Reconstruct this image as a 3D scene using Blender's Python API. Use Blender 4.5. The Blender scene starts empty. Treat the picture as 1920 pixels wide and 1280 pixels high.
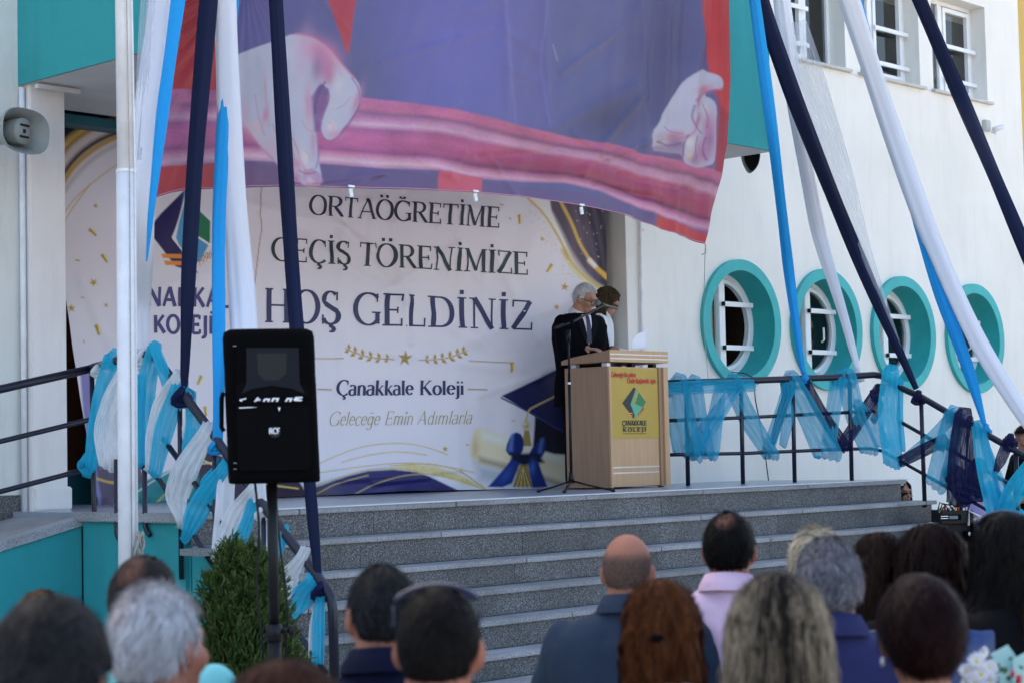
import bpy, bmesh, math, random
import numpy as np
from mathutils import Vector, Matrix
random.seed(7); RNG = np.random.default_rng(7)
S = bpy.context.scene
COL = S.collection

# ------------------------------------------------------------------ camera
F = 3537.0; CX, CY = 960.0, 640.0            # focal length and centre in photograph pixels (1920 x 1280)
PITCH = math.atan(205 / F); ROLL = .022
_x = np.array([.692, -.722, 0.]); _x /= np.linalg.norm(_x)
_f = np.array([-_x[1], _x[0], 0.]); _z = np.array([0, 0, 1.])
FWD = math.cos(PITCH) * _f + math.sin(PITCH) * _z
_u = -math.sin(PITCH) * _f + math.cos(PITCH) * _z
RT = math.cos(ROLL) * _x - math.sin(ROLL) * _u
UP = math.sin(ROLL) * _x + math.cos(ROLL) * _u
EYE = np.array([0, 0, 1.62])
cam_d = bpy.data.cameras.new('camera'); cam = bpy.data.objects.new('camera', cam_d); COL.objects.link(cam)
M = Matrix(((RT[0], UP[0], -FWD[0], EYE[0]), (RT[1], UP[1], -FWD[1], EYE[1]), (RT[2], UP[2], -FWD[2], EYE[2]), (0, 0, 0, 1)))
cam.matrix_world = M
cam_d.sensor_width = 36; cam_d.lens = F / 1920 * 36
cam_d.clip_start = .1; cam_d.clip_end = 2000
cam_d.dof.use_dof = True; cam_d.dof.focus_distance = 15.5; cam_d.dof.aperture_fstop = 4.2
S.camera = cam
# ------------------------------------------------------------------ light
SUN_EL, SUN_AZ = math.radians(42), math.radians(8)
w = bpy.data.worlds.new("World"); S.world = w; w.use_nodes = True
nt = w.node_tree; sky = nt.nodes.new('ShaderNodeTexSky'); sky.sky_type = 'NISHITA'
sky.sun_disc = False; sky.sun_elevation = SUN_EL; sky.sun_rotation = SUN_AZ
sky.air_density = 1.0; sky.dust_density = 4.0; sky.ozone_density = 0.25
bg = nt.nodes['Background']; bg.inputs[1].default_value = .15
nt.links.new(sky.outputs[0], bg.inputs[0])
sun_d = bpy.data.lights.new('sun', 'SUN'); sun_d.energy = 3.2; sun_d.angle = math.radians(.5); sun_d.color = (1, .95, .87)
sun = bpy.data.objects.new('sun', sun_d); COL.objects.link(sun)
sd_ = Vector((math.sin(SUN_AZ) * math.cos(SUN_EL), math.cos(SUN_AZ) * math.cos(SUN_EL), math.sin(SUN_EL)))
sun.rotation_euler = sd_.to_track_quat('Z', 'Y').to_euler(); sun.location = (0, 0, 30)
S.view_settings.view_transform = 'Standard'; S.view_settings.look = 'None'
S.view_settings.gamma = 1; S.view_settings.use_curve_mapping = False
S.view_settings.exposure = 1.9
S.cycles.max_bounces = 6; S.cycles.transparent_max_bounces = 12

# ------------------------------------------------------------------ measuring helpers (camera geometry)
def ray(x, y): return FWD + RT * (x - CX) / F - UP * (y - CY) / F
def onZ(x, y, z): d = ray(x, y); return EYE + d * (z - EYE[2]) / d[2]
def onY(x, y, Y): d = ray(x, y); return EYE + d * (Y - EYE[1]) / d[1]
def onX(x, y, X): d = ray(x, y); return EYE + d * (X - EYE[0]) / d[0]
def onP(x, y, p0, n): d = ray(x, y); return EYE + d * (np.dot(np.array(p0) - EYE, n) / np.dot(d, n))
def atd(x, y, dep): return EYE + ray(x, y) * dep
def vertplane(a, b):
    t = np.array([b[0] - a[0], b[1] - a[1], 0.]); t /= np.linalg.norm(t)
    return np.array([a[0], a[1], 0.]), np.array([t[1], -t[0], 0.])
def lin(r, g, b):
    return tuple(((v / 255) / 12.92 if v <= 10 else (((v / 255) + .055) / 1.055) ** 2.4) for v in (r, g, b))

# ------------------------------------------------------------------ materials
MATS = {}
def mat(name, col, rough=.6, var=.0, vs=6, bump=0., bs=40, metal=0, spec=.5, col2=None, stretch=(1, 1, 1), sheen=0, thresh=None):
    if name in MATS: return MATS[name]
    m = bpy.data.materials.new(name); m.use_nodes = True; t = m.node_tree; b = t.nodes['Principled BSDF']
    b.inputs['Base Color'].default_value = (*col, 1); b.inputs['Roughness'].default_value = rough
    b.inputs['Metallic'].default_value = metal; b.inputs['Specular IOR Level'].default_value = spec
    if sheen: b.inputs['Sheen Weight'].default_value = sheen
    tc = t.nodes.new('ShaderNodeTexCoord'); mp = t.nodes.new('ShaderNodeMapping'); mp.inputs['Scale'].default_value = stretch
    t.links.new(tc.outputs['Object'], mp.inputs[0])
    if var or col2:
        n = t.nodes.new('ShaderNodeTexNoise'); n.inputs['Scale'].default_value = vs; n.inputs['Detail'].default_value = 6
        t.links.new(mp.outputs[0], n.inputs['Vector'])
        r = t.nodes.new('ShaderNodeValToRGB')
        c2 = col2 if col2 else tuple(c * (1 - var) for c in col)
        r.color_ramp.elements[0].position = .3 if thresh is None else thresh[0]; r.color_ramp.elements[1].position = .7 if thresh is None else thresh[1]
        r.color_ramp.elements[0].color = (*c2, 1); r.color_ramp.elements[1].color = (*col, 1)
        t.links.new(n.outputs[0], r.inputs[0]); t.links.new(r.outputs[0], b.inputs['Base Color'])
    if bump:
        n2 = t.nodes.new('ShaderNodeTexNoise'); n2.inputs['Scale'].default_value = bs; n2.inputs['Detail'].default_value = 4
        t.links.new(mp.outputs[0], n2.inputs['Vector'])
        bp = t.nodes.new('ShaderNodeBump'); bp.inputs['Strength'].default_value = bump; bp.inputs['Distance'].default_value = .01
        t.links.new(n2.outputs[0], bp.inputs['Height']); t.links.new(bp.outputs[0], b.inputs['Normal'])
    MATS[name] = m; return m
def plaster(name, col, dirt, amt=.5):
    """painted render: large soft blotches, fine grain, vertical rain streaks"""
    m = mat(name, col, .85, var=.10, vs=.9, bump=.25, bs=120); t = m.node_tree; b = t.nodes['Principled BSDF']
    src = b.inputs['Base Color'].links[0].from_socket
    tc = t.nodes.new('ShaderNodeTexCoord'); mp = t.nodes.new('ShaderNodeMapping'); mp.inputs['Scale'].default_value = (3.1, 3.1, .55)
    t.links.new(tc.outputs['Object'], mp.inputs[0])
    n = t.nodes.new('ShaderNodeTexNoise'); n.inputs['Scale'].default_value = 1.5; n.inputs['Detail'].default_value = 8; n.inputs['Roughness'].default_value = .7
    t.links.new(mp.outputs[0], n.inputs['Vector'])
    r = t.nodes.new('ShaderNodeValToRGB'); r.color_ramp.elements[0].position = .50; r.color_ramp.elements[1].position = .80
    r.color_ramp.elements[0].color = (0, 0, 0, 1); r.color_ramp.elements[1].color = (amt, amt, amt, 1)
    t.links.new(n.outputs[0], r.inputs[0])
    mx = t.nodes.new('ShaderNodeMixRGB'); mx.inputs[2].default_value = (*dirt, 1)
    t.links.new(r.outputs[0], mx.inputs[0]); t.links.new(src, mx.inputs[1]); t.links.new(mx.outputs[0], b.inputs['Base Color'])
    return m
def vcmat(name, rough=.55, trans=0., sheen=0, spec=.4, bump=0, bs=300):
    if name in MATS: return MATS[name]
    m = bpy.data.materials.new(name); m.use_nodes = True; t = m.node_tree; b = t.nodes['Principled BSDF']
    a = t.nodes.new('ShaderNodeAttribute'); a.attribute_name = 'col'
    t.links.new(a.outputs['Color'], b.inputs['Base Color']); b.inputs['Roughness'].default_value = rough
    b.inputs['Specular IOR Level'].default_value = spec
    if sheen: b.inputs['Sheen Weight'].default_value = sheen
    if trans:
        tr = t.nodes.new('ShaderNodeBsdfTranslucent'); t.links.new(a.outputs['Color'], tr.inputs[0])
        mx = t.nodes.new('ShaderNodeMixShader'); mx.inputs[0].default_value = trans
        t.links.new(b.outputs[0], mx.inputs[1]); t.links.new(tr.outputs[0], mx.inputs[2])
        t.links.new(mx.outputs[0], t.nodes['Material Output'].inputs[0])
    MATS[name] = m; return m
def tulle(name, col, alpha=.75, trans=.4, solid=False):
    if name in MATS: return MATS[name]
    m = bpy.data.materials.new(name); m.use_nodes = True; t = m.node_tree; b = t.nodes['Principled BSDF']
    b.inputs['Base Color'].default_value = (*col, 1); b.inputs['Roughness'].default_value = .7; b.inputs['Specular IOR Level'].default_value = .2
    tr = t.nodes.new('ShaderNodeBsdfTranslucent'); tr.inputs[0].default_value = (*col, 1)
    mx = t.nodes.new('ShaderNodeMixShader'); mx.inputs[0].default_value = trans
    t.links.new(b.outputs[0], mx.inputs[1]); t.links.new(tr.outputs[0], mx.inputs[2])
    tp = t.nodes.new('ShaderNodeBsdfTransparent'); m2 = t.nodes.new('ShaderNodeMixShader')
    u = t.nodes.new('ShaderNodeUVMap'); mp = t.nodes.new('ShaderNodeMapping'); mp.inputs['Scale'].default_value = (22, 1.2, 1)
    n = t.nodes.new('ShaderNodeTexNoise'); n.inputs['Scale'].default_value = 1.0; n.inputs['Detail'].default_value = 5
    t.links.new(u.outputs[0], mp.inputs[0]); t.links.new(mp.outputs[0], n.inputs['Vector'])
    mr = t.nodes.new('ShaderNodeMapRange'); mr.inputs[1].default_value = .3; mr.inputs[2].default_value = .62
    mr.inputs[3].default_value = max(0, alpha - .16) if not solid else 1; mr.inputs[4].default_value = min(1, alpha + .12)
    t.links.new(n.outputs[0], mr.inputs[0]); t.links.new(mr.outputs[0], m2.inputs[0])
    t.links.new(tp.outputs[0], m2.inputs[1]); t.links.new(mx.outputs[0], m2.inputs[2])
    t.links.new(m2.outputs[0], t.nodes['Material Output'].inputs[0])
    MATS[name] = m; return m
def granite(name, base, lo, hi, sc=118):
    m = bpy.data.materials.new(name); m.use_nodes = True; t = m.node_tree; b = t.nodes['Principled BSDF']
    b.inputs['Roughness'].default_value = .55
    tc = t.nodes.new('ShaderNodeTexCoord'); mp = t.nodes.new('ShaderNodeMapping'); mp.inputs['Location'].default_value = (.0137, .0213, .0071); mp.inputs['Rotation'].default_value = (.5, .4, .3); t.links.new(tc.outputs['Object'], mp.inputs[0])
    n = t.nodes.new('ShaderNodeTexNoise'); n.inputs['Scale'].default_value = sc; n.inputs['Detail'].default_value = 3; n.inputs['Roughness'].default_value = .8
    r = t.nodes.new('ShaderNodeValToRGB'); e = r.color_ramp.elements
    e[0].position = .38; e[0].color = (*lo, 1); e[1].position = .66; e[1].color = (*hi, 1)
    k = e.new(.5); k.color = (*base, 1)
    n2 = t.nodes.new('ShaderNodeTexNoise'); n2.inputs['Scale'].default_value = 2.2; n2.inputs['Detail'].default_value = 6
    r2 = t.nodes.new('ShaderNodeValToRGB'); r2.color_ramp.elements[0].position = .35; r2.color_ramp.elements[1].position = .7
    r2.color_ramp.elements[0].color = (.7, .69, .67, 1); r2.color_ramp.elements[1].color = (1, 1, 1, 1)
    mx = t.nodes.new('ShaderNodeMixRGB'); mx.blend_type = 'MULTIPLY'; mx.inputs[0].default_value = 1
    for q in (n, n2): t.links.new(mp.outputs[0], q.inputs['Vector'])
    t.links.new(n.outputs[0], r.inputs[0]); t.links.new(n2.outputs[0], r2.inputs[0])
    t.links.new(r.outputs[0], mx.inputs[1]); t.links.new(r2.outputs[0], mx.inputs[2])
    oi = t.nodes.new('ShaderNodeObjectInfo'); mr = t.nodes.new('ShaderNodeMapRange'); mr.inputs[3].default_value = .82; mr.inputs[4].default_value = 1.12; t.links.new(oi.outputs['Random'], mr.inputs[0])
    m3 = t.nodes.new('ShaderNodeMixRGB'); m3.blend_type = 'MULTIPLY'; m3.inputs[0].default_value = 1; t.links.new(mx.outputs[0], m3.inputs[1]); t.links.new(mr.outputs[0], m3.inputs[2]); t.links.new(m3.outputs[0], b.inputs['Base Color'])
    MATS[name] = m; return m
def glassmat(name, tint=(.02, .025, .03), ref=.25):
    m = bpy.data.materials.new(name); m.use_nodes = True; t = m.node_tree
    t.nodes.remove(t.nodes['Principled BSDF'])
    g = t.nodes.new('ShaderNodeBsdfGlossy'); g.inputs['Roughness'].default_value = .03
    tp = t.nodes.new('ShaderNodeBsdfTransparent'); tp.inputs[0].default_value = (.75, .8, .8, 1)
    fr = t.nodes.new('ShaderNodeFresnel'); fr.inputs[0].default_value = 1.7
    mx = t.nodes.new('ShaderNodeMixShader'); t.links.new(fr.outputs[0], mx.inputs[0])
    t.links.new(tp.outputs[0], mx.inputs[1]); t.links.new(g.outputs[0], mx.inputs[2])
    t.links.new(mx.outputs[0], t.nodes['Material Output'].inputs[0]); MATS[name] = m; return m

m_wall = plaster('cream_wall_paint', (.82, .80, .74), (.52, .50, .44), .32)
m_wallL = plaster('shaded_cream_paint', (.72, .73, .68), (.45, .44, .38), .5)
m_col = plaster('column_paint', (.82, .785, .75), (.5, .48, .44), .35)
m_teal = plaster('teal_wall_paint', (.024, .315, .335), (.03, .2, .21), .5)
m_teal2 = mat('teal_trim_paint', (.025, .42, .42), .6, var=.14, vs=5, bump=.15, bs=90)
m_teald = mat('dark_teal_panel', (.015, .13, .16), .5, var=.15)
m_soff = mat('soffit_paint', (.62, .61, .58), .9, var=.1, vs=3)
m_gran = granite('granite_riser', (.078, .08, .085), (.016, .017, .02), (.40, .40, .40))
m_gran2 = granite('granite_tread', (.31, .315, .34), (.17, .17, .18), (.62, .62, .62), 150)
m_conc = mat('ramp_screed', (.32, .31, .31), .8, var=.25, vs=4, bump=.2)
m_deck = mat('stage_deck_tile', (.30, .34, .40), .28, var=.12, vs=2, bump=.05)
m_lip = mat('pale_edge_strip', (.66, .69, .72), .5, var=.12, vs=8)
m_navy = mat('navy_rail_paint', (.008, .009, .026), .35, var=.3, vs=14, bump=.08, bs=60)
m_steel = mat('worn_steel', (.28, .28, .29), .4, metal=.7, var=.3)
m_pvc = mat('white_window_plastic', (.80, .82, .84), .35, var=.05)
m_white = mat('white_paint', (.78, .79, .81), .45, var=.14, vs=9, bump=.08, bs=50)
m_black = mat('black_plastic', (.006, .006, .007), .45, spec=.3, bump=.05, bs=200)
m_cover = mat('black_nylon_cover', (.0025, .0025, .003), .9, spec=.05, bump=.2, bs=35)
m_grille = mat('black_grille', (.003, .0032, .0045), .8, spec=.06, bump=.3, bs=700)
m_oak = mat('shaded_beech_laminate', (.38, .23, .14), .42, col2=(.31, .185, .11), vs=3, stretch=(9, 9, .7))  # shading of the lectern sides put into the wood colour, darker than the front
m_oakl = mat('beech_edge', (.56, .345, .185), .4, col2=(.50, .30, .155), vs=3, stretch=(9, 9, .7))
m_alu = mat('aluminium_strip', (.6, .62, .65), .3, metal=.8)
m_room = mat('dark_room', (.02, .017, .015), .95)
m_curt = mat('brown_curtain', (.06, .028, .018), .9, var=.4, vs=4, stretch=(12, 12, .5))
m_door = mat('brown_door_wood', (.10, .035, .015), .4, var=.3, vs=3, stretch=(6, 6, 1))
m_glass = glassmat('window_glass')
m_yell = plaster('ochre_paint', (.62, .42, .12), (.4, .3, .1))
m_horn = mat('grey_horn_plastic', (.30, .33, .31), .5, var=.15, vs=8)
m_rope = mat('grey_rope', (.42, .39, .34), .9, var=.3, vs=60)
m_whtul = tulle('white_tulle', (.82, .84, .86), .86, .35)
m_whdr = tulle('white_drape_cloth', (.84, .85, .90), .97, .3, True)
m_shtul = tulle('sheer_white_tulle', (.60, .66, .74), .42, .4)
m_bltul = tulle('turquoise_tulle', (.03, .50, .74), .88, .4)
m_bltulr = tulle('turquoise_tulle_sheer', (.03, .42, .64), .72, .4)
m_bldr = tulle('sky_blue_drape_cloth', (.03, .42, .84), .97, .35, True)
m_nvtul = tulle('navy_tulle', (.008, .010, .06), .93, .15)
m_nvdr = tulle('navy_drape_cloth', (.007, .013, .048), .98, .15, True)
m_print = vcmat('printed_vinyl', .5, 0, spec=.35)
m_flag = vcmat('printed_satin', .42, .25, spec=.4)
m_hair = vcmat('hair_fibre', .5, 0, spec=.05)
m_leaf = vcmat('shrub_leaf', .6, .15, spec=.3)

# ------------------------------------------------------------------ mesh helpers
class MB:
    def __init__(s): s.v = []; s.f = []; s.c = []
    def add(s, vs, fs):
        o = len(s.v); s.v += [tuple(map(float, p)) for p in vs]; s.f += [tuple(i + o for i in f) for f in fs]; return s
    def box(s, a, b):
        x0, y0, z0 = a; x1, y1, z1 = b
        return s.add([(x0, y0, z0), (x1, y0, z0), (x1, y1, z0), (x0, y1, z0), (x0, y0, z1), (x1, y0, z1), (x1, y1, z1), (x0, y1, z1)],
                     [(0, 3, 2, 1), (4, 5, 6, 7), (0, 1, 5, 4), (1, 2, 6, 5), (2, 3, 7, 6), (3, 0, 4, 7)])
    def obox(s, c, ax, ay, az, h):      # oriented box; ax, ay, az unit axes, h half sizes
        c = np.array(c, float); A = [np.array(q, float) * k for q, k in zip((ax, ay, az), h)]
        vs = [c + A[0] * i + A[1] * j + A[2] * k for k in (-1, 1) for j in (-1, 1) for i in (-1, 1)]
        return s.add(vs, [(0, 2, 3, 1), (4, 5, 7, 6), (0, 1, 5, 4), (1, 3, 7, 5), (3, 2, 6, 7), (2, 0, 4, 6)])
    def tube(s, pts, r, n=10, cap=True):
        P = [np.array(p, float) for p in pts]; m = len(P)
        R = [r] * m if np.isscalar(r) else r; rings = []
        up = None
        for i in range(m):
            t = P[min(i + 1, m - 1)] - P[max(i - 1, 0)]; t = t / (np.linalg.norm(t) + 1e-9)
            if up is None: up = np.array([0, 0, 1.]) if abs(t[2]) < .9 else np.array([1., 0, 0])
            a = np.cross(t, up); a /= np.linalg.norm(a) + 1e-9; b = np.cross(a, t); up = b
            rings.append([P[i] + R[i] * (a * math.cos(2 * math.pi * k / n) + b * math.sin(2 * math.pi * k / n)) for k in range(n)])
        vs = [q for rg in rings for q in rg]
        fs = [(i * n + k, i * n + (k + 1) % n, (i + 1) * n + (k + 1) % n, (i + 1) * n + k) for i in range(m - 1) for k in range(n)]
        if cap: fs += [tuple(reversed(range(n))), tuple(range((m - 1) * n, m * n))]
        return s.add(vs, fs)
    def ell(s, c, r, n=12, rot=None, k=8):
        vs = []; fs = []
        for i in range(k + 1):
            th = math.pi * i / k
            for j in range(n):
                ph = 2 * math.pi * j / n
                p = np.array([r[0] * math.sin(th) * math.cos(ph), r[1] * math.sin(th) * math.sin(ph), r[2] * math.cos(th)])
                if rot is not None: p = rot @ p
                vs.append(np.array(c) + p)
        for i in range(k):
            for j in range(n): fs.append((i * n + j, (i + 1) * n + j, (i + 1) * n + (j + 1) % n, i * n + (j + 1) % n))
        return s.add(vs, fs)
    def loft(s, rings, cap=True):
        n = len(rings[0]); m = len(rings); vs = [q for r in rings for q in r]
        fs = [(i * n + k, i * n + (k + 1) % n, (i + 1) * n + (k + 1) % n, (i + 1) * n + k) for i in range(m - 1) for k in range(n)]
        if cap: fs += [tuple(reversed(range(n))), tuple(range((m - 1) * n, m * n))]
        return s.add(vs, fs)
def root_of(o):
    while o.parent: o = o.parent
    return o
def link(name, me, m=None, parent=None, smooth=False):
    o = bpy.data.objects.new(name, me); COL.objects.link(o)
    if m: me.materials.append(m)
    if smooth: me.polygons.foreach_set('use_smooth', [True] * len(me.polygons))
    if parent is not None:
        L = root_of(parent).location
        if L.length > 0: me.transform(Matrix.Translation(-L))
        o.parent = parent
    return o
def obj(name, mb, m, parent=None, smooth=False, bevel=0, fix=True):
    me = bpy.data.meshes.new(name); me.from_pydata(mb.v, [], mb.f)
    if fix or bevel:
        b = bmesh.new(); b.from_mesh(me)
        if bevel:
            bmesh.ops.remove_doubles(b, verts=b.verts, dist=1e-5)
            bmesh.ops.bevel(b, geom=list(b.edges), offset=bevel, segments=2, affect='EDGES', clamp_overlap=True)
        bmesh.ops.recalc_face_normals(b, faces=b.faces); b.to_mesh(me); b.free()
    return link(name, me, m, parent, smooth)
def arrmesh(name, V, Q, m, parent=None, smooth=False, col=None, uv=None):
    """quick mesh from numpy arrays: V (n,3), Q (m,4), col (n,3) linear"""
    me = bpy.data.meshes.new(name); n, k = len(V), len(Q); c = Q.shape[1]
    me.vertices.add(n); me.vertices.foreach_set('co', np.ascontiguousarray(V, np.float32).ravel())
    me.loops.add(k * c); me.loops.foreach_set('vertex_index', np.ascontiguousarray(Q, np.int32).ravel())
    me.polygons.add(k); me.polygons.foreach_set('loop_start', np.arange(0, k * c, c, dtype=np.int32))
    me.update(calc_edges=True)
    if col is not None:
        a = me.color_attributes.new('col', 'FLOAT_COLOR', 'POINT')
        a.data.foreach_set('color', np.c_[np.clip(col, 0, 1), np.ones(n)].astype(np.float32).ravel())
    if uv is not None:
        l = me.uv_layers.new(name='UVMap'); l.data.foreach_set('uv', uv[Q.ravel()].astype(np.float32).ravel())
    return link(name, me, m, parent, smooth)
def thing(name, label, cat, loc=(0, 0, 0), group=None):
    o = bpy.data.objects.new(name, None); COL.objects.link(o); o.location = tuple(map(float, loc)); o.empty_display_size = .1
    o['label'] = label; o['category'] = cat
    if group: o['group'] = group
    return o
def tag(o, label, cat, group=None):
    o['label'] = label; o['category'] = cat
    if group: o['group'] = group
    return o
def struct(o): o['kind'] = 'structure'; return o
def gridq(nr, nc):
    i = np.arange(nr - 1)[:, None] * nc + np.arange(nc - 1)[None, :]
    return np.stack([i, i + 1, i + nc + 1, i + nc], -1).reshape(-1, 4)
def vnoise(x, y, seed=0):
    r = np.random.default_rng(seed).random((64, 64)); xi = np.floor(x).astype(int); yi = np.floor(y).astype(int)
    fx = x - xi; fy = y - yi; fx = fx * fx * (3 - 2 * fx); fy = fy * fy * (3 - 2 * fy)
    g = lambda a, b: r[a % 64, b % 64]
    return (g(xi, yi) * (1 - fx) + g(xi + 1, yi) * fx) * (1 - fy) + (g(xi, yi + 1) * (1 - fx) + g(xi + 1, yi + 1) * fx) * fy
def fnoise(x, y, seed=0, o=4):
    s = 0; a = .5
    for i in range(o): s = s + a * vnoise(x * 2 ** i, y * 2 ** i, seed + i); a *= .5
    return s

# ------------------------------------------------------------------ setting: ground
H = 1.26                     # stage height
YE = 10.05                   # stage front edge
XL, XR = 7.42, 16.02         # stairs run from XL to XR
YW = 12.0                    # facade plane
TR = .25
g = MB(); g.add([(-400, -400, 0), (400, -400, 0), (400, 400, 0), (-400, 400, 0)], [(0, 1, 2, 3)])
struct(obj('ground', g, mat('courtyard_paving', (.50, .45, .38), .85, var=.25, vs=1.5, bump=.2)))

# ------------------------------------------------------------------ stage and stairs
stage = thing('stage', 'raised entrance landing with grey tiled deck and pale front strip', 'stage', (XL, YE, 0))
b = MB(); b.add([(XL, YE + .002, H - .045), (XR - .02, YE + .002, H - .045), (XR - .02, 12.9, H - .045), (XL, 12.9, H - .045),
                 (XL, YE + .002, H), (XR - .02, YE + .002, H), (XR - .02, 14.2, H), (XL, 14.2, H)][:0] or
                [(XL, YE + .03, H - .06), (XR, YE + .03, H - .06), (XR, 14.3, H - .06), (XL, 14.3, H - .06),
                 (XL, YE + .03, H), (XR, YE + .03, H), (XR, 14.3, H), (XL, 14.3, H)],
                [(4, 5, 6, 7), (0, 1, 5, 4), (1, 2, 6, 5), (3, 0, 4, 7)])
obj('deck', b, m_deck, stage)
b = MB().box((XL - .01, YE - .03, H - .002), (XR, YE + .06, H + .006)); obj('edge_strip', b, m_lip, stage)
b = MB().box((XL, YE + .05, 0), (XL + .06, 11.28, H - .062)); obj('side_wall', b, m_teal, stage)
b = MB().box((XL - .05, YE + .02, H - .06), (XL + .05, 11.32, H + .004)); obj('side_coping', b, m_gran2, stage, bevel=.006)

stairs = thing('staircase', 'wide grey granite staircase leading up to the landing with the podium', 'stairs', (XL, YE - 1.6, 0))
nosb = [947.3, 1000.7, 1059.8, 1114.9, 1174, 1239, 1300]
zs = [H]
for i in range(1, 7):
    zs.append(onY(907, nosb[i], YE - TR * i)[2] + .036)
zs.append(0.0)
xends = [15.98, 16.12, 16.25, 16.35, 16.5, 16.65, 16.8, 17]
TH = .036
for i in range(7):
    y = YE - TR * i; z = zs[i]; zn = zs[i + 1] if i < 6 else 0.0; xr = xends[i]
    cuts = [XL]; x = XL + [.9, .55, 1.12, .34, 1.0, .7, .5][i]
    while x < xr - .4: cuts.append(x); x += random.choice([1.45, 1.5, 1.55])
    cuts.append(xr)
    for k in range(len(cuts) - 1):
        a, c = cuts[k] + .003, cuts[k + 1] - .003; dz = random.uniform(-.0015, .0015)
        y1 = y + .035 if i == 0 else y + TR - .02
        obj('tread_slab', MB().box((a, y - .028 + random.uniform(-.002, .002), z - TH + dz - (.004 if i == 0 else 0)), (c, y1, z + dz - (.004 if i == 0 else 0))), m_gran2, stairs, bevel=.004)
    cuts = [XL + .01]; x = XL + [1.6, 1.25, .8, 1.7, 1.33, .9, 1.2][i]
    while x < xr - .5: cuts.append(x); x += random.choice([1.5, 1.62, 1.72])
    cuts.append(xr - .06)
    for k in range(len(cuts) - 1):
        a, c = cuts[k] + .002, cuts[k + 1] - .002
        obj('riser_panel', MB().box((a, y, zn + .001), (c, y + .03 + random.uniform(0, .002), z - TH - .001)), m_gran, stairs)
    obj('step_core', MB().box((XL + .03, y + .034, 0), (xr - .07, y + TR + .02, z - TH - .006)), m_teal, stairs)
# short slab ends poking out left of the stair at the second step
obj('slab_end', MB().box((XL - .17, YE - .36, zs[1] - .05), (XL - .01, YE - .12, zs[1] - .008)), m_gran2, stairs)

# ramp on the left
YR = 11.30
ramp = thing('ramp', 'sloping access ramp with teal side wall left of the white flagpole', 'ramp', (4.5, YR, 0))
pr = onY(157, 968, YR); pl = onY(0, 1017, YR); sl = (pr[2] - pl[2]) / (pr[0] - pl[0])
xa, xb = XL - 4.5, XL + .0
za, zb = pr[2] + sl * (xa - pr[0]), pr[2] + sl * (xb - pr[0])
def slab(y0, y1, t0, t1, m, n, x0=xa, x1=xb):
    zz = lambda x: pr[2] + sl * (x - pr[0]); q = MB()
    q.add([(x0, y0, zz(x0) - t1), (x1, y0, zz(x1) - t1), (x1, y1, zz(x1) - t1), (x0, y1, zz(x0) - t1),
           (x0, y0, zz(x0) - t0), (x1, y0, zz(x1) - t0), (x1, y1, zz(x1) - t0), (x0, y1, zz(x0) - t0)],
          [(0, 3, 2, 1), (4, 5, 6, 7), (0, 1, 5, 4), (1, 2, 6, 5), (2, 3, 7, 6), (3, 0, 4, 7)])
    return obj(n, q, m, ramp)
slab(YR - .02, YR + .12, -.004, .055, m_gran2, 'edge_slab'); slab(YR + .121, 12.16, 0, .05, m_conc, 'ramp_floor')
zz = lambda x: pr[2] + sl * (x - pr[0])
q = MB(); q.add([(xa, YR, 0), (xb, YR, 0), (xb, YR, zz(xb) - .056), (xa, YR, zz(xa) - .056), (xa, YR + .1, 0), (xb, YR + .1, 0), (xb, YR + .1, zz(xb) - .056), (xa, YR + .1, zz(xa) - .056)],
                [(0, 1, 2, 3), (4, 7, 6, 5), (0, 3, 7, 4), (1, 5, 6, 2), (3, 2, 6, 7)])
obj('side_wall', q, m_teal, ramp)

# ------------------------------------------------------------------ school building
bld = thing('school_building', 'cream school building with teal balcony, four round windows and three upper windows', 'building', (12, YW, 0))
WT = .32
def wall_holes(x0, x1, z0, z1, Y, rects, rounds, thick, m, name='wall'):
    cells = [(a, b, c, d) for a, b, c, d in rects] + [(cx - r * 1.15, cx + r * 1.15, cz - r * 1.15, cz + r * 1.15) for cx, cz, r in rounds]
    xs = sorted({x0, x1, *[c[0] for c in cells], *[c[1] for c in cells]}); zs_ = sorted({z0, z1, *[c[2] for c in cells], *[c[3] for c in cells]})
    q = MB()
    for i in range(len(xs) - 1):
        for k in range(len(zs_) - 1):
            mx, mz = (xs[i] + xs[i + 1]) / 2, (zs_[k] + zs_[k + 1]) / 2
            if any(c[0] < mx < c[1] and c[2] < mz < c[3] for c in cells): continue
            q.add([(xs[i], Y, zs_[k]), (xs[i + 1], Y, zs_[k]), (xs[i + 1], Y, zs_[k + 1]), (xs[i], Y, zs_[k + 1])], [(0, 1, 2, 3)])
    for a, b_, c, d in rects:
        q.add([(a, Y, c), (b_, Y, c), (b_, Y, d), (a, Y, d), (a, Y + thick, c), (b_, Y + thick, c), (b_, Y + thick, d), (a, Y + thick, d)],
              [(0, 1, 5, 4), (1, 2, 6, 5), (2, 3, 7, 6), (3, 0, 4, 7)])
    for cx, cz, r in rounds:
        N = 64; h = r * 1.15; vs = []
        for k in range(N):
            a = 2 * math.pi * k / N; c_, s_ = math.cos(a), math.sin(a); mm = h / max(abs(c_), abs(s_))
            vs += [(cx + r * c_, Y, cz + r * s_), (cx + mm * c_, Y, cz + mm * s_)]
        q.add(vs, [(2 * k, 2 * k + 1, (2 * k + 3) % (2 * N), (2 * k + 2) % (2 * N)) for k in range(N)])
        for sx, sz in ((1, 1), (1, -1), (-1, 1), (-1, -1)):   # little corner triangles
            pass
    return obj(name, q, m, bld, fix=False)
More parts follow.
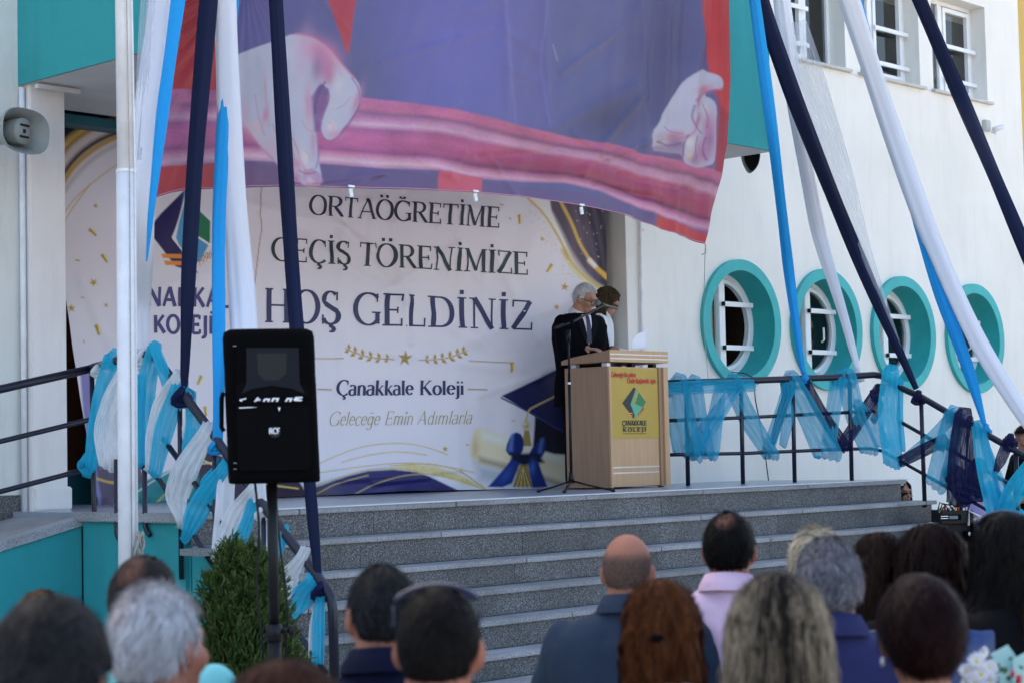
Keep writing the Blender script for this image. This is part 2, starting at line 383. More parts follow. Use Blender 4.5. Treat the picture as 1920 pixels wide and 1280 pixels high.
# round window centres measured in the photograph
rw = []
for x, y in ((1387, 607), (1547, 618), (1691, 626), (1825, 635)):
    p = onY(x, y, YW); rw.append((p[0], p[2]))
RO = .675; RI = .56
sw = [onY(1480, 108, YW), onY(1593, 135, YW), onY(1650, 146, YW), onY(1733, 165, YW), onY(1754, 166, YW), onY(1858, 192, YW)]
zsill = sum(p[2] for p in sw) / 6
u_r = [onY(1586, 128, YW)[0], onY(1728, 160, YW)[0], onY(1852, 186, YW)[0]]
ww = u_r[2] - onY(1750, 150, YW)[0]
u_r[1] = (u_r[0] + u_r[2]) / 2 if abs(u_r[1] - (u_r[0] + u_r[2]) / 2) < .15 else u_r[1]
ztop = onY(1845, 14, YW)[2] + .0
ups = [(x - ww, x, zsill + .0, ztop) for x in u_r]
XJ = onY(1177, 600, YW)[0]           # right jamb corner of the recess
XC = onY(118, 600, YW + .15)[0]      # left end of recess
XEND = onY(1912, 120, YW)[0]
wall_holes(XJ, XEND, 0, 12, YW, ups, [(x, z, RI + .02) for x, z in rw], .26, m_wall)
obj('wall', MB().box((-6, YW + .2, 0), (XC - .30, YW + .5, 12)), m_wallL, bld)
colm = obj('column', MB().box((XC - .30, YW + .10, H - .3), (XC, YW + .5, 4.42)), m_col, bld, bevel=.008)
obj('plinth', MB().box((XC - .29, YW + .085, H), (XC + .03, YW + .45, H + .17)), m_col, bld, bevel=.01)
obj('downpipe', MB().tube([(XC - .33, YW + .16, .9), (XC - .33, YW + .16, 4.38)], .022), m_white, bld, smooth=True)
obj('dado', MB().box((4.5, YW + .185, .2), (XC - .35, YW + .3, H + .12)), m_gran, bld)
obj('wall', MB().box((XC + .0, 14.2, 0), (XJ + .3, 14.4, 4.6)), m_wall, bld)
obj('wall', MB().box((XC - .3, YW + .51, 0), (XC - .02, 14.2, 4.6)), m_wall, bld)
obj('wall', MB().box((XJ, YW + .003, 0), (XJ + .02, 14.2, 4.6)), m_wall, bld)
obj('downpipe', MB().tube([tuple(onY(1207, 900, YW - .03)), tuple(onY(1203, 440, YW - .03)[:2]) + (4.5,)], .018), m_white, bld, smooth=True)
obj('wall', MB().box((-6, YW + .8, 4.5), (XEND, 22, 12)), m_wall, bld)      # upper body of the building (casts the shade)
obj('wall', MB().box((-6, 16, 0), (XEND, 22, 4.5)), m_room, bld)
obj('wall', MB().box((XEND + .003, YW + .35, 0), (XEND + 6, 22, 12)), m_yell, bld)
obj('interior', MB().box((XJ + .4, YW + 1.5, .5), (XEND, YW + 1.6, 12)), m_room, bld)  # near-black sheet: darkness of the unlit rooms put into its colour
# brown door beside the banner
dr = obj('door', MB().box((XC + .03, 13.6, H + .28), (XC + 1.3, 13.66, 3.9)), m_door, bld)
obj('door_frame', MB().box((XC + .0, 13.56, H), (XC + .12, 13.62, 4.0)), m_black, dr)
obj('threshold_panel', MB().box((XC + .02, 13.5, H), (XC + 1.6, 13.64, H + .27)), m_teald, dr)
obj('lintel_band', MB().box((XC - .02, 12.9, 4.315), (XJ, 13.1, 4.39)), m_teald, bld)
# balcony box with soffit
ZS = 4.4
pc = onZ(290, 92, ZS); pw = onZ(38, 160, ZS); pe = onZ(1467, 281, ZS)
YB = pc[1] - .02
b = MB(); N = 14
front = [(pc[0] + (pe[0] - pc[0]) * k / N, YB - .10 * math.sin(math.pi * k / N)) for k in range(N + 1)]
outl = [(pw[0], YW + .8)] + [(pw[0], YB + 1.2), (pw[0] + .01, YB + .25)] + front + [(pe[0] + .02, YB + .9), (pe[0] + .02, YW + .8)]
n = len(outl)
b.add([(x, y, ZS) for x, y in outl] + [(x, y, ZS + 4.2) for x, y in outl], [(k, (k + 1) % n, (k + 1) % n + n, k + n) for k in range(n)] + [tuple(range(n, 2 * n))])
bal = obj('balcony', b, m_teal, bld)
so = MB(); so.add([(x, y, ZS - .004) for x, y in outl], [tuple(reversed(range(n)))]); obj('soffit', so, m_soff, bal)
so = MB().box((pc[0] + .5, YB + .55, ZS - .012), (pc[0] + .9, YB + .95, ZS - .006)); obj('soffit_vent', so, m_black, bal)
obj('conduit', MB().box((XC - .32, YW - .05, ZS - .05), (XC + .04, YW + .0, ZS - .02)), m_soff, bal)

# round windows
def round_window(cx, cz, k):
    N = 72; A = [2 * math.pi * i / N for i in range(N)]
    def ring(r, y): return [(cx + r * math.cos(a), y, cz + r * math.sin(a)) for a in A]
    q = MB(); q.loft([ring(RO, YW), ring(RO, YW - .05), ring(RI, YW - .05), ring(RI, YW + .30)], cap=False)
    w = obj('round_window', q, m_teal2, bld, smooth=False)
    def annulus(r0, r1, y0, y1, m, name, par):
        q = MB(); q.loft([ring(r0, y0), ring(r1, y0), ring(r1, y1), ring(r0, y1), ring(r0, y0)], cap=False); return obj(name, q, m, par)
    annulus(RI - .055, RI - .001, YW + .235, YW + .29, m_pvc, 'frame', w)
    # right-hand sash: segment of a disc right of the mullion
    mx = cx - .01
    def sash(r0, r1, y0, y1):
        a0 = math.acos(max(-1, min(1, (mx - cx) / r1))); M_ = 40; q = MB(); rows = []
        for i in range(M_ + 1):
            a = -a0 + 2 * a0 * i / M_
            rows.append([(cx + r1 * math.cos(a), y0, cz + r1 * math.sin(a)), (max(mx, cx + r0 * math.cos(a)), y0, cz + r0 * math.sin(a)),
                         (max(mx, cx + r0 * math.cos(a)), y1, cz + r0 * math.sin(a)), (cx + r1 * math.cos(a), y1, cz + r1 * math.sin(a))])
        q.loft(rows); return q
    obj('sash', sash(RI - .115, RI - .07, YW + .215, YW + .27), m_pvc, w)
    hh = math.sqrt((RI - .05) ** 2 - .01 ** 2)
    obj('mullion', MB().box((mx - .075, YW + .20, cz - hh), (mx + .03, YW + .275, cz + hh)), m_pvc, w, bevel=.006)
    for dz in (.22, -.24):
        xe = cx + math.sqrt((RI - .06) ** 2 - dz ** 2) + .01
        obj('guard_bar', MB().box((mx - .03, YW + .155, cz + dz - .026), (xe, YW + .18, cz + dz + .026)), m_pvc, w, bevel=.004)
        obj('bar_end', MB().box((mx - .045, YW + .15, cz + dz - .022), (mx - .03, YW + .19, cz + dz + .022)), m_black, w)
    g_ = MB(); g_.add(ring(RI - .05, YW + .25), [tuple(range(N))]); 
    if k == 0:   # right leaf stands open: pane only on the left
        AA = [a for a in np.linspace(math.acos((mx - cx) / (RI - .05)), 2 * math.pi - math.acos((mx - cx) / (RI - .05)), 40)]
        g_ = MB(); g_.add([(cx + (RI - .05) * math.cos(a), YW + .25, cz + (RI - .05) * math.sin(a)) for a in AA], [tuple(range(40))])
    obj('pane', g_, m_glass, w, fix=False)
    # pale sheet behind the left pane stands in for light reflected in it
    q = MB()
    for i in range(14):
        x0 = cx - RI + i * .036; q.add([(x0, YW + .31 + .008 * (i % 2), cz - RI), (x0 + .036, YW + .31 + .008 * ((i + 1) % 2), cz - RI), (x0 + .036, YW + .31 + .008 * ((i + 1) % 2), cz + RI), (x0, YW + .31 + .008 * (i % 2), cz + RI)], [(0, 1, 2, 3)])
    obj('backing_sheet', q, mat('pane_reflection_pale', (.84, .83, .76), .9), w)
    obj('backing_sheet', MB().box((cx - .05, YW + 1.0, cz - RI - .2), (cx + 1.4, YW + 1.05, cz + RI + .2)), m_curt if k == 0 else m_room, w)  # brown cloth in first window, elsewhere a near-black sheet painting the unlit room
    if k in (1, 3): obj('handle', MB().tube([(cx + .22, YW + .2, cz - .12), (cx + .22, YW + .17, cz - .1), (cx + .22, YW + .17, cz + .04)], .012, 6), m_pvc, w)
    if k > 0: w['label'] = 'teal ringed round window'
    return w
for k, (x, z) in enumerate(rw): round_window(x, z, k)
# upper rectangular windows
def up_window(a, b_, c, d, k):
    y = YW + .21; q = MB(); t = .05
    w = obj('upper_window', q.box((a, y, c), (a + t, y + .06, d)).box((b_ - t, y, c), (b_, y + .06, d)).box((a + t, y, c), (b_ - t, y + .06, c + t)).box((a + t, y, d - t), (b_ - t, y + .06, d)), m_pvc, bld)
    mxx = a + (b_ - a) * (.60 if k == 0 else .42)
    obj('mullion', MB().box((mxx - .05, y - .005, c + t + .001), (mxx + .05, y + .055, d - t - .001)), m_pvc, w, bevel=.005)
    s0, s1 = (a + t + .02, mxx - .055) if k == 0 else (mxx + .055, b_ - t - .02)
    q = MB(); q.box((s0, y - .02, c + .07), (s0 + .055, y + .03, d - .07)).box((s1 - .055, y - .02, c + .07), (s1, y + .03, d - .07)).box((s0 + .055, y - .02, c + .07), (s1 - .055, y + .03, c + .125)).box((s0 + .055, y - .02, d - .125), (s1 - .055, y + .03, d - .07))
    obj('sash', q, m_pvc, w)
    for dz in (.20, .62): obj('guard_bar', MB().box((s0 - .04, y - .075, c + dz), (s1 + .06, y - .05, c + dz + .05)), m_pvc, w, bevel=.004)
    g_ = MB(); g_.add([(a + t, y + .03, c + t), (b_ - t, y + .03, c + t), (b_ - t, y + .03, d - t), (a + t, y + .03, d - t)], [(0, 1, 2, 3)]); obj('pane', g_, m_glass, w, fix=False)
    obj('sill', MB().box((a - .06, YW - .06, c - .035), (b_ + .06, y + .0, c - .001)), mat('marble_sill', (.55, .53, .5), .5, var=.2), w, bevel=.004)
    obj('backing_sheet', MB().box((a, y + .2, c), (a + (b_ - a) * .45, y + .24, d)), mat('net_curtain', (.5, .52, .5), .9), w)
    obj('room_backing', MB().box((a + (b_ - a) * .5, y + .5, c), (b_ + .8, y + .54, d)), mat('room_grey', (.06, .065, .065), .9), w)  # dark grey sheet: dimness of the unlit room put into its colour
for k, (a, b_, c, d) in enumerate(ups): up_window(a, b_, c, d, k)
# hairline cracks in the render, as thin dark grooves
def crack(p0, p1, parent):
    P = [onY(p0[0] + (p1[0] - p0[0]) * t, p0[1] + (p1[1] - p0[1]) * t + random.uniform(-2, 2), YW - .002) for t in np.linspace(0, 1, 9)]
    obj('crack', MB().tube(P, .0035, 4), mat('crack_grey', (.5, .48, .44), .9), parent)
crack((1590, 136), (1632, 150), bld); crack((1733, 168), (1760, 172), bld); crack((1120 + 80, 430), (1207, 432), bld)

# ------------------------------------------------------------------ printed cloths: numpy painting in the print's own coordinates
def alb(c, k=1.0):
    l = lin(*c); return np.clip(np.array([l[0] * 1.27, l[1] * 1.16, l[2] * 1.02]) * k, .003, .88)
def seg_d(X, Y, pts):
    d = np.full(X.shape, 1e9)
    for (x0, y0), (x1, y1) in zip(pts[:-1], pts[1:]):
        dx, dy = x1 - x0, y1 - y0; t = np.clip(((X - x0) * dx + (Y - y0) * dy) / (dx * dx + dy * dy + 1e-9), 0, 1)
        d = np.minimum(d, np.hypot(X - x0 - t * dx, Y - y0 - t * dy))
    return d
def inside(X, Y, P):
    c = np.zeros(X.shape, bool); n = len(P)
    for i in range(n):
        x0, y0 = P[i]; x1, y1 = P[(i + 1) % n]
        if y0 == y1: continue
        c ^= ((y0 > Y) != (y1 > Y)) & (X < (x1 - x0) * (Y - y0) / (y1 - y0) + x0)
    return c
def smooth_poly(P, it=2):
    for _ in range(it):
        Q = []
        for i in range(len(P)):
            a, b = np.array(P[i], float), np.array(P[(i + 1) % len(P)], float); Q += [tuple(a * .75 + b * .25), tuple(a * .25 + b * .75)]
        P = Q
    return P
def smooth_line(P, it=2):
    for _ in range(it):
        Q = [P[0]]
        for a, b in zip(P[:-1], P[1:]):
            a, b = np.array(a, float), np.array(b, float); Q += [tuple(a * .75 + b * .25), tuple(a * .25 + b * .75)]
        P = Q + [P[-1]]
    return P
def bbox(X, Y, P, m):
    xs = [p[0] for p in P]; ys = [p[1] for p in P]
    return np.nonzero((X > min(xs) - m) & (X < max(xs) + m) & (Y > min(ys) - m) & (Y < max(ys) + m))[0]
def fill(C, X, Y, P, rgb, soft=1.2, op=1., k=1., sm=0):
    if sm: P = smooth_poly(P, sm)
    i = bbox(X, Y, P, soft * 2)
    if not len(i): return
    x, y = X[i], Y[i]; d = seg_d(x, y, list(P) + [P[0]]); d = np.where(inside(x, y, P), -d, d)
    a = np.clip(.5 - d / (2 * soft), 0, 1)[:, None] * op
    C[i] = C[i] * (1 - a) + alb(rgb, k) * a
def stroke(C, X, Y, P, wd, rgb, soft=1., op=1., k=1., sm=2):
    if sm: P = smooth_line(P, sm)
    i = bbox(X, Y, P, wd + soft * 2)
    if not len(i): return
    d = seg_d(X[i], Y[i], P); a = np.clip(.5 - (d - wd / 2) / (2 * soft), 0, 1)[:, None] * op
    C[i] = C[i] * (1 - a) + alb(rgb, k) * a
def blob_c(C, X, Y, x, y, rx, ry, rgb, op=.7, rot=0, k=1.):
    c, s = math.cos(rot), math.sin(rot); dx, dy = X - x, Y - y
    u, v = (dx * c + dy * s) / rx, (-dx * s + dy * c) / ry; a = (np.exp(-(u * u + v * v) * 1.3) * op)[:, None]
    C[:] = C * (1 - a) + alb(rgb, k) * a

def cloth(name, fx, fy, nu, nv, place, disp, paint, m, parent=None):
    """fx,fy(s,t) -> print coordinates, place(x,y) -> world plane point array, disp metres along normal"""
    s, t = np.meshgrid(np.linspace(0, 1, nu), np.linspace(0, 1, nv)); s = s.ravel(); t = t.ravel()
    X, Y = fx(s, t), fy(s, t)
    V, nrm = place(X, Y); V = V + nrm * disp(X, Y)[:, None]
    C = paint(X, Y)
    return arrmesh(name, V, gridq(nv, nu), m, parent, True, col=C)
def plane_place(p0, n):
    p0 = np.array(p0, float); n = np.array(n, float); n /= np.linalg.norm(n)
    if np.dot(n, EYE - p0) < 0: n = -n
    def f(X, Y):
        d = FWD[None] + RT[None] * ((X - CX) / F)[:, None] - UP[None] * ((Y - CY) / F)[:, None]
        k = np.dot(p0 - EYE, n) / (d @ n); return EYE[None] + d * k[:, None], n
    return f

# ---- welcome banner
BA = (XC + .18, 13.25); BBp = (XJ - .02, YW + .14)
bp0, bn = vertplane(BA, BBp); place_b = plane_place(bp0, bn); BN = bn if np.dot(bn, EYE - bp0) > 0 else -bn
def disp_b(X, Y):
    d = .06 * (fnoise(X / 260., Y / 420., 3) - .5)
    for (x0, y0, x1, y1, w_, a) in [(560, 450, 1010, 700, 16, .016), (700, 560, 860, 460, 12, .014), (640, 430, 760, 560, 13, .014), (880, 640, 1080, 560, 15, .012), (735, 420, 770, 640, 9, .014),
                                    (600, 400, 700, 470, 10, .014), (930, 480, 1010, 640, 14, .016), (720, 660, 960, 690, 13, .012), (560, 720, 800, 700, 20, .01), (460, 380, 640, 430, 12, .012),
                                    (820, 430, 900, 520, 12, .014), (420, 700, 520, 860, 14, .012), (900, 740, 1050, 690, 9, .012), (640, 900, 860, 880, 7, .016), (700, 905, 800, 895, 6, .02),
                                    (150, 520, 230, 700, 12, .012), (300, 540, 440, 500, 14, .01), (690, 380, 700, 470, 8, .016), (560, 370, 930, 395, 12, .012)]:
        q = seg_d(X, Y, [(x0, y0), (x1, y1)]); d = d + 1.2 * a * np.exp(-(q / (w_ * .85)) ** 2)
    d = d + .012 * np.exp(-((X - 640) / 9.) ** 2) + .010 * np.exp(-((X - 455) / 10.) ** 2) + .008 * np.exp(-((X - 860) / 14.) ** 2)
    d = d + .028 * (vnoise(X / 38. + Y / 170., Y / 90. - X / 200., 9) - .5) + .05 * np.clip((Y - 870) / 60, 0, 1) * (vnoise(X / 45., Y / 30., 5) - .5)
    return d
G1, G2, G3 = (196, 172, 92), (150, 120, 55), (232, 222, 170)
def paint_b(X, Y):
    C = np.tile(alb((214, 218, 238), 1.0), (len(X), 1))
    # dark satin corner upper right
    cr = [(1022, 300), (1160, 300), (1160, 560), (1135, 556), (1110, 540), (1085, 505), (1060, 450), (1035, 395)]
    fill(C, X, Y, cr, (92, 80, 104), 2, k=.8, sm=0)
    fill(C, X, Y, [(1105, 300), (1160, 300), (1160, 560), (1135, 545), (1118, 500), (1110, 440), (1090, 400)], (42, 38, 62), 10, k=.8)
    for k_ in range(5): stroke(C, X, Y, [(1045 + 18 * k_, 330), (1068 + 18 * k_, 420), (1095 + 14 * k_, 520)], 5, (120, 104, 130), 5, .35)
    stroke(C, X, Y, [(1000, 360), (1030, 400), (1052, 445), (1075, 490), (1100, 528), (1140, 552)], 15, (228, 222, 226), 5, .8)
    stroke(C, X, Y, [(990, 372), (1025, 405), (1050, 445), (1068, 480)], 4, G1, 1.5, .9)
    stroke(C, X, Y, [(1060, 470), (1085, 512), (1115, 535), (1140, 548)], 9, G1, 4, .9); stroke(C, X, Y, [(1068, 490), (1092, 522), (1120, 542)], 4, G3, 2, .8)
    stroke(C, X, Y, [(1050, 370), (1072, 415), (1090, 460), (1112, 497), (1142, 520)], 6, G1, 1.5); stroke(C, X, Y, [(1106, 490), (1118, 502), (1142, 522)], 9, (205, 170, 70), 2); stroke(C, X, Y, [(1106, 488), (1116, 499)], 7, (235, 235, 240), 3)
    rr = np.random.default_rng(5)
    for _ in range(120):
        t_ = rr.random(); x = 995 + 90 * t_ + rr.normal() * 8; y = 380 + 150 * t_ + rr.normal() * 12; fill(C, X, Y, [(x, y), (x + 1.6, y + .6), (x + .8, y + 2)], G1, .8, .8)
    for _ in range(25):
        x, y = 1078 + rr.random() * 55, 375 + rr.random() * 110; fill(C, X, Y, [(x, y), (x + 1.4, y), (x + .7, y + 2)], (240, 225, 190), .8, .9)
    # upper-left gold arcs
    fill(C, X, Y, [(100, 150), (330, 150), (330, 215), (215, 222), (160, 240), (118, 275), (100, 290)], (24, 28, 62), 2, k=.8)
    stroke(C, X, Y, [(112, 300), (140, 262), (190, 232), (260, 215), (330, 212)], 14, (170, 135, 60), 4); stroke(C, X, Y, [(118, 272), (140, 252), (170, 236)], 9, (230, 190, 90), 5, .8)
    stroke(C, X, Y, [(112, 322), (145, 275), (205, 240), (300, 226)], 18, (206, 202, 210), 5); stroke(C, X, Y, [(112, 338), (150, 285), (210, 250), (300, 232)], 10, (70, 58, 40), 4)
    stroke(C, X, Y, [(112, 352), (150, 298), (215, 256), (300, 238)], 9, (186, 152, 80), 3); stroke(C, X, Y, [(112, 372), (155, 312), (215, 270), (300, 250)], 6, (150, 142, 130), 5, .6)
    stroke(C, X, Y, [(110, 420), (140, 370), (215, 310), (260, 290)], 1.8, G1, 1); stroke(C, X, Y, [(112, 440), (130, 400), (170, 345)], 2, G1, 1)
    stroke(C, X, Y, [(490, 350), (487, 400), (492, 425), (486, 450), (480, 500), (474, 585)], 1.6, (150, 110, 60), .8)
    # confetti
    for (x, y, q, a) in [(180, 386, 5, .2), (175, 435, 9, .6), (197, 484, 9, .8), (176, 530, 8, 2), (134, 578, 8, 0), (200, 572, 5, 0), (184, 618, 10, 1.1), (147, 488, 4, 0), (155, 558, 3, 0), (158, 640, 3, 1), (375, 712, 9, 1.8), (385, 770, 9, 1.3),
                         (977, 411, 9, 1.3), (1033, 503, 9, 2), (1061, 538, 8, 1.4), (1044, 576, 6, 0), (960, 688, 9, 1.4), (835, 841, 6, 0), (1018, 448, 5, 1), (878, 833, 3, 0), (963, 788, 3, 0), (940, 384, 4, 0), (958, 410, 3, .5)]:
        if q in (5, 6, 8): P = [(x + (q if i % 2 == 0 else q * .42) * math.sin(a + i * math.pi / 5), y - (q if i % 2 == 0 else q * .42) * math.cos(a + i * math.pi / 5)) for i in range(10)]
        else: c, s = math.cos(a), math.sin(a); P = [(x + c * u - s * v, y + s * u + c * v) for u, v in ((-q, -q * .35), (q * .2, -q * .5), (q, q * .1), (q, q * .5), (-q * .1, q * .35), (-q, q * .3))]
        fill(C, X, Y, P, (176, 146, 66), .8); fill(C, X, Y, [P[0], P[1], P[2]], G3, .6)
    # navy wave, lower centre
    wv = [(520, 960), (540, 925), (600, 910), (645, 893), (690, 882), (735, 879), (780, 884), (815, 897), (845, 912), (865, 922), (870, 960)]
    fill(C, X, Y, wv, (52, 50, 118), 1.5, k=.75); stroke(C, X, Y, [(700, 905), (760, 900), (830, 915)], 10, (38, 40, 110), 5, .8, .7); blob_c(C, X, Y, 600, 925, 45, 20, (84, 76, 96), .8)
    stroke(C, X, Y, [(690, 925), (745, 908), (800, 905)], 3, (60, 60, 140), 3, .7); stroke(C, X, Y, [(590, 910), (640, 893), (700, 877), (760, 878), (800, 888)], 3, (170, 160, 110), 2, .8)
    fill(C, X, Y, [(735, 876), (770, 868), (820, 874), (870, 893), (905, 914), (870, 908), (830, 893), (790, 884)], (205, 196, 120), 2, .75)
    for _ in range(260):
        t_ = rr.random(); x = 760 + 145 * t_; y = 868 + 38 * t_ ** 1.3 + rr.random() * 16 * (1 - t_ * .6); fill(C, X, Y, [(x, y), (x + 1.3, y), (x + .6, y + 1.3)], G1, .8, .9)
    for P in ([(600, 868), (650, 845), (700, 832), (760, 829), (810, 840), (840, 852)], [(640, 866), (700, 850), (750, 845), (800, 852)], [(600, 885), (690, 872), (760, 866), (830, 872), (890, 885)],
              [(595, 925), (630, 905), (690, 890)], [(665, 925), (720, 898), (780, 886), (840, 892), (905, 915)], [(730, 873), (800, 866), (860, 880), (912, 915)], [(860, 880), (890, 900), (910, 916)]):
        stroke(C, X, Y, P, 1.8, (190, 175, 110), .9)
    # left: teal and violet waves
    fill(C, X, Y, [(150, 700), (170, 700), (185, 780), (195, 860), (200, 960), (170, 960)], (132, 130, 196), 2)
    fill(C, X, Y, [(180, 865), (230, 850), (260, 870), (285, 960), (190, 960)], (92, 84, 112), 2)
    fill(C, X, Y, [(255, 910), (290, 890), (340, 874), (380, 870), (400, 960), (255, 960)], (40, 128, 140), 2); fill(C, X, Y, [(330, 880), (380, 840), (480, 880), (560, 900), (600, 960), (315, 960)], (58, 46, 68), 2)
    fill(C, X, Y, [(300, 905), (340, 880), (372, 876), (372, 960), (285, 960)], (44, 130, 142), 2); stroke(C, X, Y, [(178, 895), (210, 906), (250, 900)], 5, G1, 1); stroke(C, X, Y, [(250, 925), (300, 890), (350, 872), (400, 866)], 2, (220, 230, 230), 1)
    stroke(C, X, Y, [(290, 945), (310, 925), (335, 910)], 3, G1, 1); stroke(C, X, Y, [(380, 862), (430, 885), (480, 905), (560, 915)], 3, (220, 200, 120), 1)
    for _ in range(60):
        x, y = 160 + rr.random() * 35, 800 + rr.random() * 80; fill(C, X, Y, [(x, y), (x + 1.3, y), (x + .6, y + 1.6)], (225, 215, 230), .7)
    # graduation cap, scroll and bow
    fill(C, X, Y, [(894, 868), (960, 885), (1060, 915), (1060, 930), (900, 900)], (150, 165, 185), 10, .7)
    fill(C, X, Y, [(886, 830), (892, 806), (900, 800), (940, 815), (1060, 850), (1070, 920), (1040, 905), (960, 884), (900, 868), (886, 856)], (216, 212, 190), 3)
    fill(C, X, Y, [(905, 806), (1000, 835), (1060, 856), (1060, 868), (980, 846), (905, 822)], (240, 238, 226), 6); fill(C, X, Y, [(900, 855), (990, 880), (1060, 905), (1060, 916), (960, 884), (900, 866)], (160, 156, 140), 5); blob_c(C, X, Y, 892, 840, 10, 26, (176, 160, 110), .6)
    fill(C, X, Y, [(1003, 780), (1068, 800), (1068, 852), (1040, 850), (1000, 838)], (20, 22, 48), 2, k=.8)
    fill(C, X, Y, [(942, 741), (1048, 690), (1085, 690), (1085, 815), (1056, 809), (1000, 778)], (30, 34, 92), 1.3, k=.8); fill(C, X, Y, [(1020, 704), (1062, 690), (1085, 690), (1085, 735), (1040, 740)], (70, 62, 112), 12, .8, k=.8)
    stroke(C, X, Y, [(942, 745), (1000, 776), (1056, 808)], 3, (50, 56, 130), 1, sm=0)
    stroke(C, X, Y, [(1045, 741), (1005, 760), (990, 768), (986, 790)], 3.4, (196, 182, 130), .8)
    fill(C, X, Y, [(983, 806), (992, 806), (997, 835), (980, 835)], (160, 140, 84), 1.2); blob_c(C, X, Y, 987, 797, 7, 9, (178, 160, 100), 1.); blob_c(C, X, Y, 985, 794, 3, 4, (232, 222, 180), .9)
    fill(C, X, Y, [(978, 870), (992, 870), (1000, 912), (964, 912)], (150, 128, 70), 1.5)
    for k_ in range(9): stroke(C, X, Y, [(984, 872), (967 + 4 * k_, 912)], 1.2, (220, 204, 150) if k_ % 2 else (96, 78, 40), .7)
    fill(C, X, Y, [(965, 808), (980, 814), (984, 838), (975, 858), (948, 850), (952, 826)], (22, 44, 128), 1.5, k=.8, sm=1); fill(C, X, Y, [(1000, 835), (1022, 816), (1026, 840), (1014, 862), (990, 858)], (24, 50, 134), 1.5, k=.8, sm=1)
    fill(C, X, Y, [(958, 814), (964, 812), (962, 845), (953, 845)], (96, 130, 210), 3, .8); fill(C, X, Y, [(1014, 822), (1020, 820), (1016, 848), (1009, 850)], (90, 124, 206), 3, .8)
    fill(C, X, Y, [(960, 850), (1010, 848), (1022, 866), (985, 872), (958, 866)], (16, 22, 66), 3, k=.8)
    fill(C, X, Y, [(960, 860), (978, 866), (962, 905), (944, 912), (916, 912)], (26, 56, 146), 1.5, k=.85); fill(C, X, Y, [(992, 866), (1010, 862), (1026, 912), (1000, 914)], (24, 48, 132), 1.5, k=.85); blob_c(C, X, Y, 1000, 876, 6, 16, (70, 104, 200), .8); blob_c(C, X, Y, 950, 890, 8, 20, (60, 92, 190), .6, .6)
    # laurels
    for sg in (-1, 1):
        def m_(x, y): return (762 + sg * (x - 762), y + sg * (x - 762) * .02)
        stroke(C, X, Y, [m_(786, 674), m_(830, 672), m_(860, 662), m_(876, 655)], 1.6, (150, 110, 60), .7)
        for i, (x, y, L) in enumerate([(797, 673, 10), (812, 673, 12), (827, 671, 13), (842, 668, 13), (856, 663, 13), (868, 658, 12)]):
            for s2 in (-1, 1):
                a = (-1.15 if s2 < 0 else .75) + (-.12 * i * .5); px, py = x, y; tx, ty = px + L * math.cos(a), py + L * math.sin(a); nx, ny = -math.sin(a) * L * .28, math.cos(a) * L * .28
                mxx, myy = (px + tx) / 2, (py + ty) / 2
                fill(C, X, Y, [m_(px, py), m_(mxx + nx, myy + ny), m_(tx, ty), m_(mxx - nx, myy - ny)], (186, 166, 70), .8); fill(C, X, Y, [m_(px, py), m_(mxx + nx, myy + ny), m_(tx, ty)], (120, 96, 36), .7, .7)
        stroke(C, X, Y, [m_(880, 674), m_(962, 676)], 1.8, (160, 130, 80), .8, sm=0); stroke(C, X, Y, [(878, 729), (914, 730)] if sg > 0 else [(597, 729), (622, 730)], 2.2, (160, 120, 70), .8, sm=0)
    P = [(760 + (14 if i % 2 == 0 else 5.5) * math.sin(i * math.pi / 5), 671 - (15.5 if i % 2 == 0 else 6) * math.cos(i * math.pi / 5)) for i in range(10)]
    fill(C, X, Y, P, (178, 162, 92), .8)
    for i in range(0, 10, 2): fill(C, X, Y, [(760, 671), P[i], P[(i + 1) % 10]], (112, 104, 60), .7, .8)
    # college emblem
    fill(C, X, Y, [(352, 350), (366, 350), (340, 405), (322, 445), (350, 480), (370, 512), (330, 500), (278, 432), (303, 400)], (34, 28, 96), 1.2, k=.85)
    fill(C, X, Y, [(345, 358), (370, 355), (352, 420), (392, 460), (376, 490), (352, 500), (330, 446)], (72, 148, 206), 1.2); fill(C, X, Y, [(366, 388), (395, 415), (395, 457), (366, 438)], (24, 112, 82), 1.2)
    stroke(C, X, Y, [(350, 360), (336, 410), (324, 447), (352, 482)], 2.6, (230, 232, 240), .8, sm=0); stroke(C, X, Y, [(364, 440), (396, 460)], 3, (230, 232, 240), .8, sm=0)
    for y in (476, 489): fill(C, X, Y, [(303 + (y - 476) * .4, y), (342, y + 1), (342, y + 9), (306 + (y - 476) * .4, y + 8)], (222, 140, 62), 1)
    # fold lines and scuffs printed by handling
    C *= (1 - .05 * (fnoise(X / 120., Y / 160., 21) - .5))[:, None]
    return C
def xb_l(y): return np.interp(y, [180, 480, 560, 700, 800, 945], [112, 118, 124, 143, 158, 182])
def xb_r(y): return np.interp(y, [180, 380, 930], [1128, 1137, 1146])
def yb_b(s): return np.interp(s, [0, .08, .12, .3, .42, .6, .82, 1], [945, 948, 940, 932, 929, 919.5, 915.5, 913])
def fyb(s, t): return 195 + (yb_b(s) - 195) * t
def fxb(s, t): y = fyb(s, t); return xb_l(y) + (xb_r(y) - xb_l(y)) * s
banner = cloth('welcome_banner', fxb, fyb, 540, 390, place_b, disp_b, paint_b, m_print)
tag(banner, 'wide lavender welcome banner with Turkish text and a graduation cap hung behind the podium', 'banner')
def bpt(x, y, off=.004):
    X = np.array([float(x)]); Y = np.array([float(y)]); V, n = place_b(X, Y); return V[0] + n * (disp_b(X, Y)[0] + off)

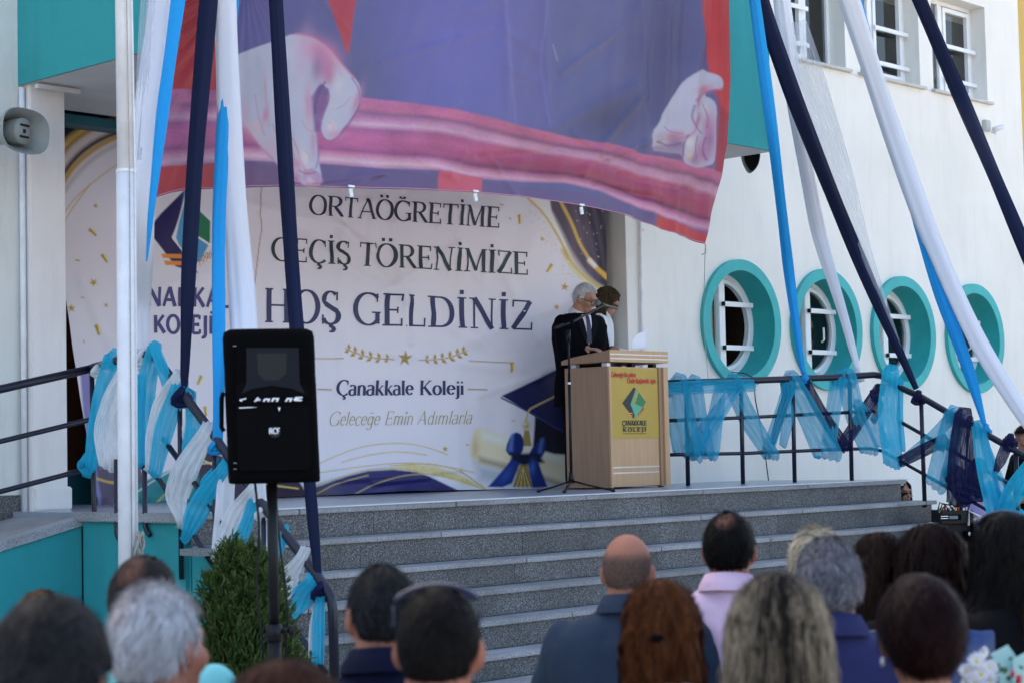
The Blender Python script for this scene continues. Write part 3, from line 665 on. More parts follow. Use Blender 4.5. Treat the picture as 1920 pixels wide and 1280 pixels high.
# ---- lettering: strokes with a broad pen (upright strokes thick, level strokes thin)
def arcp(cx, cy, rx, ry, a0, a1, n=14): return [(cx + rx * math.cos(math.radians(a0 + (a1 - a0) * i / n)), cy + ry * math.sin(math.radians(a0 + (a1 - a0) * i / n))) for i in range(n + 1)]
def L(*p): return ('p', list(p))
def T(x, y, w=.24): return ('s', x, y, w)
def D(x, y, r=.07): return ('d', x, y, r)
dots2 = lambda x, y=1.17: [D(x - .14, y), D(x + .14, y)]
ced = lambda x: [L((x, 0), (x + .02, -.07), *arcp(x, -.15, .09, .08, 60, -120, 6))]
GL = {
 'O': (.86, [L(*arcp(.43, .5, .36, .49, 90, 450, 28))]), 'R': (.80, [L((.17, 0), (.17, 1)), T(.17, 0), T(.10, 1, .14), L((.17, .97), (.4, .97), *arcp(.4, .73, .22, .24, 90, -90, 10), (.17, .49)), ('k', (.40, .48), (.72, .02), .12), T(.74, 0, .14)]),
 'T': (.76, [L((.38, 0), (.38, 1)), T(.38, 0, .28), L((.04, .96), (.72, .96)), ('k', (.05, 1), (.05, .78), .04), ('k', (.71, 1), (.71, .78), .04)]),
 'A': (.84, [('k', (.08, 0), (.42, 1), .045), ('k', (.42, 1), (.74, 0), .13), L((.2, .34), (.62, .34)), T(.08, 0, .2), T(.74, 0, .24)]),
 'G': (.86, [L(*arcp(.47, .5, .39, .49, 45, 325, 24)), ('k', (.76, .05), (.76, .42), .11), T(.72, .42, .28), ('k', (.74, .98), (.74, .72), .04)]),
 'E': (.70, [L((.17, 0), (.17, 1)), T(.12, 0, .2), T(.12, 1, .2), L((.17, .97), (.58, .97)), L((.17, .5), (.5, .5)), L((.17, .03), (.6, .03)), ('k', (.59, 1), (.59, .78), .04), ('k', (.62, 0), (.62, .24), .04), ('k', (.5, .6), (.5, .4), .04)]),
 'I': (.36, [L((.18, 0), (.18, 1)), T(.18, 0, .28), T(.18, 1, .28)]),
 'M': (1.02, [('k', (.15, 0), (.17, 1), .05), ('k', (.17, 1), (.5, .05), .12), ('k', (.5, .05), (.82, 1), .05), L((.85, 0), (.85, 1)), T(.15, 0, .24), T(.85, 0, .28), T(.12, 1, .16), T(.9, 1, .18)]),
 'C': (.80, [L(*arcp(.46, .5, .38, .49, 48, 312, 24)), ('k', (.72, .98), (.72, .70), .04)]),
 'S': (.60, [L(*arcp(.30, .74, .21, .245, 40, 200, 10), *arcp(.30, .25, .24, .245, 60, -160, 12)), ('k', (.50, .98), (.50, .72), .04), ('k', (.06, 0), (.06, .28), .04), ('k', (.13, .62), (.5, .4), .12)]),
 'N': (.90, [('k', (.16, 0), (.16, 1), .045), ('k', (.16, 1), (.74, 0), .13), ('k', (.74, 0), (.74, 1), .045), T(.16, 0, .24), T(.12, 1, .2), T(.74, 1, .24)]),
 'Z': (.72, [L((.08, .97), (.64, .97)), ('k', (.64, .97), (.08, .03), .13), L((.08, .03), (.66, .03)), ('k', (.09, 1), (.09, .76), .04), ('k', (.66, 0), (.66, .26), .04)]),
 'H': (.90, [L((.18, 0), (.18, 1)), L((.72, 0), (.72, 1)), L((.18, .51), (.72, .51)), T(.18, 0), T(.18, 1), T(.72, 0), T(.72, 1)]),
 'L': (.68, [L((.18, 0), (.18, 1)), T(.18, 1), T(.12, 0, .2), L((.18, .03), (.62, .03)), ('k', (.62, 0), (.62, .28), .04)]),
 'D': (.88, [L((.18, 0), (.18, 1)), T(.12, 0, .2), T(.12, 1, .2), L((.18, .97), (.42, .97), *arcp(.42, .5, .37, .47, 90, -90, 16), (.18, .03))]),
 'K': (.86, [L((.18, 0), (.18, 1)), T(.18, 0), T(.18, 1), ('k', (.22, .42), (.68, 1), .045), ('k', (.34, .56), (.74, 0), .13), T(.76, 0, .2), T(.68, 1, .2)]),
 'J': (.46, [L((.28, 1), (.28, .05), *arcp(.12, .0, .16, .2, 0, -120, 6)), T(.28, 1)]),
 'B': (.76, [L((.17, 0), (.17, 1)), L((.17, .97), *arcp(.4, .75, .2, .22, 90, -90, 8), (.17, .53)), L(*arcp(.42, .27, .25, .25, 90, -90, 8), (.17, .03))]),
 'F': (.66, [L((.17, 0), (.17, 1)), L((.17, .96), (.6, .96)), L((.17, .5), (.52, .5))]),
 'a': (.52, [L(*arcp(.24, .50, .17, .17, 150, 10, 8), (.41, .1), (.49, .04)), L((.41, .42), *arcp(.22, .2, .17, .19, 70, 320, 14), (.41, .12))]),
 'n': (.60, [L((.13, 0), (.13, .66)), L((.13, .5), *arcp(.31, .44, .17, .22, 140, 0, 10), (.48, 0)), T(.13, 0, .22), T(.48, 0, .22), T(.09, .65, .1)]),
 'm': (.90, [L((.13, 0), (.13, .66)), L((.13, .5), *arcp(.3, .44, .15, .22, 140, 0, 10), (.45, 0)), L((.45, .5), *arcp(.62, .44, .15, .22, 140, 0, 10), (.77, 0)), T(.13, 0, .2), T(.45, 0, .2), T(.77, 0, .2)]),
 'k': (.58, [L((.13, 0), (.13, 1)), ('k', (.17, .28), (.46, .66), .045), ('k', (.25, .38), (.5, 0), .11), T(.13, 0, .22), T(.09, 1, .14), T(.5, 0, .16), T(.46, .66, .14)]),
 'l': (.28, [L((.14, 0), (.14, 1)), T(.14, 0, .22), T(.1, 1, .12)]),
 'e': (.52, [L((.09, .38), (.44, .38), *arcp(.27, .35, .19, .31, 10, 320, 22))]),
 'c': (.48, [L(*arcp(.28, .33, .2, .32, 45, 315, 18))]),
 'o': (.58, [L(*arcp(.29, .33, .22, .32, 90, 450, 22))]),
 'j': (.28, [L((.16, .66), (.16, -.1), *arcp(.04, -.12, .12, .15, 0, -110, 6)), D(.15, .88), T(.12, .65, .12)]),
 'i': (.28, [L((.14, 0), (.14, .66)), D(.13, .88), T(.14, 0, .22), T(.1, .65, .12)]),
 '1': (.4, [L((.2, 0), (.2, 1)), L((.04, .8), (.2, 1))]), '9': (.56, [L(*arcp(.28, .68, .2, .3, 0, 360, 18)), L((.48, .68), (.42, .2), (.2, 0))]), '6': (.56, [L(*arcp(.28, .32, .2, .3, 0, 360, 18)), L((.08, .32), (.14, .8), (.36, 1))]),
 'd': (.58, [L((.46, 0), (.46, 1)), L((.46, .5), *arcp(.27, .33, .19, .32, 60, 300, 18), (.46, .15))]),
 'r': (.42, [L((.13, 0), (.13, .66)), L((.13, .45), *arcp(.29, .44, .14, .2, 150, 40, 6)), T(.13, 0, .22)]),
 'b': (.58, [L((.13, 0), (.13, 1)), L((.13, .5), *arcp(.31, .33, .19, .32, 120, -120, 18), (.13, .15))]),
 's': (.44, [L(*arcp(.22, .49, .14, .16, 40, 200, 8), *arcp(.22, .17, .16, .17, 60, -160, 10))]),
 'g': (.56, [L(*arcp(.27, .35, .19, .3, 0, 360, 18)), L((.46, .64), (.46, -.1), *arcp(.27, -.1, .19, .2, 0, -150, 8))]),
 'p': (.58, [L((.13, -.3), (.13, .66)), L((.13, .5), *arcp(.31, .33, .19, .32, 120, -120, 18), (.13, .15))]),
 '.': (.22, [D(.1, .05, .06)]), ' ': (.34, []), '-': (.5, [L((.05, .45), (.45, .45))]),
}
def g_ext(base, new, extra, w=None): a, s = GL[base]; GL[new] = (w or a, s + extra)
g_ext('O', 'Ö', dots2(.43)); g_ext('I', 'İ', [D(.18, 1.17)]); g_ext('C', 'Ç', ced(.44)); g_ext('S', 'Ş', ced(.30))
g_ext('G', 'Ğ', [L(*arcp(.45, 1.24, .14, .12, 200, 340, 8))]); g_ext('g', 'ğ', [L(*arcp(.27, .95, .12, .1, 200, 340, 6))]); g_ext('c', 'ç', ced(.26)); g_ext('s', 'ş', ced(.2)); GL['ı'] = (.28, GL['i'][1][:1])
g_ext('o', 'ö', [D(.17, .86), D(.4, .86)])
def lettering(name, text, quad, place, m, parent, T_=.15, t_=.055, serif=True, slant=0, track=0., fit=None, grad=None, label=None):
    """quad: baseline-left, baseline-right, cap height px left, right. place(x,y,off) -> world"""
    (x0, y0), (x1, y1), h0, h1 = quad
    W = sum(GL[c][0] + track for c in text) - track; V = []; Fc = []; cnt = 0; cur = 0
    def put(u, v, off):
        s = (u + slant * v) / W; h = h0 + (h1 - h0) * s; x = x0 + (x1 - x0) * s; y = y0 + (y1 - y0) * s - v * h
        return place(x, y, off)
    def thick(dx, dy):
        l = math.hypot(dx, dy) + 1e-9; return math.sqrt((T_ * dy / l) ** 2 + (t_ * dx / l) ** 2)
    def poly(P, wf):
        nonlocal cnt
        off = .0035 + .00012 * (cnt % 25); cnt += 1; o = len(V)
        # resample so the strokes follow the cloth
        Q = [P[0]]
        for a, b_ in zip(P[:-1], P[1:]):
            k = max(1, int(math.hypot(b_[0] - a[0], b_[1] - a[1]) / .14))
            Q += [(a[0] + (b_[0] - a[0]) * i / k, a[1] + (b_[1] - a[1]) * i / k) for i in range(1, k + 1)]
        n = len(Q)
        for i in range(n):
            a, b_ = Q[max(i - 1, 0)], Q[min(i + 1, n - 1)]; dx, dy = b_[0] - a[0], b_[1] - a[1]; l = math.hypot(dx, dy) + 1e-9
            w_ = wf(dx, dy) / 2; nx, ny = -dy / l * w_, dx / l * w_
            V.append(put(Q[i][0] + nx + cur, Q[i][1] + ny, off)); V.append(put(Q[i][0] - nx + cur, Q[i][1] - ny, off))
        for i in range(n - 1): Fc.append((o + 2 * i, o + 2 * i + 1, o + 2 * i + 3, o + 2 * i + 2))
    for c in text:
        adv, st = GL[c]
        for s in st:
            if s[0] == 'p': poly(s[1], thick)
            elif s[0] == 'k': poly([s[1], s[2]], (lambda w_: (lambda dx, dy: w_ * (T_ / .125 if w_ > .06 else t_ / .045)))(s[3]))
            elif s[0] == 's':
                if serif: poly([(s[1] - s[3] / 2, s[2] + (.02 if s[2] < .3 else -.02)), (s[1] + s[3] / 2, s[2] + (.02 if s[2] < .3 else -.02))], lambda dx, dy: .045)
            elif s[0] == 'd':
                r = s[3]; poly([(s[1], s[2] - r), (s[1], s[2] - r * .5), (s[1], s[2] + r * .5), (s[1], s[2] + r)], lambda dx, dy: r * 1.8)
        cur += adv + track
    q = MB(); q.v = [tuple(p) for p in V]; q.f = Fc
    o = obj(name, q, m, parent, fix=False)
    if label: o['label'] = label
    return o
i_green = mat('dark_green_ink', (.010, .040, .038), .5); i_navy = mat('navy_ink', (.022, .028, .11), .5); i_dk = mat('blue_black_ink', (.018, .022, .06), .5)
i_gold = mat('gold_ink', (.42, .34, .13), .5); i_viol = mat('violet_ink', (.06, .045, .20), .5); i_org = mat('orange_ink', (.70, .28, .08), .5)
lettering('text_line', 'ORTAÖĞRETİME', ((578, 403), (937, 428), 37, 39), bpt, i_dk, banner)
lettering('text_line', 'GEÇİŞ TÖRENİMİZE', ((507, 489), (993, 516), 44, 43), bpt, i_green, banner)
lettering('text_line', 'HOŞ GELDİNİZ', ((494, 604), (1000, 619), 64, 55), bpt, i_navy, banner, track=.03)
lettering('text_line', 'Çanakkale Koleji', ((630, 741), (870, 739), 29, 26), bpt, i_navy, banner, T_=.17, t_=.075)
lettering('text_line', 'Geleceğe Emin Adımlarla', ((616, 798), (884, 794), 27, 25), bpt, i_gold, banner, T_=.075, t_=.035, serif=False, slant=.28)
lettering('text_line', 'ÇANAKKALE', ((222, 573), (458, 577), 36, 36), bpt, i_viol, banner, T_=.2, t_=.16, serif=False)
lettering('text_line', 'KOLEJİ', ((286, 624), (402, 626), 33, 34), bpt, i_viol, banner, T_=.21, t_=.17, serif=False)
lettering('text_line', '1996', ((372, 502), (398, 482), 17, 15), bpt, i_org, banner, T_=.1, t_=.08, serif=False)

# ---- large satin flag hanging in front of the balcony
YF = YB - .22
place_f = plane_place((0, YF, 0), (0, -1, 0))
def disp_f(X, Y):
    d = .10 * np.sin((X - 300) / 1060. * math.pi) + .10 * (fnoise(X / 300., Y / 380., 31) - .5)
    L_ = np.exp(-np.clip(X - 330, 0, None) / 75.)                      # tension creases fanning from the left hem
    ang = np.arctan2(Y + 40, X - 455); d = d + L_ * .012 * np.sin(ang * 46) + L_ * .02 * (vnoise(ang * 9, np.hypot(X - 455, Y + 40) / 200., 3) - .5)
    R_ = np.clip((X - 1120) / 160., 0, 1)                                # long vertical folds at the right
    d = d + R_ * (.016 * np.sin(X / 9. + Y / 95.) + .02 * (vnoise(X / 13. + Y / 210., Y / 300., 12) - .5) * 2)
    for (x0, y0, x1, y1, w_, a) in [(1075, 330, 1190, 190, 8, .02), (1010, 250, 1180, 165, 12, .012), (930, -60, 930, 240, 8, .010), (1000, -60, 1012, 230, 9, .010), (880, 300, 1010, 290, 8, -.014), (1100, 350, 1235, 375, 7, -.02), (760, 300, 830, 340, 8, .012),
                                    (430, 30, 470, -60, 5, .012), (690, 330, 640, 355, 7, .012), (1215, 400, 1200, 180, 9, .014), (1000, 330, 1110, 322, 8, .012), (920, 60, 990, 100, 10, .008), (930, 130, 1000, 160, 10, .008), (1190, 0, 1205, 180, 6, .012)]:
        d = d + a * np.exp(-(seg_d(X, Y, [(x0, y0), (x1, y1)]) / w_) ** 2)
    d = d + .05 * np.clip((Y - 300) / 100, 0, 1) * (vnoise(X / 70., Y / 120., 41) - .5)
    d = d + .014 * (vnoise(X / 26. + Y / 60., Y / 70. - X / 90., 51) - .5) + .010 * np.abs(vnoise((X + Y * .5) / 34., (Y - X * .4) / 80., 52) - .5)
    for (x0, y0, x1, y1, w_, a) in [(700, 120, 900, 60, 7, .008), (720, 260, 840, 200, 7, .009), (560, -40, 640, 60, 6, .01), (1040, 140, 1150, 60, 6, .012), (1120, 300, 1260, 250, 6, .014), (900, 300, 960, 390, 6, .012), (520, 350, 700, 330, 5, .012), (1060, 250, 1130, 300, 6, .014), (1150, 330, 1300, 360, 7, -.016), (860, 20, 980, -20, 8, .008), (820, 330, 850, 290, 5, .012)]:
        d = d + a * np.exp(-(seg_d(X, Y, [(x0, y0), (x1, y1)]) / w_) ** 2)
    return d
BU = [(-200, 150), (290, 166), (440, 172), (660, 186), (760, 198), (850, 213), (960, 240), (1060, 262), (1150, 274), (1200, 290), (1290, 304), (1350, 322), (1500, 350)]
BL = [(-200, 318), (290, 316), (440, 303), (560, 308), (700, 320), (800, 324), (860, 338), (960, 345), (1040, 347), (1110, 362), (1200, 395), (1280, 420), (1340, 440), (1500, 480)]
def paint_f(X, Y):
    k = .62
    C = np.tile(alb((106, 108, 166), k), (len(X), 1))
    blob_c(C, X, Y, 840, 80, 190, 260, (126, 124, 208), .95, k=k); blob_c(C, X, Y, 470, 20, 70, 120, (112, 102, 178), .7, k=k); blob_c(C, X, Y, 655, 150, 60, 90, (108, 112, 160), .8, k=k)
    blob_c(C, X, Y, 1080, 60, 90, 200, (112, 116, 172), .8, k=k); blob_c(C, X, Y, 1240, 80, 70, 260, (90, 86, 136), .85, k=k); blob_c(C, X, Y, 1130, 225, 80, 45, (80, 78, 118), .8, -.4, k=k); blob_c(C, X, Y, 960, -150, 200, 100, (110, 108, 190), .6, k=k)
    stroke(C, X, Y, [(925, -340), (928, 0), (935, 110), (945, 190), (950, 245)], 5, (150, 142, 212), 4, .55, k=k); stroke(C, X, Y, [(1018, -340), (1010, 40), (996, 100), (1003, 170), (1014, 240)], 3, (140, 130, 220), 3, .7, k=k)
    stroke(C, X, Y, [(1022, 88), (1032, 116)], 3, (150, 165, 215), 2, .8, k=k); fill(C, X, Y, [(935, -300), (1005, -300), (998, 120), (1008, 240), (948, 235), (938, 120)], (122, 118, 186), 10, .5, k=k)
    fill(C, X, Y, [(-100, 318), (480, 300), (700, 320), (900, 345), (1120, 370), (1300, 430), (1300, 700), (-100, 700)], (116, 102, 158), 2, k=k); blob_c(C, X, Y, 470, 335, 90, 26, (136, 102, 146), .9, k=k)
    red = (206, 74, 84)
    fill(C, X, Y, [(100, -500), (560, -500), (440, -20), (415, 40), (404, 80), (404, 175), (100, 175)], red, 2, k=k)
    fill(C, X, Y, [(590, -40), (662, -40), (652, 30), (642, 106), (636, 98)], (198, 78, 96), 2, k=k); fill(C, X, Y, [(540, -500), (690, -500), (664, -30), (588, -30)], red, 2, k=k)
    fill(C, X, Y, [(1310, -500), (1420, -500), (1420, 330), (1350, 326), (1352, 215), (1338, 170), (1322, 60), (1313, 25)], (216, 70, 76), 3, k=k); fill(C, X, Y, [(1345, 195), (1368, 215), (1368, 330), (1342, 330)], (178, 62, 84), 6, k=k)
    # sash: colour runs across the band by its fractional width
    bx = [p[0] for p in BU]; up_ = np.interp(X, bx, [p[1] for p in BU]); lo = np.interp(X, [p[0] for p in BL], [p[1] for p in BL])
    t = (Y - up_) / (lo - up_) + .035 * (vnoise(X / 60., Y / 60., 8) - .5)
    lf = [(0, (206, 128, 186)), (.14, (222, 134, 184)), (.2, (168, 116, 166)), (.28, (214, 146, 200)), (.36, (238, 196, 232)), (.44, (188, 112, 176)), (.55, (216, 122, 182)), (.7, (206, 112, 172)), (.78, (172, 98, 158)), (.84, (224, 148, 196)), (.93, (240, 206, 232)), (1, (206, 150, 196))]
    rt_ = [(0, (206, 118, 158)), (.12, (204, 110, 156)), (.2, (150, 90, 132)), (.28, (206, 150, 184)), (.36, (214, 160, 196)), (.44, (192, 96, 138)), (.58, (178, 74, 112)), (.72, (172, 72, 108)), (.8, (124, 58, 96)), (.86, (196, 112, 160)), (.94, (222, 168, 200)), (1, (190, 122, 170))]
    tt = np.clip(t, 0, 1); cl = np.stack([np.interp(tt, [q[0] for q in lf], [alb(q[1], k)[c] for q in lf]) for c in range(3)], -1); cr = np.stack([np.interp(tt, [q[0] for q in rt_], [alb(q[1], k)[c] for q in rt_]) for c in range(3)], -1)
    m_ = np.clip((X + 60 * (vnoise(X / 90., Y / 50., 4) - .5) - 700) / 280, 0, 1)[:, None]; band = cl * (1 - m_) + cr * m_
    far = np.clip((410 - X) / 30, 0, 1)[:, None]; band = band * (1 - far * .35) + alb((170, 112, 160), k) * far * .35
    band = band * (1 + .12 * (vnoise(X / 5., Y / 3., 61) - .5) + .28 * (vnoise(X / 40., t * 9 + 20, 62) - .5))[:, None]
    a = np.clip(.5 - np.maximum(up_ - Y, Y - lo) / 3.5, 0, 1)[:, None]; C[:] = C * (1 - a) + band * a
    fill(C, X, Y, [(480, 400), (800, 400), (800, 323), (884, 338), (878, 400), (798, 400)][2:], (224, 104, 134), 2, k=k)
    fill(C, X, Y, [(100, 322), (404, 308), (404, 420), (100, 420)], (206, 78, 90), 2, k=k)
    fill(C, X, Y, [(1226, 402), (1330, 440), (1400, 470), (1340, 520), (1222, 480)], (206, 68, 76), 2, k=k)
    Lh, Pk, Dk, Wm = (208, 212, 240), (226, 146, 190), (150, 112, 170), (238, 206, 226)
    # left hand
    fill(C, X, Y, [(430, 108), (470, 92), (505, 80), (545, 64), (575, 70), (606, 92), (634, 128), (655, 155), (662, 175), (658, 200), (646, 222), (628, 244), (612, 264), (600, 268), (589, 258), (585, 240), (592, 215), (602, 190), (600, 168), (586, 160), (575, 186), (578, 230), (582, 270), (583, 305), (588, 340), (580, 356), (566, 356), (550, 348), (532, 338), (512, 312), (490, 292), (468, 262), (448, 238), (430, 230)], Lh, 1.6, k=k, sm=1)
    for (x, y, rx, ry, c, o, r) in [(590, 100, 42, 26, Pk, .9, .6), (560, 100, 14, 50, (220, 180, 220), .6, .2), (600, 130, 20, 26, (214, 128, 176), .8, .3), (583, 130, 12, 34, Dk, .6, .1), (604, 148, 12, 18, (206, 126, 178), .7, 0), (655, 190, 8, 34, (206, 140, 188), .8, .3), (612, 255, 20, 10, (222, 170, 208), .8, 0), (622, 160, 12, 20, (226, 226, 240), .8, .3), (612, 195, 10, 22, (218, 218, 238), .7, .4),
                                    (566, 200, 8, 40, Pk, .7, 0), (574, 270, 6, 30, (216, 160, 200), .7, 0), (545, 310, 12, 14, Pk, .8, 0), (470, 245, 16, 20, Wm, .8, 0), (500, 280, 18, 22, (232, 192, 222), .8, .6), (489, 160, 4, 36, (216, 190, 222), .7, 0), (488, 218, 6, 18, Pk, .8, .2), (452, 215, 8, 30, (222, 186, 220), .7, 0), (540, 335, 16, 12, (206, 130, 170), .8, .4)]:
        blob_c(C, X, Y, x, y, rx, ry, c, o, r, k=k)
    fill(C, X, Y, [(588, 160), (602, 172), (600, 195), (590, 218), (584, 250), (576, 250), (572, 215), (572, 185)], (140, 106, 166), 3, .9, k=k); fill(C, X, Y, [(572, 205), (598, 200), (585, 245), (590, 262), (606, 270), (640, 262), (640, 300), (584, 300)], (204, 120, 176), 3, .0, k=k)
    stroke(C, X, Y, [(536, 262), (548, 290), (556, 318), (566, 330)], 3, (222, 138, 172), 2, .8, k=k); stroke(C, X, Y, [(488, 150), (490, 200), (494, 240)], 2, (224, 160, 196), 2, .7, k=k); stroke(C, X, Y, [(447, 232), (470, 268), (500, 298), (522, 325)], 3, (220, 150, 186), 2, .8, k=k); stroke(C, X, Y, [(600, 196), (590, 222), (585, 244), (590, 262), (603, 268), (620, 262), (640, 236), (660, 200)], 2.4, (160, 110, 178), 1.6, .8, k=k); stroke(C, X, Y, [(576, 205), (580, 260), (584, 300), (578, 318)], 2.4, (150, 108, 180), 1.6, .8, k=k)
    blob_c(C, X, Y, 606, 240, 10, 11, (238, 222, 238), .95, k=k); blob_c(C, X, Y, 558, 298, 9, 17, (240, 230, 244), 1., k=k); blob_c(C, X, Y, 568, 340, 12, 10, (236, 208, 230), .8, k=k)
    fill(C, X, Y, [(556, 322), (572, 318), (586, 330), (588, 346), (576, 358), (562, 352), (554, 338)], (196, 150, 200), 2, .7, k=k); blob_c(C, X, Y, 566, 342, 8, 9, (238, 210, 232), .9, k=k)
    for P_, c_, w_ in [([(596, 158), (586, 172), (578, 196), (577, 215)], (112, 88, 150), 4), ([(600, 170), (604, 186), (596, 208), (588, 226)], (150, 96, 150), 3), ([(646, 150), (660, 176), (658, 204), (644, 228), (626, 252)], (150, 110, 176), 2.5), ([(545, 66), (575, 70), (606, 92), (634, 128), (650, 150)], (214, 128, 170), 4),
                       ([(526, 240), (534, 270), (540, 300), (536, 322)], (196, 128, 168), 2.5), ([(500, 236), (512, 262), (528, 288)], (214, 150, 184), 2.5), ([(470, 180), (474, 220), (486, 256)], (206, 160, 200), 2), ([(548, 322), (560, 330), (576, 326)], (170, 104, 150), 2.5), ([(540, 336), (552, 352), (560, 356)], (176, 112, 156), 2), ([(612, 110), (622, 128), (628, 146)], (232, 180, 206), 3), ([(618, 208), (632, 200), (642, 186)], (210, 150, 190), 1.6), ([(554, 230), (562, 246), (570, 250)], (214, 160, 196), 1.6)]:
        stroke(C, X, Y, P_, w_, c_, 1.6, .75, k=k)
    for (x, y, rx, ry) in [(597, 240, 6, 8), (556, 296, 5.5, 10), (567, 343, 6, 6)]: stroke(C, X, Y, [(x - rx + 9, y - ry), (x + 9 + rx * .6, y - ry * .2), (x + 9 + rx * .4, y + ry)], 1.2, (214, 150, 176), 1, .6, k=k)
    # right hand
    fill(C, X, Y, [(1216, 285), (1215, 250), (1228, 232), (1233, 212), (1250, 190), (1270, 162), (1290, 144), (1313, 130), (1330, 134), (1352, 146), (1355, 160), (1350, 170), (1335, 168), (1322, 178), (1336, 186), (1342, 205), (1340, 235), (1344, 270), (1342, 300), (1330, 312), (1300, 316), (1278, 306), (1272, 290), (1250, 288), (1232, 286)], (206, 208, 236), 1.6, k=k, sm=1)
    for (x, y, rx, ry, c, o, r) in [(1320, 168, 20, 9, (216, 130, 168), .9, -.3), (1306, 190, 6, 18, (190, 110, 160), .8, .3), (1255, 255, 26, 10, (206, 140, 176), .8, -.1), (1262, 268, 22, 14, (150, 100, 150), .8, 0), (1305, 228, 6, 18, (196, 120, 168), .9, .5), (1330, 240, 12, 36, (206, 130, 180), .8, 0), (1320, 285, 22, 26, (186, 112, 166), .8, 0), (1298, 300, 16, 14, (170, 100, 156), .7, 0), (1332, 262, 8, 20, (150, 96, 156), .6, 0), (1288, 268, 8, 12, (232, 226, 234), .95, 0), (1288, 292, 6, 7, (236, 206, 170), .8, 0), (1228, 262, 14, 16, (186, 176, 190), .8, 0), (1322, 205, 10, 16, (222, 224, 242), .8, 0)]:
        blob_c(C, X, Y, x, y, rx, ry, c, o, r, k=k)
    fill(C, X, Y, [(1212, 276), (1280, 268), (1278, 306), (1246, 292), (1214, 290)], (140, 100, 150), 3, .6, k=k)
    stroke(C, X, Y, [(1262, 262), (1290, 256), (1302, 240), (1306, 214)], 4, (206, 126, 168), 2.5, .8, k=k); stroke(C, X, Y, [(1300, 190), (1312, 180), (1326, 172), (1352, 168)], 4, (190, 104, 150), 2.5, .8, k=k)
    for P_, c_, w_ in [([(1296, 200), (1290, 222), (1300, 240), (1318, 250)], (150, 96, 150), 3), ([(1318, 196), (1330, 214), (1328, 240)], (176, 116, 166), 2.5), ([(1286, 256), (1276, 272), (1276, 292)], (140, 92, 146), 3), ([(1306, 256), (1300, 276), (1306, 296)], (150, 90, 144), 3), ([(1326, 258), (1320, 280), (1326, 300)], (150, 90, 144), 3), ([(1236, 240), (1252, 250), (1276, 252)], (180, 130, 176), 2.5), ([(1224, 268), (1250, 276), (1270, 270)], (130, 94, 144), 3)]:
        stroke(C, X, Y, P_, w_, c_, 1.6, .8, k=k)
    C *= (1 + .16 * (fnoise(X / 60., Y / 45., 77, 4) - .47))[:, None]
    return C
def yb_f(x): return np.interp(x, [290, 318, 345, 400, 520, 640, 760, 870, 960, 1070, 1150, 1230, 1290, 1320], [371, 362, 357, 355, 352, 357.5, 360, 366, 374, 390, 403, 430, 449, 458])
def xf_l(y): return np.interp(y, [-340, 0, 372], [402, 345, 290])
def xf_r(y): return np.interp(y, [-340, 0, 150, 270, 330, 400, 458], [1366, 1367, 1369, 1367, 1357, 1338, 1320])
def ff(s, t):
    y = -340 + (yb_f(290 + 1030 * s) + 340) * t ** .85; return y
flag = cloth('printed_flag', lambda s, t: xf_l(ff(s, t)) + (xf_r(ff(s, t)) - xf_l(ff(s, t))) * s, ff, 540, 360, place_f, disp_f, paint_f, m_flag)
tag(flag, 'huge satin flag printed with two hands and a pink sash hanging from the teal balcony', 'flag')
# seam, clips along the hem, ties
def fpt(x, y, off=.006): X = np.array([float(x)]); Y = np.array([float(y)]); V, n = place_f(X, Y); return V[0] + n * (disp_f(X, Y)[0] + off)
hem = MB()
for sgn in (2.5,):
    P = [fpt(x, float(yb_f(x)) - sgn, .004) for x in np.linspace(292, 1319, 90)]; hem.tube(P, .004, 5)
obj('hem', hem, mat('hem_thread', (.50, .22, .32), .8), flag, smooth=True)
for x in (636, 868, 1071):
    y = float(yb_f(x)); p = fpt(x, y + 4, .01); q = MB()
    q.obox(p + np.array([0, 0, .03]), (1, 0, 0), (0, 1, 0), (0, 0, 1), (.028, .006, .008)); q.obox(p - np.array([.005, 0, .018]), (.98, 0, .2), (0, 1, 0), (-.2, 0, .98), (.016, .006, .03))
    obj('hem_clip', q, m_white, flag)
q = MB(); p = fpt(1320, 458); q.tube([p, p + np.array([0, 0, -.03]), onY(1323, 475, YF), onY(1316, 478, YF)], .006, 6); obj('corner_tie', q, m_rope, flag)
cable = tag(obj('hanging_cord', MB().tube([onY(1322, 468, YF), onY(1319, 600, YW - .1), onY(1328, 712, YW - .25)], .0035, 5), mat('grey_cord', (.35, .36, .37), .7)), 'thin grey cord hanging from the lower right corner of the flag', 'cord')

# ------------------------------------------------------------------ railings
XLr, XRr = XL - .03, XR - .10
RA, RB = (13.35, 11.35), (XRr, 10.30)
rp0, rn = vertplane(RA, RB)
PL = lambda x, y: onX(x, y, XLr)
PRn = lambda x, y: onX(x, y, XRr)
PA = lambda x, y: onP(x, y, rp0, rn)
def rail(name, pts, r, par, m=m_navy, n=12): return obj(name, MB().tube(pts, r, n), m, par, smooth=True)
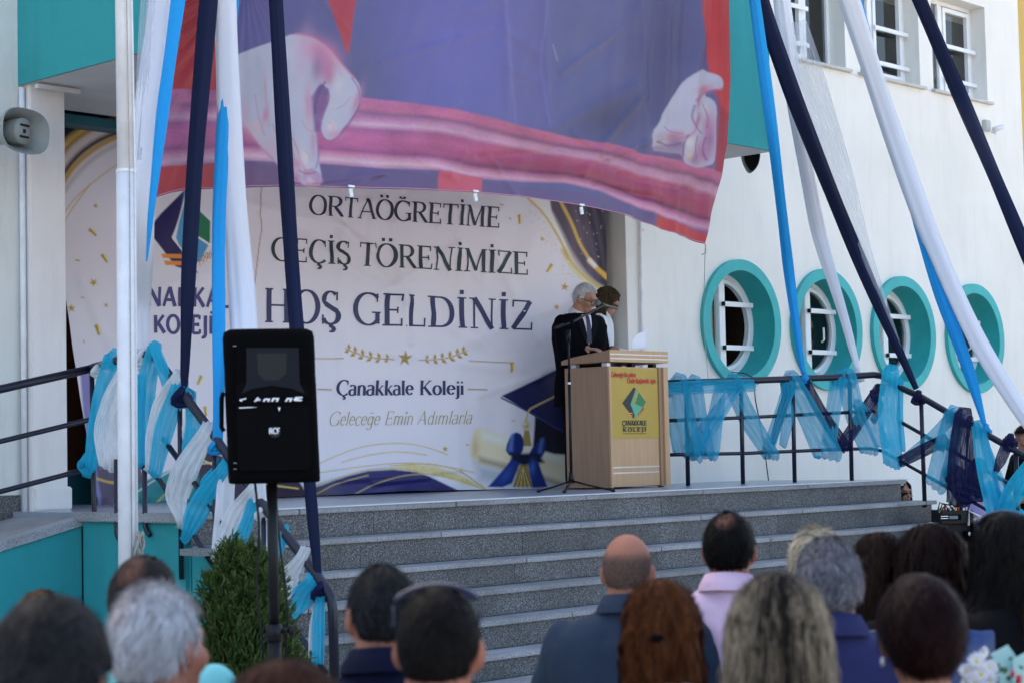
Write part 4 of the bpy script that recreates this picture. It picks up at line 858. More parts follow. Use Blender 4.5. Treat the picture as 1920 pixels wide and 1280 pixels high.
# left stair rail
lr = thing('stair_railing', 'navy tubular railing running down the left side of the staircase', 'railing', (XLr, YE, 0))
bend = [PL(x, y) for x, y in ((222, 675), (262, 667), (284, 664), (296, 674), (318, 704))]
rail('top_rail', bend + [PL(x, y) for x, y in ((397, 809), (460, 903), (573, 1050), (600, 1086))] + [PL(x, y) for x, y in ((612, 1101), (621, 1118), (624, 1142))] + [PL(628, 1290)], .030, lr)
rail('middle_rail', [PL(x, y) for x, y in ((307, 822), (424, 989), (560, 1186), (612, 1262))], .019, lr)
rail('lower_rail', [PL(x, y) for x, y in ((258, 858), (300, 900), (390, 1045), (480, 1180), (560, 1300))], .016, lr)
for x, y0, y1 in ((338, 750, 1085), (403, 825, 1150), (495, 962, 1230)): rail('post', [PL(x - 1, y0), PL(x + 2, y1)], .0165, lr)
for x, y0, y1 in ((218, 860, 1000), (271, 868, 985)):
    a, b_, c = PL(x, y0), PL(x + 1, y1), PL(x + 10, y1 + 18); rail('post', [a, b_, (b_ + c) / 2 + np.array([0, -.0, -.01]), c], .017, lr)
# ramp rail
PRm = lambda x, y: onY(x, y, YR - .04)
rr_ = thing('ramp_railing', 'navy three-bar railing sloping along the ramp at the left edge', 'railing', (5, YR, 0))
e0 = PL(222, 675)
sx = lambda p, q, k: p + (p - q) * k
for nm, a, b_, r in (('top_rail', (0, 729), (165, 692), .029), ('middle_rail', (0, 827), (165, 787), .018), ('lower_rail', (0, 921), (165, 878), .018)):
    A, B_ = PRm(*a), PRm(*b_); far = A + (A - B_) * 1.1
    pts = [far, A, B_] + ([PRm(172, 690), (PRm(172, 690) + e0) / 2 + np.array([0, 0, .0]), e0] if nm == 'top_rail' else [PRm(176, 786 if nm[0] == 'm' else 876)])
    rail(nm, pts, r, rr_)
rail('joint_sleeve', [PRm(176, 688), (PRm(172, 690) + e0) / 2], .031, rr_, m_steel)
rail('post', [PRm(172, 695), PRm(177, 975), PRm(180, 990)], .018, rr_)
obj('wall_bracket', MB().tube([PRm(172, 962), PRm(172, 994)], .03, 6).box(PRm(168, 984) - .02, PRm(178, 984) + .02), m_teal, rr_)
rail('bracket_pin', [PRm(176, 975), PRm(192, 981)], .007, rr_, m_teal); rail('bracket_pin', [PRm(176, 992), PRm(194, 994)], .007, rr_, m_teal)
# right rail: level part at the back of the landing, then down the right side
r1 = thing('landing_railing', 'navy railing right of the podium continuing down the right side of the stairs', 'railing', (14, 11, H))
bnd = [PA(1250, 718), PA(1400, 713), PA(1560, 707)] + [PRn(x, y) for x, y in ((1638, 702), (1652, 704), (1668, 713), (1690, 727), (1730, 745), (1807, 790), (1920, 853), (1990, 893))]
rail('top_rail', bnd, .032, r1)
rail('middle_rail', [PA(1250, 788), PA(1400, 782), PA(1640, 770)], .017, r1); rail('middle_rail', [PRn(1688, 790), PRn(1791, 848), PRn(1920, 922), PRn(1990, 962)], .019, r1)
rail('lower_rail', [PA(1250, 852), PA(1400, 849), PA(1560, 842), PRn(1632, 840), PRn(1655, 845), PRn(1782, 916), PRn(1850, 955), PRn(1950, 1010)], .017, r1)
for x, y1 in ((1290, 904), (1393, 903), (1490, 902), (1597, 901)):
    t = PA(x - 4, 712); bt = PA(x, y1); bt[2] = H; rail('post', [t, bt], .021, r1)
rail('post', [PRn(1727, 745), PRn(1734, 950)], .021, r1); rail('post', [PRn(1905, 845), PRn(1912, 1060)], .021, r1)
pl_ = PA(1290, 905); 
# thin cable down from the window sill of the first round window
tag(obj('power_cable', MB().tube([onY(1372, 697, YW - .06), onY(1395, 699, YW - .2), onY(1412, 707, YW - .4), PA(1419, 760) + .05, PA(1432, 830), PA(1441, 900)], .006, 6), m_black, smooth=True), 'black cable looping from the first round window down to the landing', 'cable')

# ------------------------------------------------------------------ fabric
def ribbon(name, pts, wid, m, parent, off=0., pleat=.25, nw=9, seed=0, taper=1, it=2):
    """cloth strip along 3-D points; width lies across the view, pleats along it"""
    P = np.array([tuple(p) for p in pts], float); W = np.array(wid, float) if not np.isscalar(wid) else np.full(len(P), float(wid))
    n = max(14, 6 * len(P)); u = np.linspace(0, len(P) - 1, n)
    # catmull-like smoothing through linear interpolation + blur
    Q = np.stack([np.interp(u, range(len(P)), P[:, k]) for k in range(3)], 1); Wq = np.interp(u, range(len(P)), W)
    for _ in range(it * 2): Q[1:-1] = .25 * Q[:-2] + .5 * Q[1:-1] + .25 * Q[2:]; Wq[1:-1] = .25 * Wq[:-2] + .5 * Wq[1:-1] + .25 * Wq[2:]
    rg = np.random.default_rng(seed + 11); V = []; UV = []
    T_ = np.gradient(Q, axis=0); T_ /= np.linalg.norm(T_, axis=1)[:, None] + 1e-9
    ph = rg.random() * 6; fr = 2.5 + rg.random() * 1.5
    for i in range(n):
        vd = Q[i] - EYE; vd /= np.linalg.norm(vd); vd = vd * .9 + np.array([.2, -.1, 0]); s = np.cross(T_[i], vd); s /= np.linalg.norm(s) + 1e-9; o = np.cross(s, T_[i]); 
        if np.dot(o, vd) > 0: o = -o
        for k in range(nw):
            v = k / (nw - 1) * 2 - 1; d = pleat * Wq[i] * .5 * (math.sin(v * fr * math.pi + ph + .6 * math.sin(i * .4)) * .5 + .6 * (1 - v * v)); 
            V.append(Q[i] + s * v * Wq[i] / 2 + o * (d + off)); UV.append((k / (nw - 1), i * .25 + seed * 1.7))
    return arrmesh(name, np.array(V), gridq(n, nw), m, parent, True, uv=np.array(UV))
def pxm(p): return F / np.dot(np.array(p) - EYE, FWD)          # pixels per metre at a point
def rb(name, pl, pts, wpx, m, parent, **k):
    P = [pl(x, y) for x, y in pts]; W = [w_ / pxm(p) for w_, p in zip(wpx, P)]
    if k.pop('wrap', False):
        a = (P[0] - EYE) / np.linalg.norm(P[0] - EYE); d0 = (P[0] - P[1]) / np.linalg.norm(P[0] - P[1]); d1 = (P[-1] - P[-2]) / np.linalg.norm(P[-1] - P[-2]); z_ = np.array([0, 0, 1.])
        P = [P[0] + a * .09 - z_ * .05, P[0] + a * .05 + d0 * .03] + P + [P[-1] + a * .035 + d1 * .012]; W = [W[0] * .8, W[0] * .9] + W + [W[-1] * .9]
    return ribbon(name, P, W, m, parent, **k)
def knot(c, r, m, parent, name='knot', seed=0):
    rg = np.random.default_rng(seed); q = MB()
    q.tube([np.array(c) + r * np.array([math.cos(a) * .8, .55 * math.sin(a * 2), math.sin(a) * .8]) for a in np.linspace(0, 2 * math.pi, 14)], r * .42, 8, False)
    q.ell(c, (r * .9, r * .8, r * .75), 10, k=6)
    o = obj(name, q, m, parent, smooth=True); return o
def drape(label, pl, pts, wpx, mats, knot_at=None, kr=.05, group='long cloth drapes hanging from the roof', m_k=None, topw=1.2, **kw):
    """rolled length of cloth: an oval tube with lengthwise folds; top end runs on upwards out of view"""
    P = [np.array(p) for p in pts]; t = thing('drape', label, 'drape', P[-1], group)
    W = [w_ / pxm(p) for w_, p in zip(wpx, P)]
    n = 40; u = np.linspace(0, len(P) - 1, n); A = np.array(P); Q = np.stack([np.interp(u, range(len(P)), A[:, k]) for k in range(3)], 1); Wq = np.interp(u, range(len(P)), W)
    for _ in range(4): Q[1:-1] = .25 * Q[:-2] + .5 * Q[1:-1] + .25 * Q[2:]
    T_ = np.gradient(Q, axis=0); T_ /= np.linalg.norm(T_, axis=1)[:, None]; V = []; UV = []; nr = 26; ph = random.random() * 6
    for i in range(n):
        vd = Q[i] - EYE; vd /= np.linalg.norm(vd); s = np.cross(T_[i], vd); s /= np.linalg.norm(s); o = np.cross(s, T_[i])
        for k in range(nr + 1):
            a = 2 * math.pi * k / nr; f = 1 + .09 * math.sin(5 * a + ph + i * .11) + .07 * math.sin(9 * a + 2 * ph - i * .07) + .04 * math.sin(17 * a + i * .2) + .05 * math.sin(i * .55 + ph)
            V.append(Q[i] + (s * math.cos(a) * Wq[i] / 2 + o * math.sin(a) * Wq[i] * .30) * f); UV.append((k / nr * 2, i * .3))
    arrmesh('cloth', np.array(V), gridq(n, nr + 1), mats, t, True, uv=np.array(UV))
    if knot_at is not None: knot(knot_at, kr, m_k or mats, t)
    return t
YD = YF - .30
tp = lambda x, y: onY(x, y, YD)
ext = lambda a, b_, k: np.array(a) + (np.array(a) - np.array(b_)) * k
def from_top(a, b_, k=.35): return [ext(tp(*a), tp(*b_), k), tp(*a), tp(*b_)]
# left group
drape('white drape tied to the bend of the left stair rail beside the flagpole', None, from_top((302, 0), (279, 200)) + [tp(263, 400), PL(259, 560), PL(264, 655)], (50, 46, 52, 46, 42, 30), m_whdr, PL(268, 670), .05)
t = thing('sheer_strip', 'sheer white strip beside the white drape next to the flagpole', 'fabric', tp(268, 200)); P = from_top((278, 0), (256, 300)); ribbon('cloth', P, [.11, .1, .06], m_shtul, t, seed=3)
drape('sky blue drape between the flagpole and the red edge of the flag', None, [ext(onY(334, 0, YD - .18), onY(307, 200, YD - .18), .35), onY(334, 0, YD - .18), onY(307, 200, YD - .18), onY(283, 400, YD - .18), onY(275, 490, YD - .1)], (24, 24, 22, 12, 3), m_bldr)
drape('navy drape in front of the college emblem tied to the stair rail', None, from_top((391, 0), (366, 300)) + [PL(352, 560), PL(346, 700), PL(345, 738)], (34, 32, 30, 24, 16, 8), m_nvdr, PL(341, 744), .062, m_k=m_nvtul)
drape('broad white drape rising behind the black loudspeaker', None, from_top((421, 0), (432, 300)) + [tp(450, 520), PL(466, 760), PL(488, 940)], (44, 42, 44, 48, 40, 22), m_whdr, PL(492, 962), .045)
drape('sky blue drape tied to the rail just left of the black loudspeaker', None, from_top((440, 0), (422, 180)) + [tp(409, 420), PL(410, 700), PL(408, 830)], (16, 16, 22, 24, 22, 18), m_bldr, PL(404, 838), .045)
drape('navy drape passing behind the loudspeaker to the foot of the stair rail', None, from_top((516, 0), (534, 300)) + [tp(550, 540), PL(572, 800), PL(586, 960), PL(598, 1096)], (26, 25, 26, 28, 24, 22, 12), m_nvdr, PL(603, 1108), .058, m_k=m_nvtul)
t = thing('drape', 'white cloth tail hanging below the stair rail behind the shrub', 'drape', PL(418, 1040)); rb('cloth', PL, ((425, 880), (420, 960), (414, 1050)), (34, 36, 40), m_whdr, t, seed=9); 
t = thing('drape', 'narrow white cloth tail hanging beside the loudspeaker pole', 'drape', PL(492, 1040)); rb('cloth', PL, ((490, 900), (494, 980), (497, 1060)), (14, 14, 10), m_whdr, t, seed=10)
# right group: tops lean to the left
def tpr(x, y, Y=YD): return onY(x, y, Y)
drape('sky blue drape tied to the level rail above the second round window', None, [ext(tpr(1414, 0), tpr(1450, 260), .4), tpr(1414, 0), tpr(1450, 260), PA(1478, 500), PA(1500, 660), PA(1507, 700)], (18, 20, 20, 19, 13, 8), m_bldr, PA(1509, 709), .055)
drape('white drape tied to the rail between the second and third round windows', None, [EYE + (q_ - EYE) * s_ for q_, s_ in zip([ext(tpr(1462, -20), tpr(1490, 200), .5), tpr(1462, -20), tpr(1490, 200), PRn(1532, 430), PRn(1585, 600), PRn(1608, 690)], (1.03, 1.03, 1.03, 1.025, 1.01, 1.0))], (30, 30, 28, 26, 17, 10), m_whdr, PRn(1609, 703), .062)
drape('navy drape slanting to the knot where the right railing turns down', None, [ext(tpr(1424, 0), tpr(1490, 190), .4), tpr(1424, 0), tpr(1490, 190), PRn(1586, 430), PRn(1660, 600), PRn(1718, 728)], (32, 34, 30, 26, 20, 9), m_nvdr, PRn(1722, 745), .065, m_k=m_nvtul)
t = thing('sheer_strip', 'grey transparent strip of tulle right of the slanting navy drape', 'fabric', PRn(1640, 560)); ribbon('cloth', [tpr(1498, 40), tpr(1520, 140), PRn(1575, 320), PRn(1625, 480), PRn(1690, 660)], [.14, .26, .25, .12, .03], m_shtul, t, seed=5, pleat=.06)
drape('thick white drape slanting down past the fourth round window', None, [ext(tpr(1592, 0), tpr(1660, 210), .4), tpr(1592, 0), tpr(1660, 210), PRn(1740, 440), PRn(1830, 640), PRn(1925, 790), PRn(1990, 880)], (38, 38, 36, 34, 32, 26, 14), m_whdr)
drape('sky blue drape twisting beside the thick white drape to the right railing', None, [ext(tpr(1606, 0), tpr(1660, 180), .4), tpr(1606, 0), tpr(1655, 180), PRn(1712, 380), PRn(1768, 560), PRn(1820, 700), PRn(1846, 795)], (18, 18, 14, 22, 26, 22, 8), m_bldr, PRn(1849, 805), .05)
drape('dark navy drape slanting to the right edge over the upper windows', None, [ext(tpr(1724, 0), tpr(1800, 180), .4), tpr(1724, 0), tpr(1800, 180), PRn(1870, 345), PRn(1935, 500), PRn(2000, 660)], (24, 26, 26, 24, 24, 16), m_nvdr)
# swags wound round the railings
def swags(name, label, loc, items, group):
    t = thing(name, label, 'fabric', loc, group)
    for i, it in enumerate(items):
        kind = it[0]
        if kind == 'knot': knot(it[1], it[2], it[3], t, seed=i)
        else: rb('swag', it[1], it[2], it[3], it[4], t, seed=i * 3 + len(label), off=it[5] if len(it) > 5 else .03, pleat=.20, nw=13, wrap=True)
    return t
GS = 'tulle wound round the railings'
wb, bb, nv, wl = m_bltulr, m_bltul, m_nvtul, m_whtul
swags('garland', 'turquoise tulle wound down the left stair railing', PL(300, 900), [
    ('r', PL, ((212, 675), (196, 740), (180, 820), (172, 872)), (36, 40, 34, 22), bb), ('knot', PL(166, 866), .055, bb), ('r', PL, ((166, 862), (160, 872), (164, 884)), (24, 30, 18), bb),
    ('r', PL, ((290, 660), (276, 720), (268, 800), (270, 868)), (30, 40, 40, 34), bb), ('r', PL, ((296, 658), (308, 690), (318, 725)), (20, 24, 20), bb, .05), ('r', PL, ((268, 720), (262, 790), (266, 860)), (20, 24, 24), bb, .05),
    ('r', PL, ((338, 732), (312, 800), (296, 880)), (34, 40, 26), bb, .05), ('r', PL, ((352, 745), (362, 800), (350, 860), (348, 890)), (20, 34, 38, 24), bb, -.05),
    ('r', PL, ((425, 872), (395, 920), (368, 965), (352, 1005)), (22, 44, 46, 18), bb, .04), ('r', PL, ((478, 935), (465, 985), (440, 1040)), (20, 26, 40), bb, .05), ('r', PL, ((400, 880), (380, 905), (372, 930)), (14, 22, 16), bb, -.06),
    ('r', PL, ((533, 1000), (528, 1030)), (22, 12), bb), ('r', PL, ((588, 1090), (574, 1112), (560, 1140)), (30, 48, 26), bb, .05), ('r', PL, ((604, 1104), (600, 1150), (598, 1240)), (14, 26, 24), bb, .03)], GS)
swags('garland', 'white tulle wound down the left stair railing', PL(330, 930), [
    ('r', PL, ((236, 690), (214, 750), (200, 810), (204, 872)), (24, 46, 50, 34), wl, .02), ('knot', PL(262, 680), .045, wl), ('knot', PL(182, 695), .04, wl), ('r', PL, ((182, 700), (186, 740), (184, 780)), (12, 8, 6), wl, .0),
    ('r', PL, ((334, 712), (302, 756), (286, 820), (284, 868)), (26, 26, 22, 16), wl, .055), ('r', PL, ((352, 770), (346, 820), (342, 860)), (14, 22, 18), wl, -.03),
    ('r', PL, ((392, 812), (352, 880), (334, 930), (344, 972)), (34, 52, 46, 20), wl, .06), ('r', PL, ((480, 915), (448, 960), (426, 1010), (418, 1040)), (24, 40, 36, 30), wl, .06),
    ('r', PL, ((568, 1046), (552, 1070), (545, 1100)), (22, 36, 26), wl, .06), ('r', PL, ((603, 1110), (594, 1170), (588, 1235)), (12, 30, 22), wl, .0)], GS)
swags('garland', 'sheer turquoise tulle zigzagging over the right railing', PA(1450, 780), [
    ('r', PA, ((1252, 728), (1320, 724), (1404, 722)), (24, 26, 24), wb, .05), ('r', PA, ((1272, 722), (1278, 780), (1292, 848)), (44, 56, 60), wb), ('r', PA, ((1300, 722), (1310, 780), (1318, 848)), (38, 34, 46), wb, .02),
    ('r', PA, ((1384, 722), (1345, 780), (1300, 842)), (22, 30, 38), wb, .05), ('r', PA, ((1376, 720), (1402, 780), (1446, 850)), (34, 38, 32), wb, .04), ('r', PA, ((1352, 722), (1342, 785), (1330, 848)), (22, 30, 40), wb),
    ('r', PA, ((1482, 722), (1462, 780), (1440, 846)), (26, 22, 24), wb), ('r', PA, ((1486, 716), (1520, 780), (1552, 846)), (40, 46, 56), wb, .05), ('r', PA, ((1472, 722), (1480, 780), (1470, 830)), (16, 24, 16), wb),
    ('r', PA, ((1572, 712), (1562, 780), (1555, 832)), (30, 28, 28), wb), ('r', PA, ((1590, 712), (1605, 780), (1630, 838)), (40, 38, 38), wb, .05), ('r', PA, ((1612, 760), (1636, 790), (1654, 830)), (20, 28, 30), wb),
    ('r', PRn, ((1672, 702), (1668, 770), (1676, 862)), (32, 44, 36), bb, .06), ('r', PRn, ((1690, 716), (1688, 780), (1694, 840)), (10, 12, 10), bb, .02),
    ('r', PRn, ((1788, 778), (1750, 818), (1702, 856)), (24, 22, 18), wb, .02), ('r', PRn, ((1788, 780), (1772, 850), (1758, 905)), (36, 44, 44), wb, .05), ('r', PRn, ((1800, 786), (1786, 850), (1776, 906)), (20, 22, 30), wb),
    ('r', PRn, ((1838, 806), (1852, 880), (1868, 958)), (26, 38, 32), bb, .06), ('r', PRn, ((1838, 806), (1866, 880), (1890, 940)), (14, 20, 26), wb), ('r', PRn, ((1938, 868), (1910, 910), (1882, 960)), (30, 40, 34), bb, .05), ('r', PRn, ((1860, 915), (1890, 960), (1920, 990)), (20, 40, 60), bb)], GS)
swags('garland', 'navy tulle zigzagging over the right railing', PA(1580, 790), [
    ('r', PA, ((1476, 736), (1464, 780), (1450, 826)), (14, 18, 12), nv, .02), ('r', PA, ((1511, 718), (1545, 780), (1584, 836)), (22, 24, 26), nv, .03), ('r', PA, ((1650, 728), (1620, 775), (1580, 836)), (22, 26, 24), nv, .03), ('r', PA, ((1640, 740), (1652, 760), (1640, 785)), (14, 16, 14), nv),
    ('r', PRn, ((1765, 828), (1730, 845), (1696, 862)), (24, 24, 22), nv, .05), ('r', PRn, ((1808, 785), (1798, 850), (1800, 935)), (34, 36, 46), nv, .07), ('r', PRn, ((1820, 790), (1822, 860), (1826, 920)), (14, 20, 44), nv, .03), ('r', PRn, ((1790, 890), (1815, 920), (1838, 925)), (40, 60, 30), nv, .04),
    ('r', PRn, ((1890, 832), (1878, 862), (1870, 880)), (22, 22, 10), nv, .04), ('knot', PRn(1895, 826), .062, nv)], GS)

# ------------------------------------------------------------------ flagpole with rope
PF = atd(235, 1000, 10.3); fx, fy_ = PF[0], PF[1]
pole = thing('flagpole', 'white steel flagpole with a rope tied near its foot, in front of the ramp', 'flagpole', (fx, fy_, 0))
def polep(x, y): return onY(x, y, fy_)
a_, b_, c_ = polep(240, 1180), polep(236.5, 320), polep(231, -60)
c_ = c_ + (c_ - b_) * 1.5; g0 = np.array([a_[0], fy_, 0])
wpm = 1 / pxm(PF)
obj('lower_tube', MB().tube([g0, b_], 18.6 * wpm, 24), m_white, pole, smooth=True); obj('upper_tube', MB().tube([b_, c_], [16.8 * wpm, 15 * wpm], 24), m_white, pole, smooth=True)
obj('joint_flange', MB().tube([b_ - np.array([0, 0, .012]), b_ + np.array([0, 0, .004])], 19.6 * wpm, 24), m_white, pole)
q = MB(); q.tube([g0 + np.array([.018, -.058, 0]), b_ + np.array([.018, -.058, 0]), c_ + np.array([.015, -.048, 0])], .0045, 6); obj('halyard', q, m_white, pole, smooth=True)
q = MB(); q.tube([g0 + np.array([-.018, -.06, 0]), b_ + np.array([-.018, -.058, 0]), c_ + np.array([-.02, -.048, 0])], .003, 5); obj('halyard', q, m_rope, pole, smooth=True)
q = MB(); pk = polep(248, 1030) + np.array([0, -.07, 0])
for i in range(7):
    ph = i * 1.3; q.tube([pk + np.array([.012 * math.sin(ph + k), .01 * math.cos(ph * 2 + k), .10 - k * .028]) + np.array([.010 * (i - 3) * math.sin(k / 7 * math.pi), 0, 0]) for k in range(8)], .006, 6)
for k in range(2): q.tube([pk + np.array([.032 * math.cos(a) - .01, .015 * math.sin(a), -.04 - .02 * k]) for a in np.linspace(0, 6.3, 12)], .006, 6)
q.tube([pk + np.array([-.02, 0, -.10]), pk + np.array([-.05, .0, -.15]), pk + np.array([-.07, .01, -.17])], .0055, 6); obj('rope_hank', q, m_rope, pole, smooth=True)

# ------------------------------------------------------------------ horn loudspeaker at the left edge
hc = onY(18, 246, YW - .25); sc = 1 / pxm(hc)
horn = thing('horn_loudspeaker', 'grey reentrant horn loudspeaker on the wall at the left edge', 'loudspeaker', hc)
ax = np.array([.30, -.90, -.05]); ax /= np.linalg.norm(ax); sx_ = np.cross(ax, [0, 0, 1.]); sx_ /= np.linalg.norm(sx_); sz_ = np.cross(sx_, ax)
def sup(c, rx, rz, p=2.7, n=40):
    out = []
    for k in range(n):
        a = 2 * math.pi * k / n; cc, ss = math.cos(a), math.sin(a); out.append(c + sx_ * rx * math.copysign(abs(cc) ** (2 / p), cc) + sz_ * rz * math.copysign(abs(ss) ** (2 / p), ss))
    return out
c0 = hc - sx_ * 10 * sc
R0, R1 = 66 * sc, 42 * sc
q = MB(); q.loft([sup(c0 + ax * .12, R0, R1), sup(c0 + ax * .115, R0 * .965, R1 * .95), sup(c0 + ax * .05, R0 * .78, R1 * .74), sup(c0 - ax * .05, R0 * .5, R1 * .52, 2.3), sup(c0 - ax * .10, R0 * .3, R1 * .4, 2)], cap=False)
q.loft([sup(c0 + ax * .12, R0, R1), sup(c0 + ax * .10, R0 * 1.0, R1 * 1.0), sup(c0 + ax * .04, R0 * .82, R1 * .8), sup(c0 - ax * .06, R0 * .55, R1 * .58, 2.3), sup(c0 - ax * .2, R0 * .4, R1 * .5, 2), sup(c0 - ax * .21, R0 * .01, R1 * .01, 2)], cap=False); obj('bell', q, m_horn, horn, smooth=True)
q = MB(); q.loft([sup(c0 + ax * d, r * R1, r * R1, 2) for d, r in ((-.1, .5), (.0, .56), (.085, .60), (.10, .56))]); obj('centre_drum', q, m_horn, horn, smooth=True)
q = MB()
for d in (-1, 1): q.obox(c0 + ax * .101 + sz_ * d * R1 * .26, sx_, ax, sz_, (R1 * .3, .004, .008))
q.obox(c0 + ax * .101, sx_, ax, sz_, (.014, .004, .014)); obj('grille_slot', q, m_black, horn)
obj('bracket', MB().tube([c0 - ax * .12, c0 + np.array([0, .35, 0])], .018, 8), m_steel, horn)

# small black speaker under the balcony
hc = onY(1408, 303, YB + .35); k_ = 1 / pxm(hc)
hs = thing('wall_speaker', 'small black egg shaped speaker hanging under the teal balcony', 'loudspeaker', hc)
def shp(s, yy): 
    P = [(-17, 16), (-14, 20), (0, 22), (14, 20), (18, 14), (15, -4), (8, -16), (0, -22), (-6, -18), (-14, -2)]
    P = smooth_poly(P, 1); return [hc + np.array([.69 * x * k_ * s, -.72 * x * k_ * s, z * k_ * s]) + np.array([.69, .72, 0]) * yy for x, z in P]
q = MB(); q.loft([shp(.6, .16), shp(.98, .08), shp(1, -.02), shp(.93, -.045)]); obj('cabinet', q, m_black, hs, smooth=False)
q = MB(); q.loft([shp(.86, -.045), shp(.84, -.052)]); obj('grille', q, m_grille, hs)
obj('bracket', MB().box(hc + np.array([-.03, .0, .10]), hc + np.array([.03, .06, ZS - hc[2] - .006])), m_horn, hs)

# security camera and its box on the right wall
bc = onY(1851, 236, YW - .04); k_ = 1 / pxm(bc)
sc_ = thing('security_camera', 'small white security camera on an arm beside its junction box on the right wall', 'camera', bc)
obj('junction_box', MB().box(bc + np.array([-.06, -.02, -.07]), bc + np.array([.06, .04, .07])), m_horn if False else mat('grey_plastic_box', (.45, .47, .44), .6), sc_, bevel=.008)
a1 = bc + np.array([.04, -.03, -.08]); a2 = onY(1866, 243, YW - .12); a3 = onY(1878, 239, YW - .16)
obj('arm', MB().tube([a1, a1 + np.array([.04, -.04, -.03]), a2], .012, 8), m_white, sc_, smooth=True); d_ = a3 - a2; d_ = d_ / np.linalg.norm(d_)
obj('housing', MB().tube([a2 - d_ * .02, a3 + d_ * .02], .034, 12), m_white, sc_, smooth=True); obj('lens', MB().tube([a3 + d_ * .018, a3 + d_ * .026], .026, 12), m_black, sc_)

# ------------------------------------------------------------------ loudspeaker on pole with black cover
LD = 8.15
lc = atd(510, 760, LD); k_ = LD / F
rt3 = np.array([.80, -.60, 0.]); fw3 = np.array([.60, .80, 0.]); up3 = np.array([0, 0, 1.])
spk = thing('pole_loudspeaker', 'black loudspeaker in a nylon cover on a pole in front of the left stairs', 'loudspeaker', (lc[0], lc[1], 0))
hw, hh, dp = 91 * k_, 145 * k_, .17
def sec(z, w0, w1, d0, d1, n=28, p=5):
    out = []
    for k in range(n):
        a = 2 * math.pi * k / n; cc, ss = math.cos(a), math.sin(a); X_ = math.copysign(abs(cc) ** (2 / p), cc); Y_ = math.copysign(abs(ss) ** (2 / p), ss)
        tap = 1 - .18 * (Y_ + 1) / 2; out.append(lc + rt3 * (w0 * X_ * tap + w1) + fw3 * (d0 * Y_ + d1) + up3 * z)
    return out
rg = np.random.default_rng(4)
rings = [sec(-hh * 1.0, hw * .93, 5 * k_, dp * .9, dp), sec(-hh * .985, hw * .99, 4 * k_, dp, dp)]
for z in np.linspace(-.9, .88, 9): rings.append(sec(hh * z, hw * (.985 + .012 * rg.random()), (-z * 4) * k_, dp * (1 + .02 * rg.random()), dp))
rings += [sec(hh * .965, hw * .97, -4 * k_, dp * .98, dp), sec(hh * 1.0, hw * .86, -4 * k_, dp * .86, dp)]
obj('cover', MB().loft(rings), m_cover, spk, smooth=True)
def sf(x, y, d=0.0):   # point on the front face from photograph pixels
    n3 = fw3; p0 = lc - fw3 * (.006 + d); return onP(x, y, p0, n3)
def panel(name, P, m, d0, d1, par=spk):
    q = MB(); A = [sf(x, y, d0) for x, y in P]; B_ = [sf(x, y, d1) for x, y in P]; q.loft([B_, A]); return obj(name, q, m, par)
panel('grille', [(443, 660), (447, 650), (576, 650), (578, 660), (578, 745), (443, 747)], m_grille, .006, -.004)
panel('grille', [(443, 757), (580, 756), (584, 872), (576, 880), (452, 882), (445, 872)], mat('lower_grille', (.0028, .0028, .0035), .8, spec=.06, bump=.2, bs=500), .006, -.004)
# horn flare: sunk funnel
q = MB(); A = [sf(x, y, .0075) for x, y in ((446, 690 + 30), (462, 652), (560, 652), (576, 720))]
fl = [(452, 738), (462, 718), (462, 652), (560, 652), (562, 716), (572, 738), (548, 728), (510, 722), (474, 728)]
panel('horn_flare', fl, mat('horn_charcoal', (.008, .009, .014), .6, spec=.15), .010, .004)
panel('horn_throat', [(482, 662), (538, 662), (536, 700), (522, 712), (496, 712), (484, 700)], mat('throat_black', (.004, .004, .005), .7), .0115, .008)
for x in (445, 563):
    panel('port', [(x, 650), (x + 12, 650), (x + 12, 674), (x + 8, 677), (x, 676)], m_cover, .012, .006); panel('port', [(x, 683), (x + 13, 683), (x + 13, 708), (x + 4, 720), (x, 718)], m_cover, .012, .006)
panel('cover_rim', [(438, 748), (584, 747), (584, 756), (438, 757)], m_cover, .016, .0)
def sfl(x, y, off): return sf(x, y, off)
i_white = mat('white_print', (.75, .77, .8), .5)
mk = MB()
for i, P in enumerate(([(450, 751.5), (449, 748), (462, 745), (461, 748), (455, 748.5), (454, 752)], [(476, 752), (482, 744), (486, 744), (484, 747), (489, 747), (488, 750), (482, 750), (480, 752)], [(492, 752), (496, 746), (507, 746), (505, 752), (501, 752), (502, 749), (498, 749), (496, 752)],
                       [(508, 752), (511, 745), (524, 745), (521, 752), (517, 752), (519, 748), (514, 748), (512, 752)], [(534, 752), (538, 745), (549, 745), (546, 752), (542, 752), (543, 748), (540, 748), (538, 752)], [(550, 748), (554, 743), (568, 743), (566, 746), (558, 746), (567, 749), (565, 751), (552, 751)],
                       [(447, 763), (466, 762), (484, 762.5), (466, 764), (450, 765)], [(521, 763), (526, 763), (523.5, 771)])):
    mk.add([sf(x, y, .0175 if i < 7 else .0185) for x, y in P], [tuple(range(len(P)))])
o = obj('cover_print', mk, i_white, spk, fix=False); o['kind'] = 'stuff'
panel('badge', [(515 + 11 * math.cos(a), 809 + 11 * math.sin(a)) for a in np.linspace(0, 2 * math.pi, 20)[:-1]], m_black, .009, .004)
lettering('badge_text', 'RCF', ((504, 812.5), (525, 812), 10.5, 10.5), lambda x, y, o: sf(x, y, .010 + o), i_white, spk, T_=.24, t_=.17, serif=False)
q = MB()
for x, y in ((440, 649), (441, 752), (441, 868), (441, 879)): q.tube([sf(x - 3, y, .012), sf(x, y - 1.2, .015), sf(x + 3, y, .012)], .0012, 5)
obj('velcro_hook', q, m_alu, spk); spk.children[-1]['kind'] = 'stuff'
pb = lc + fw3 * .13
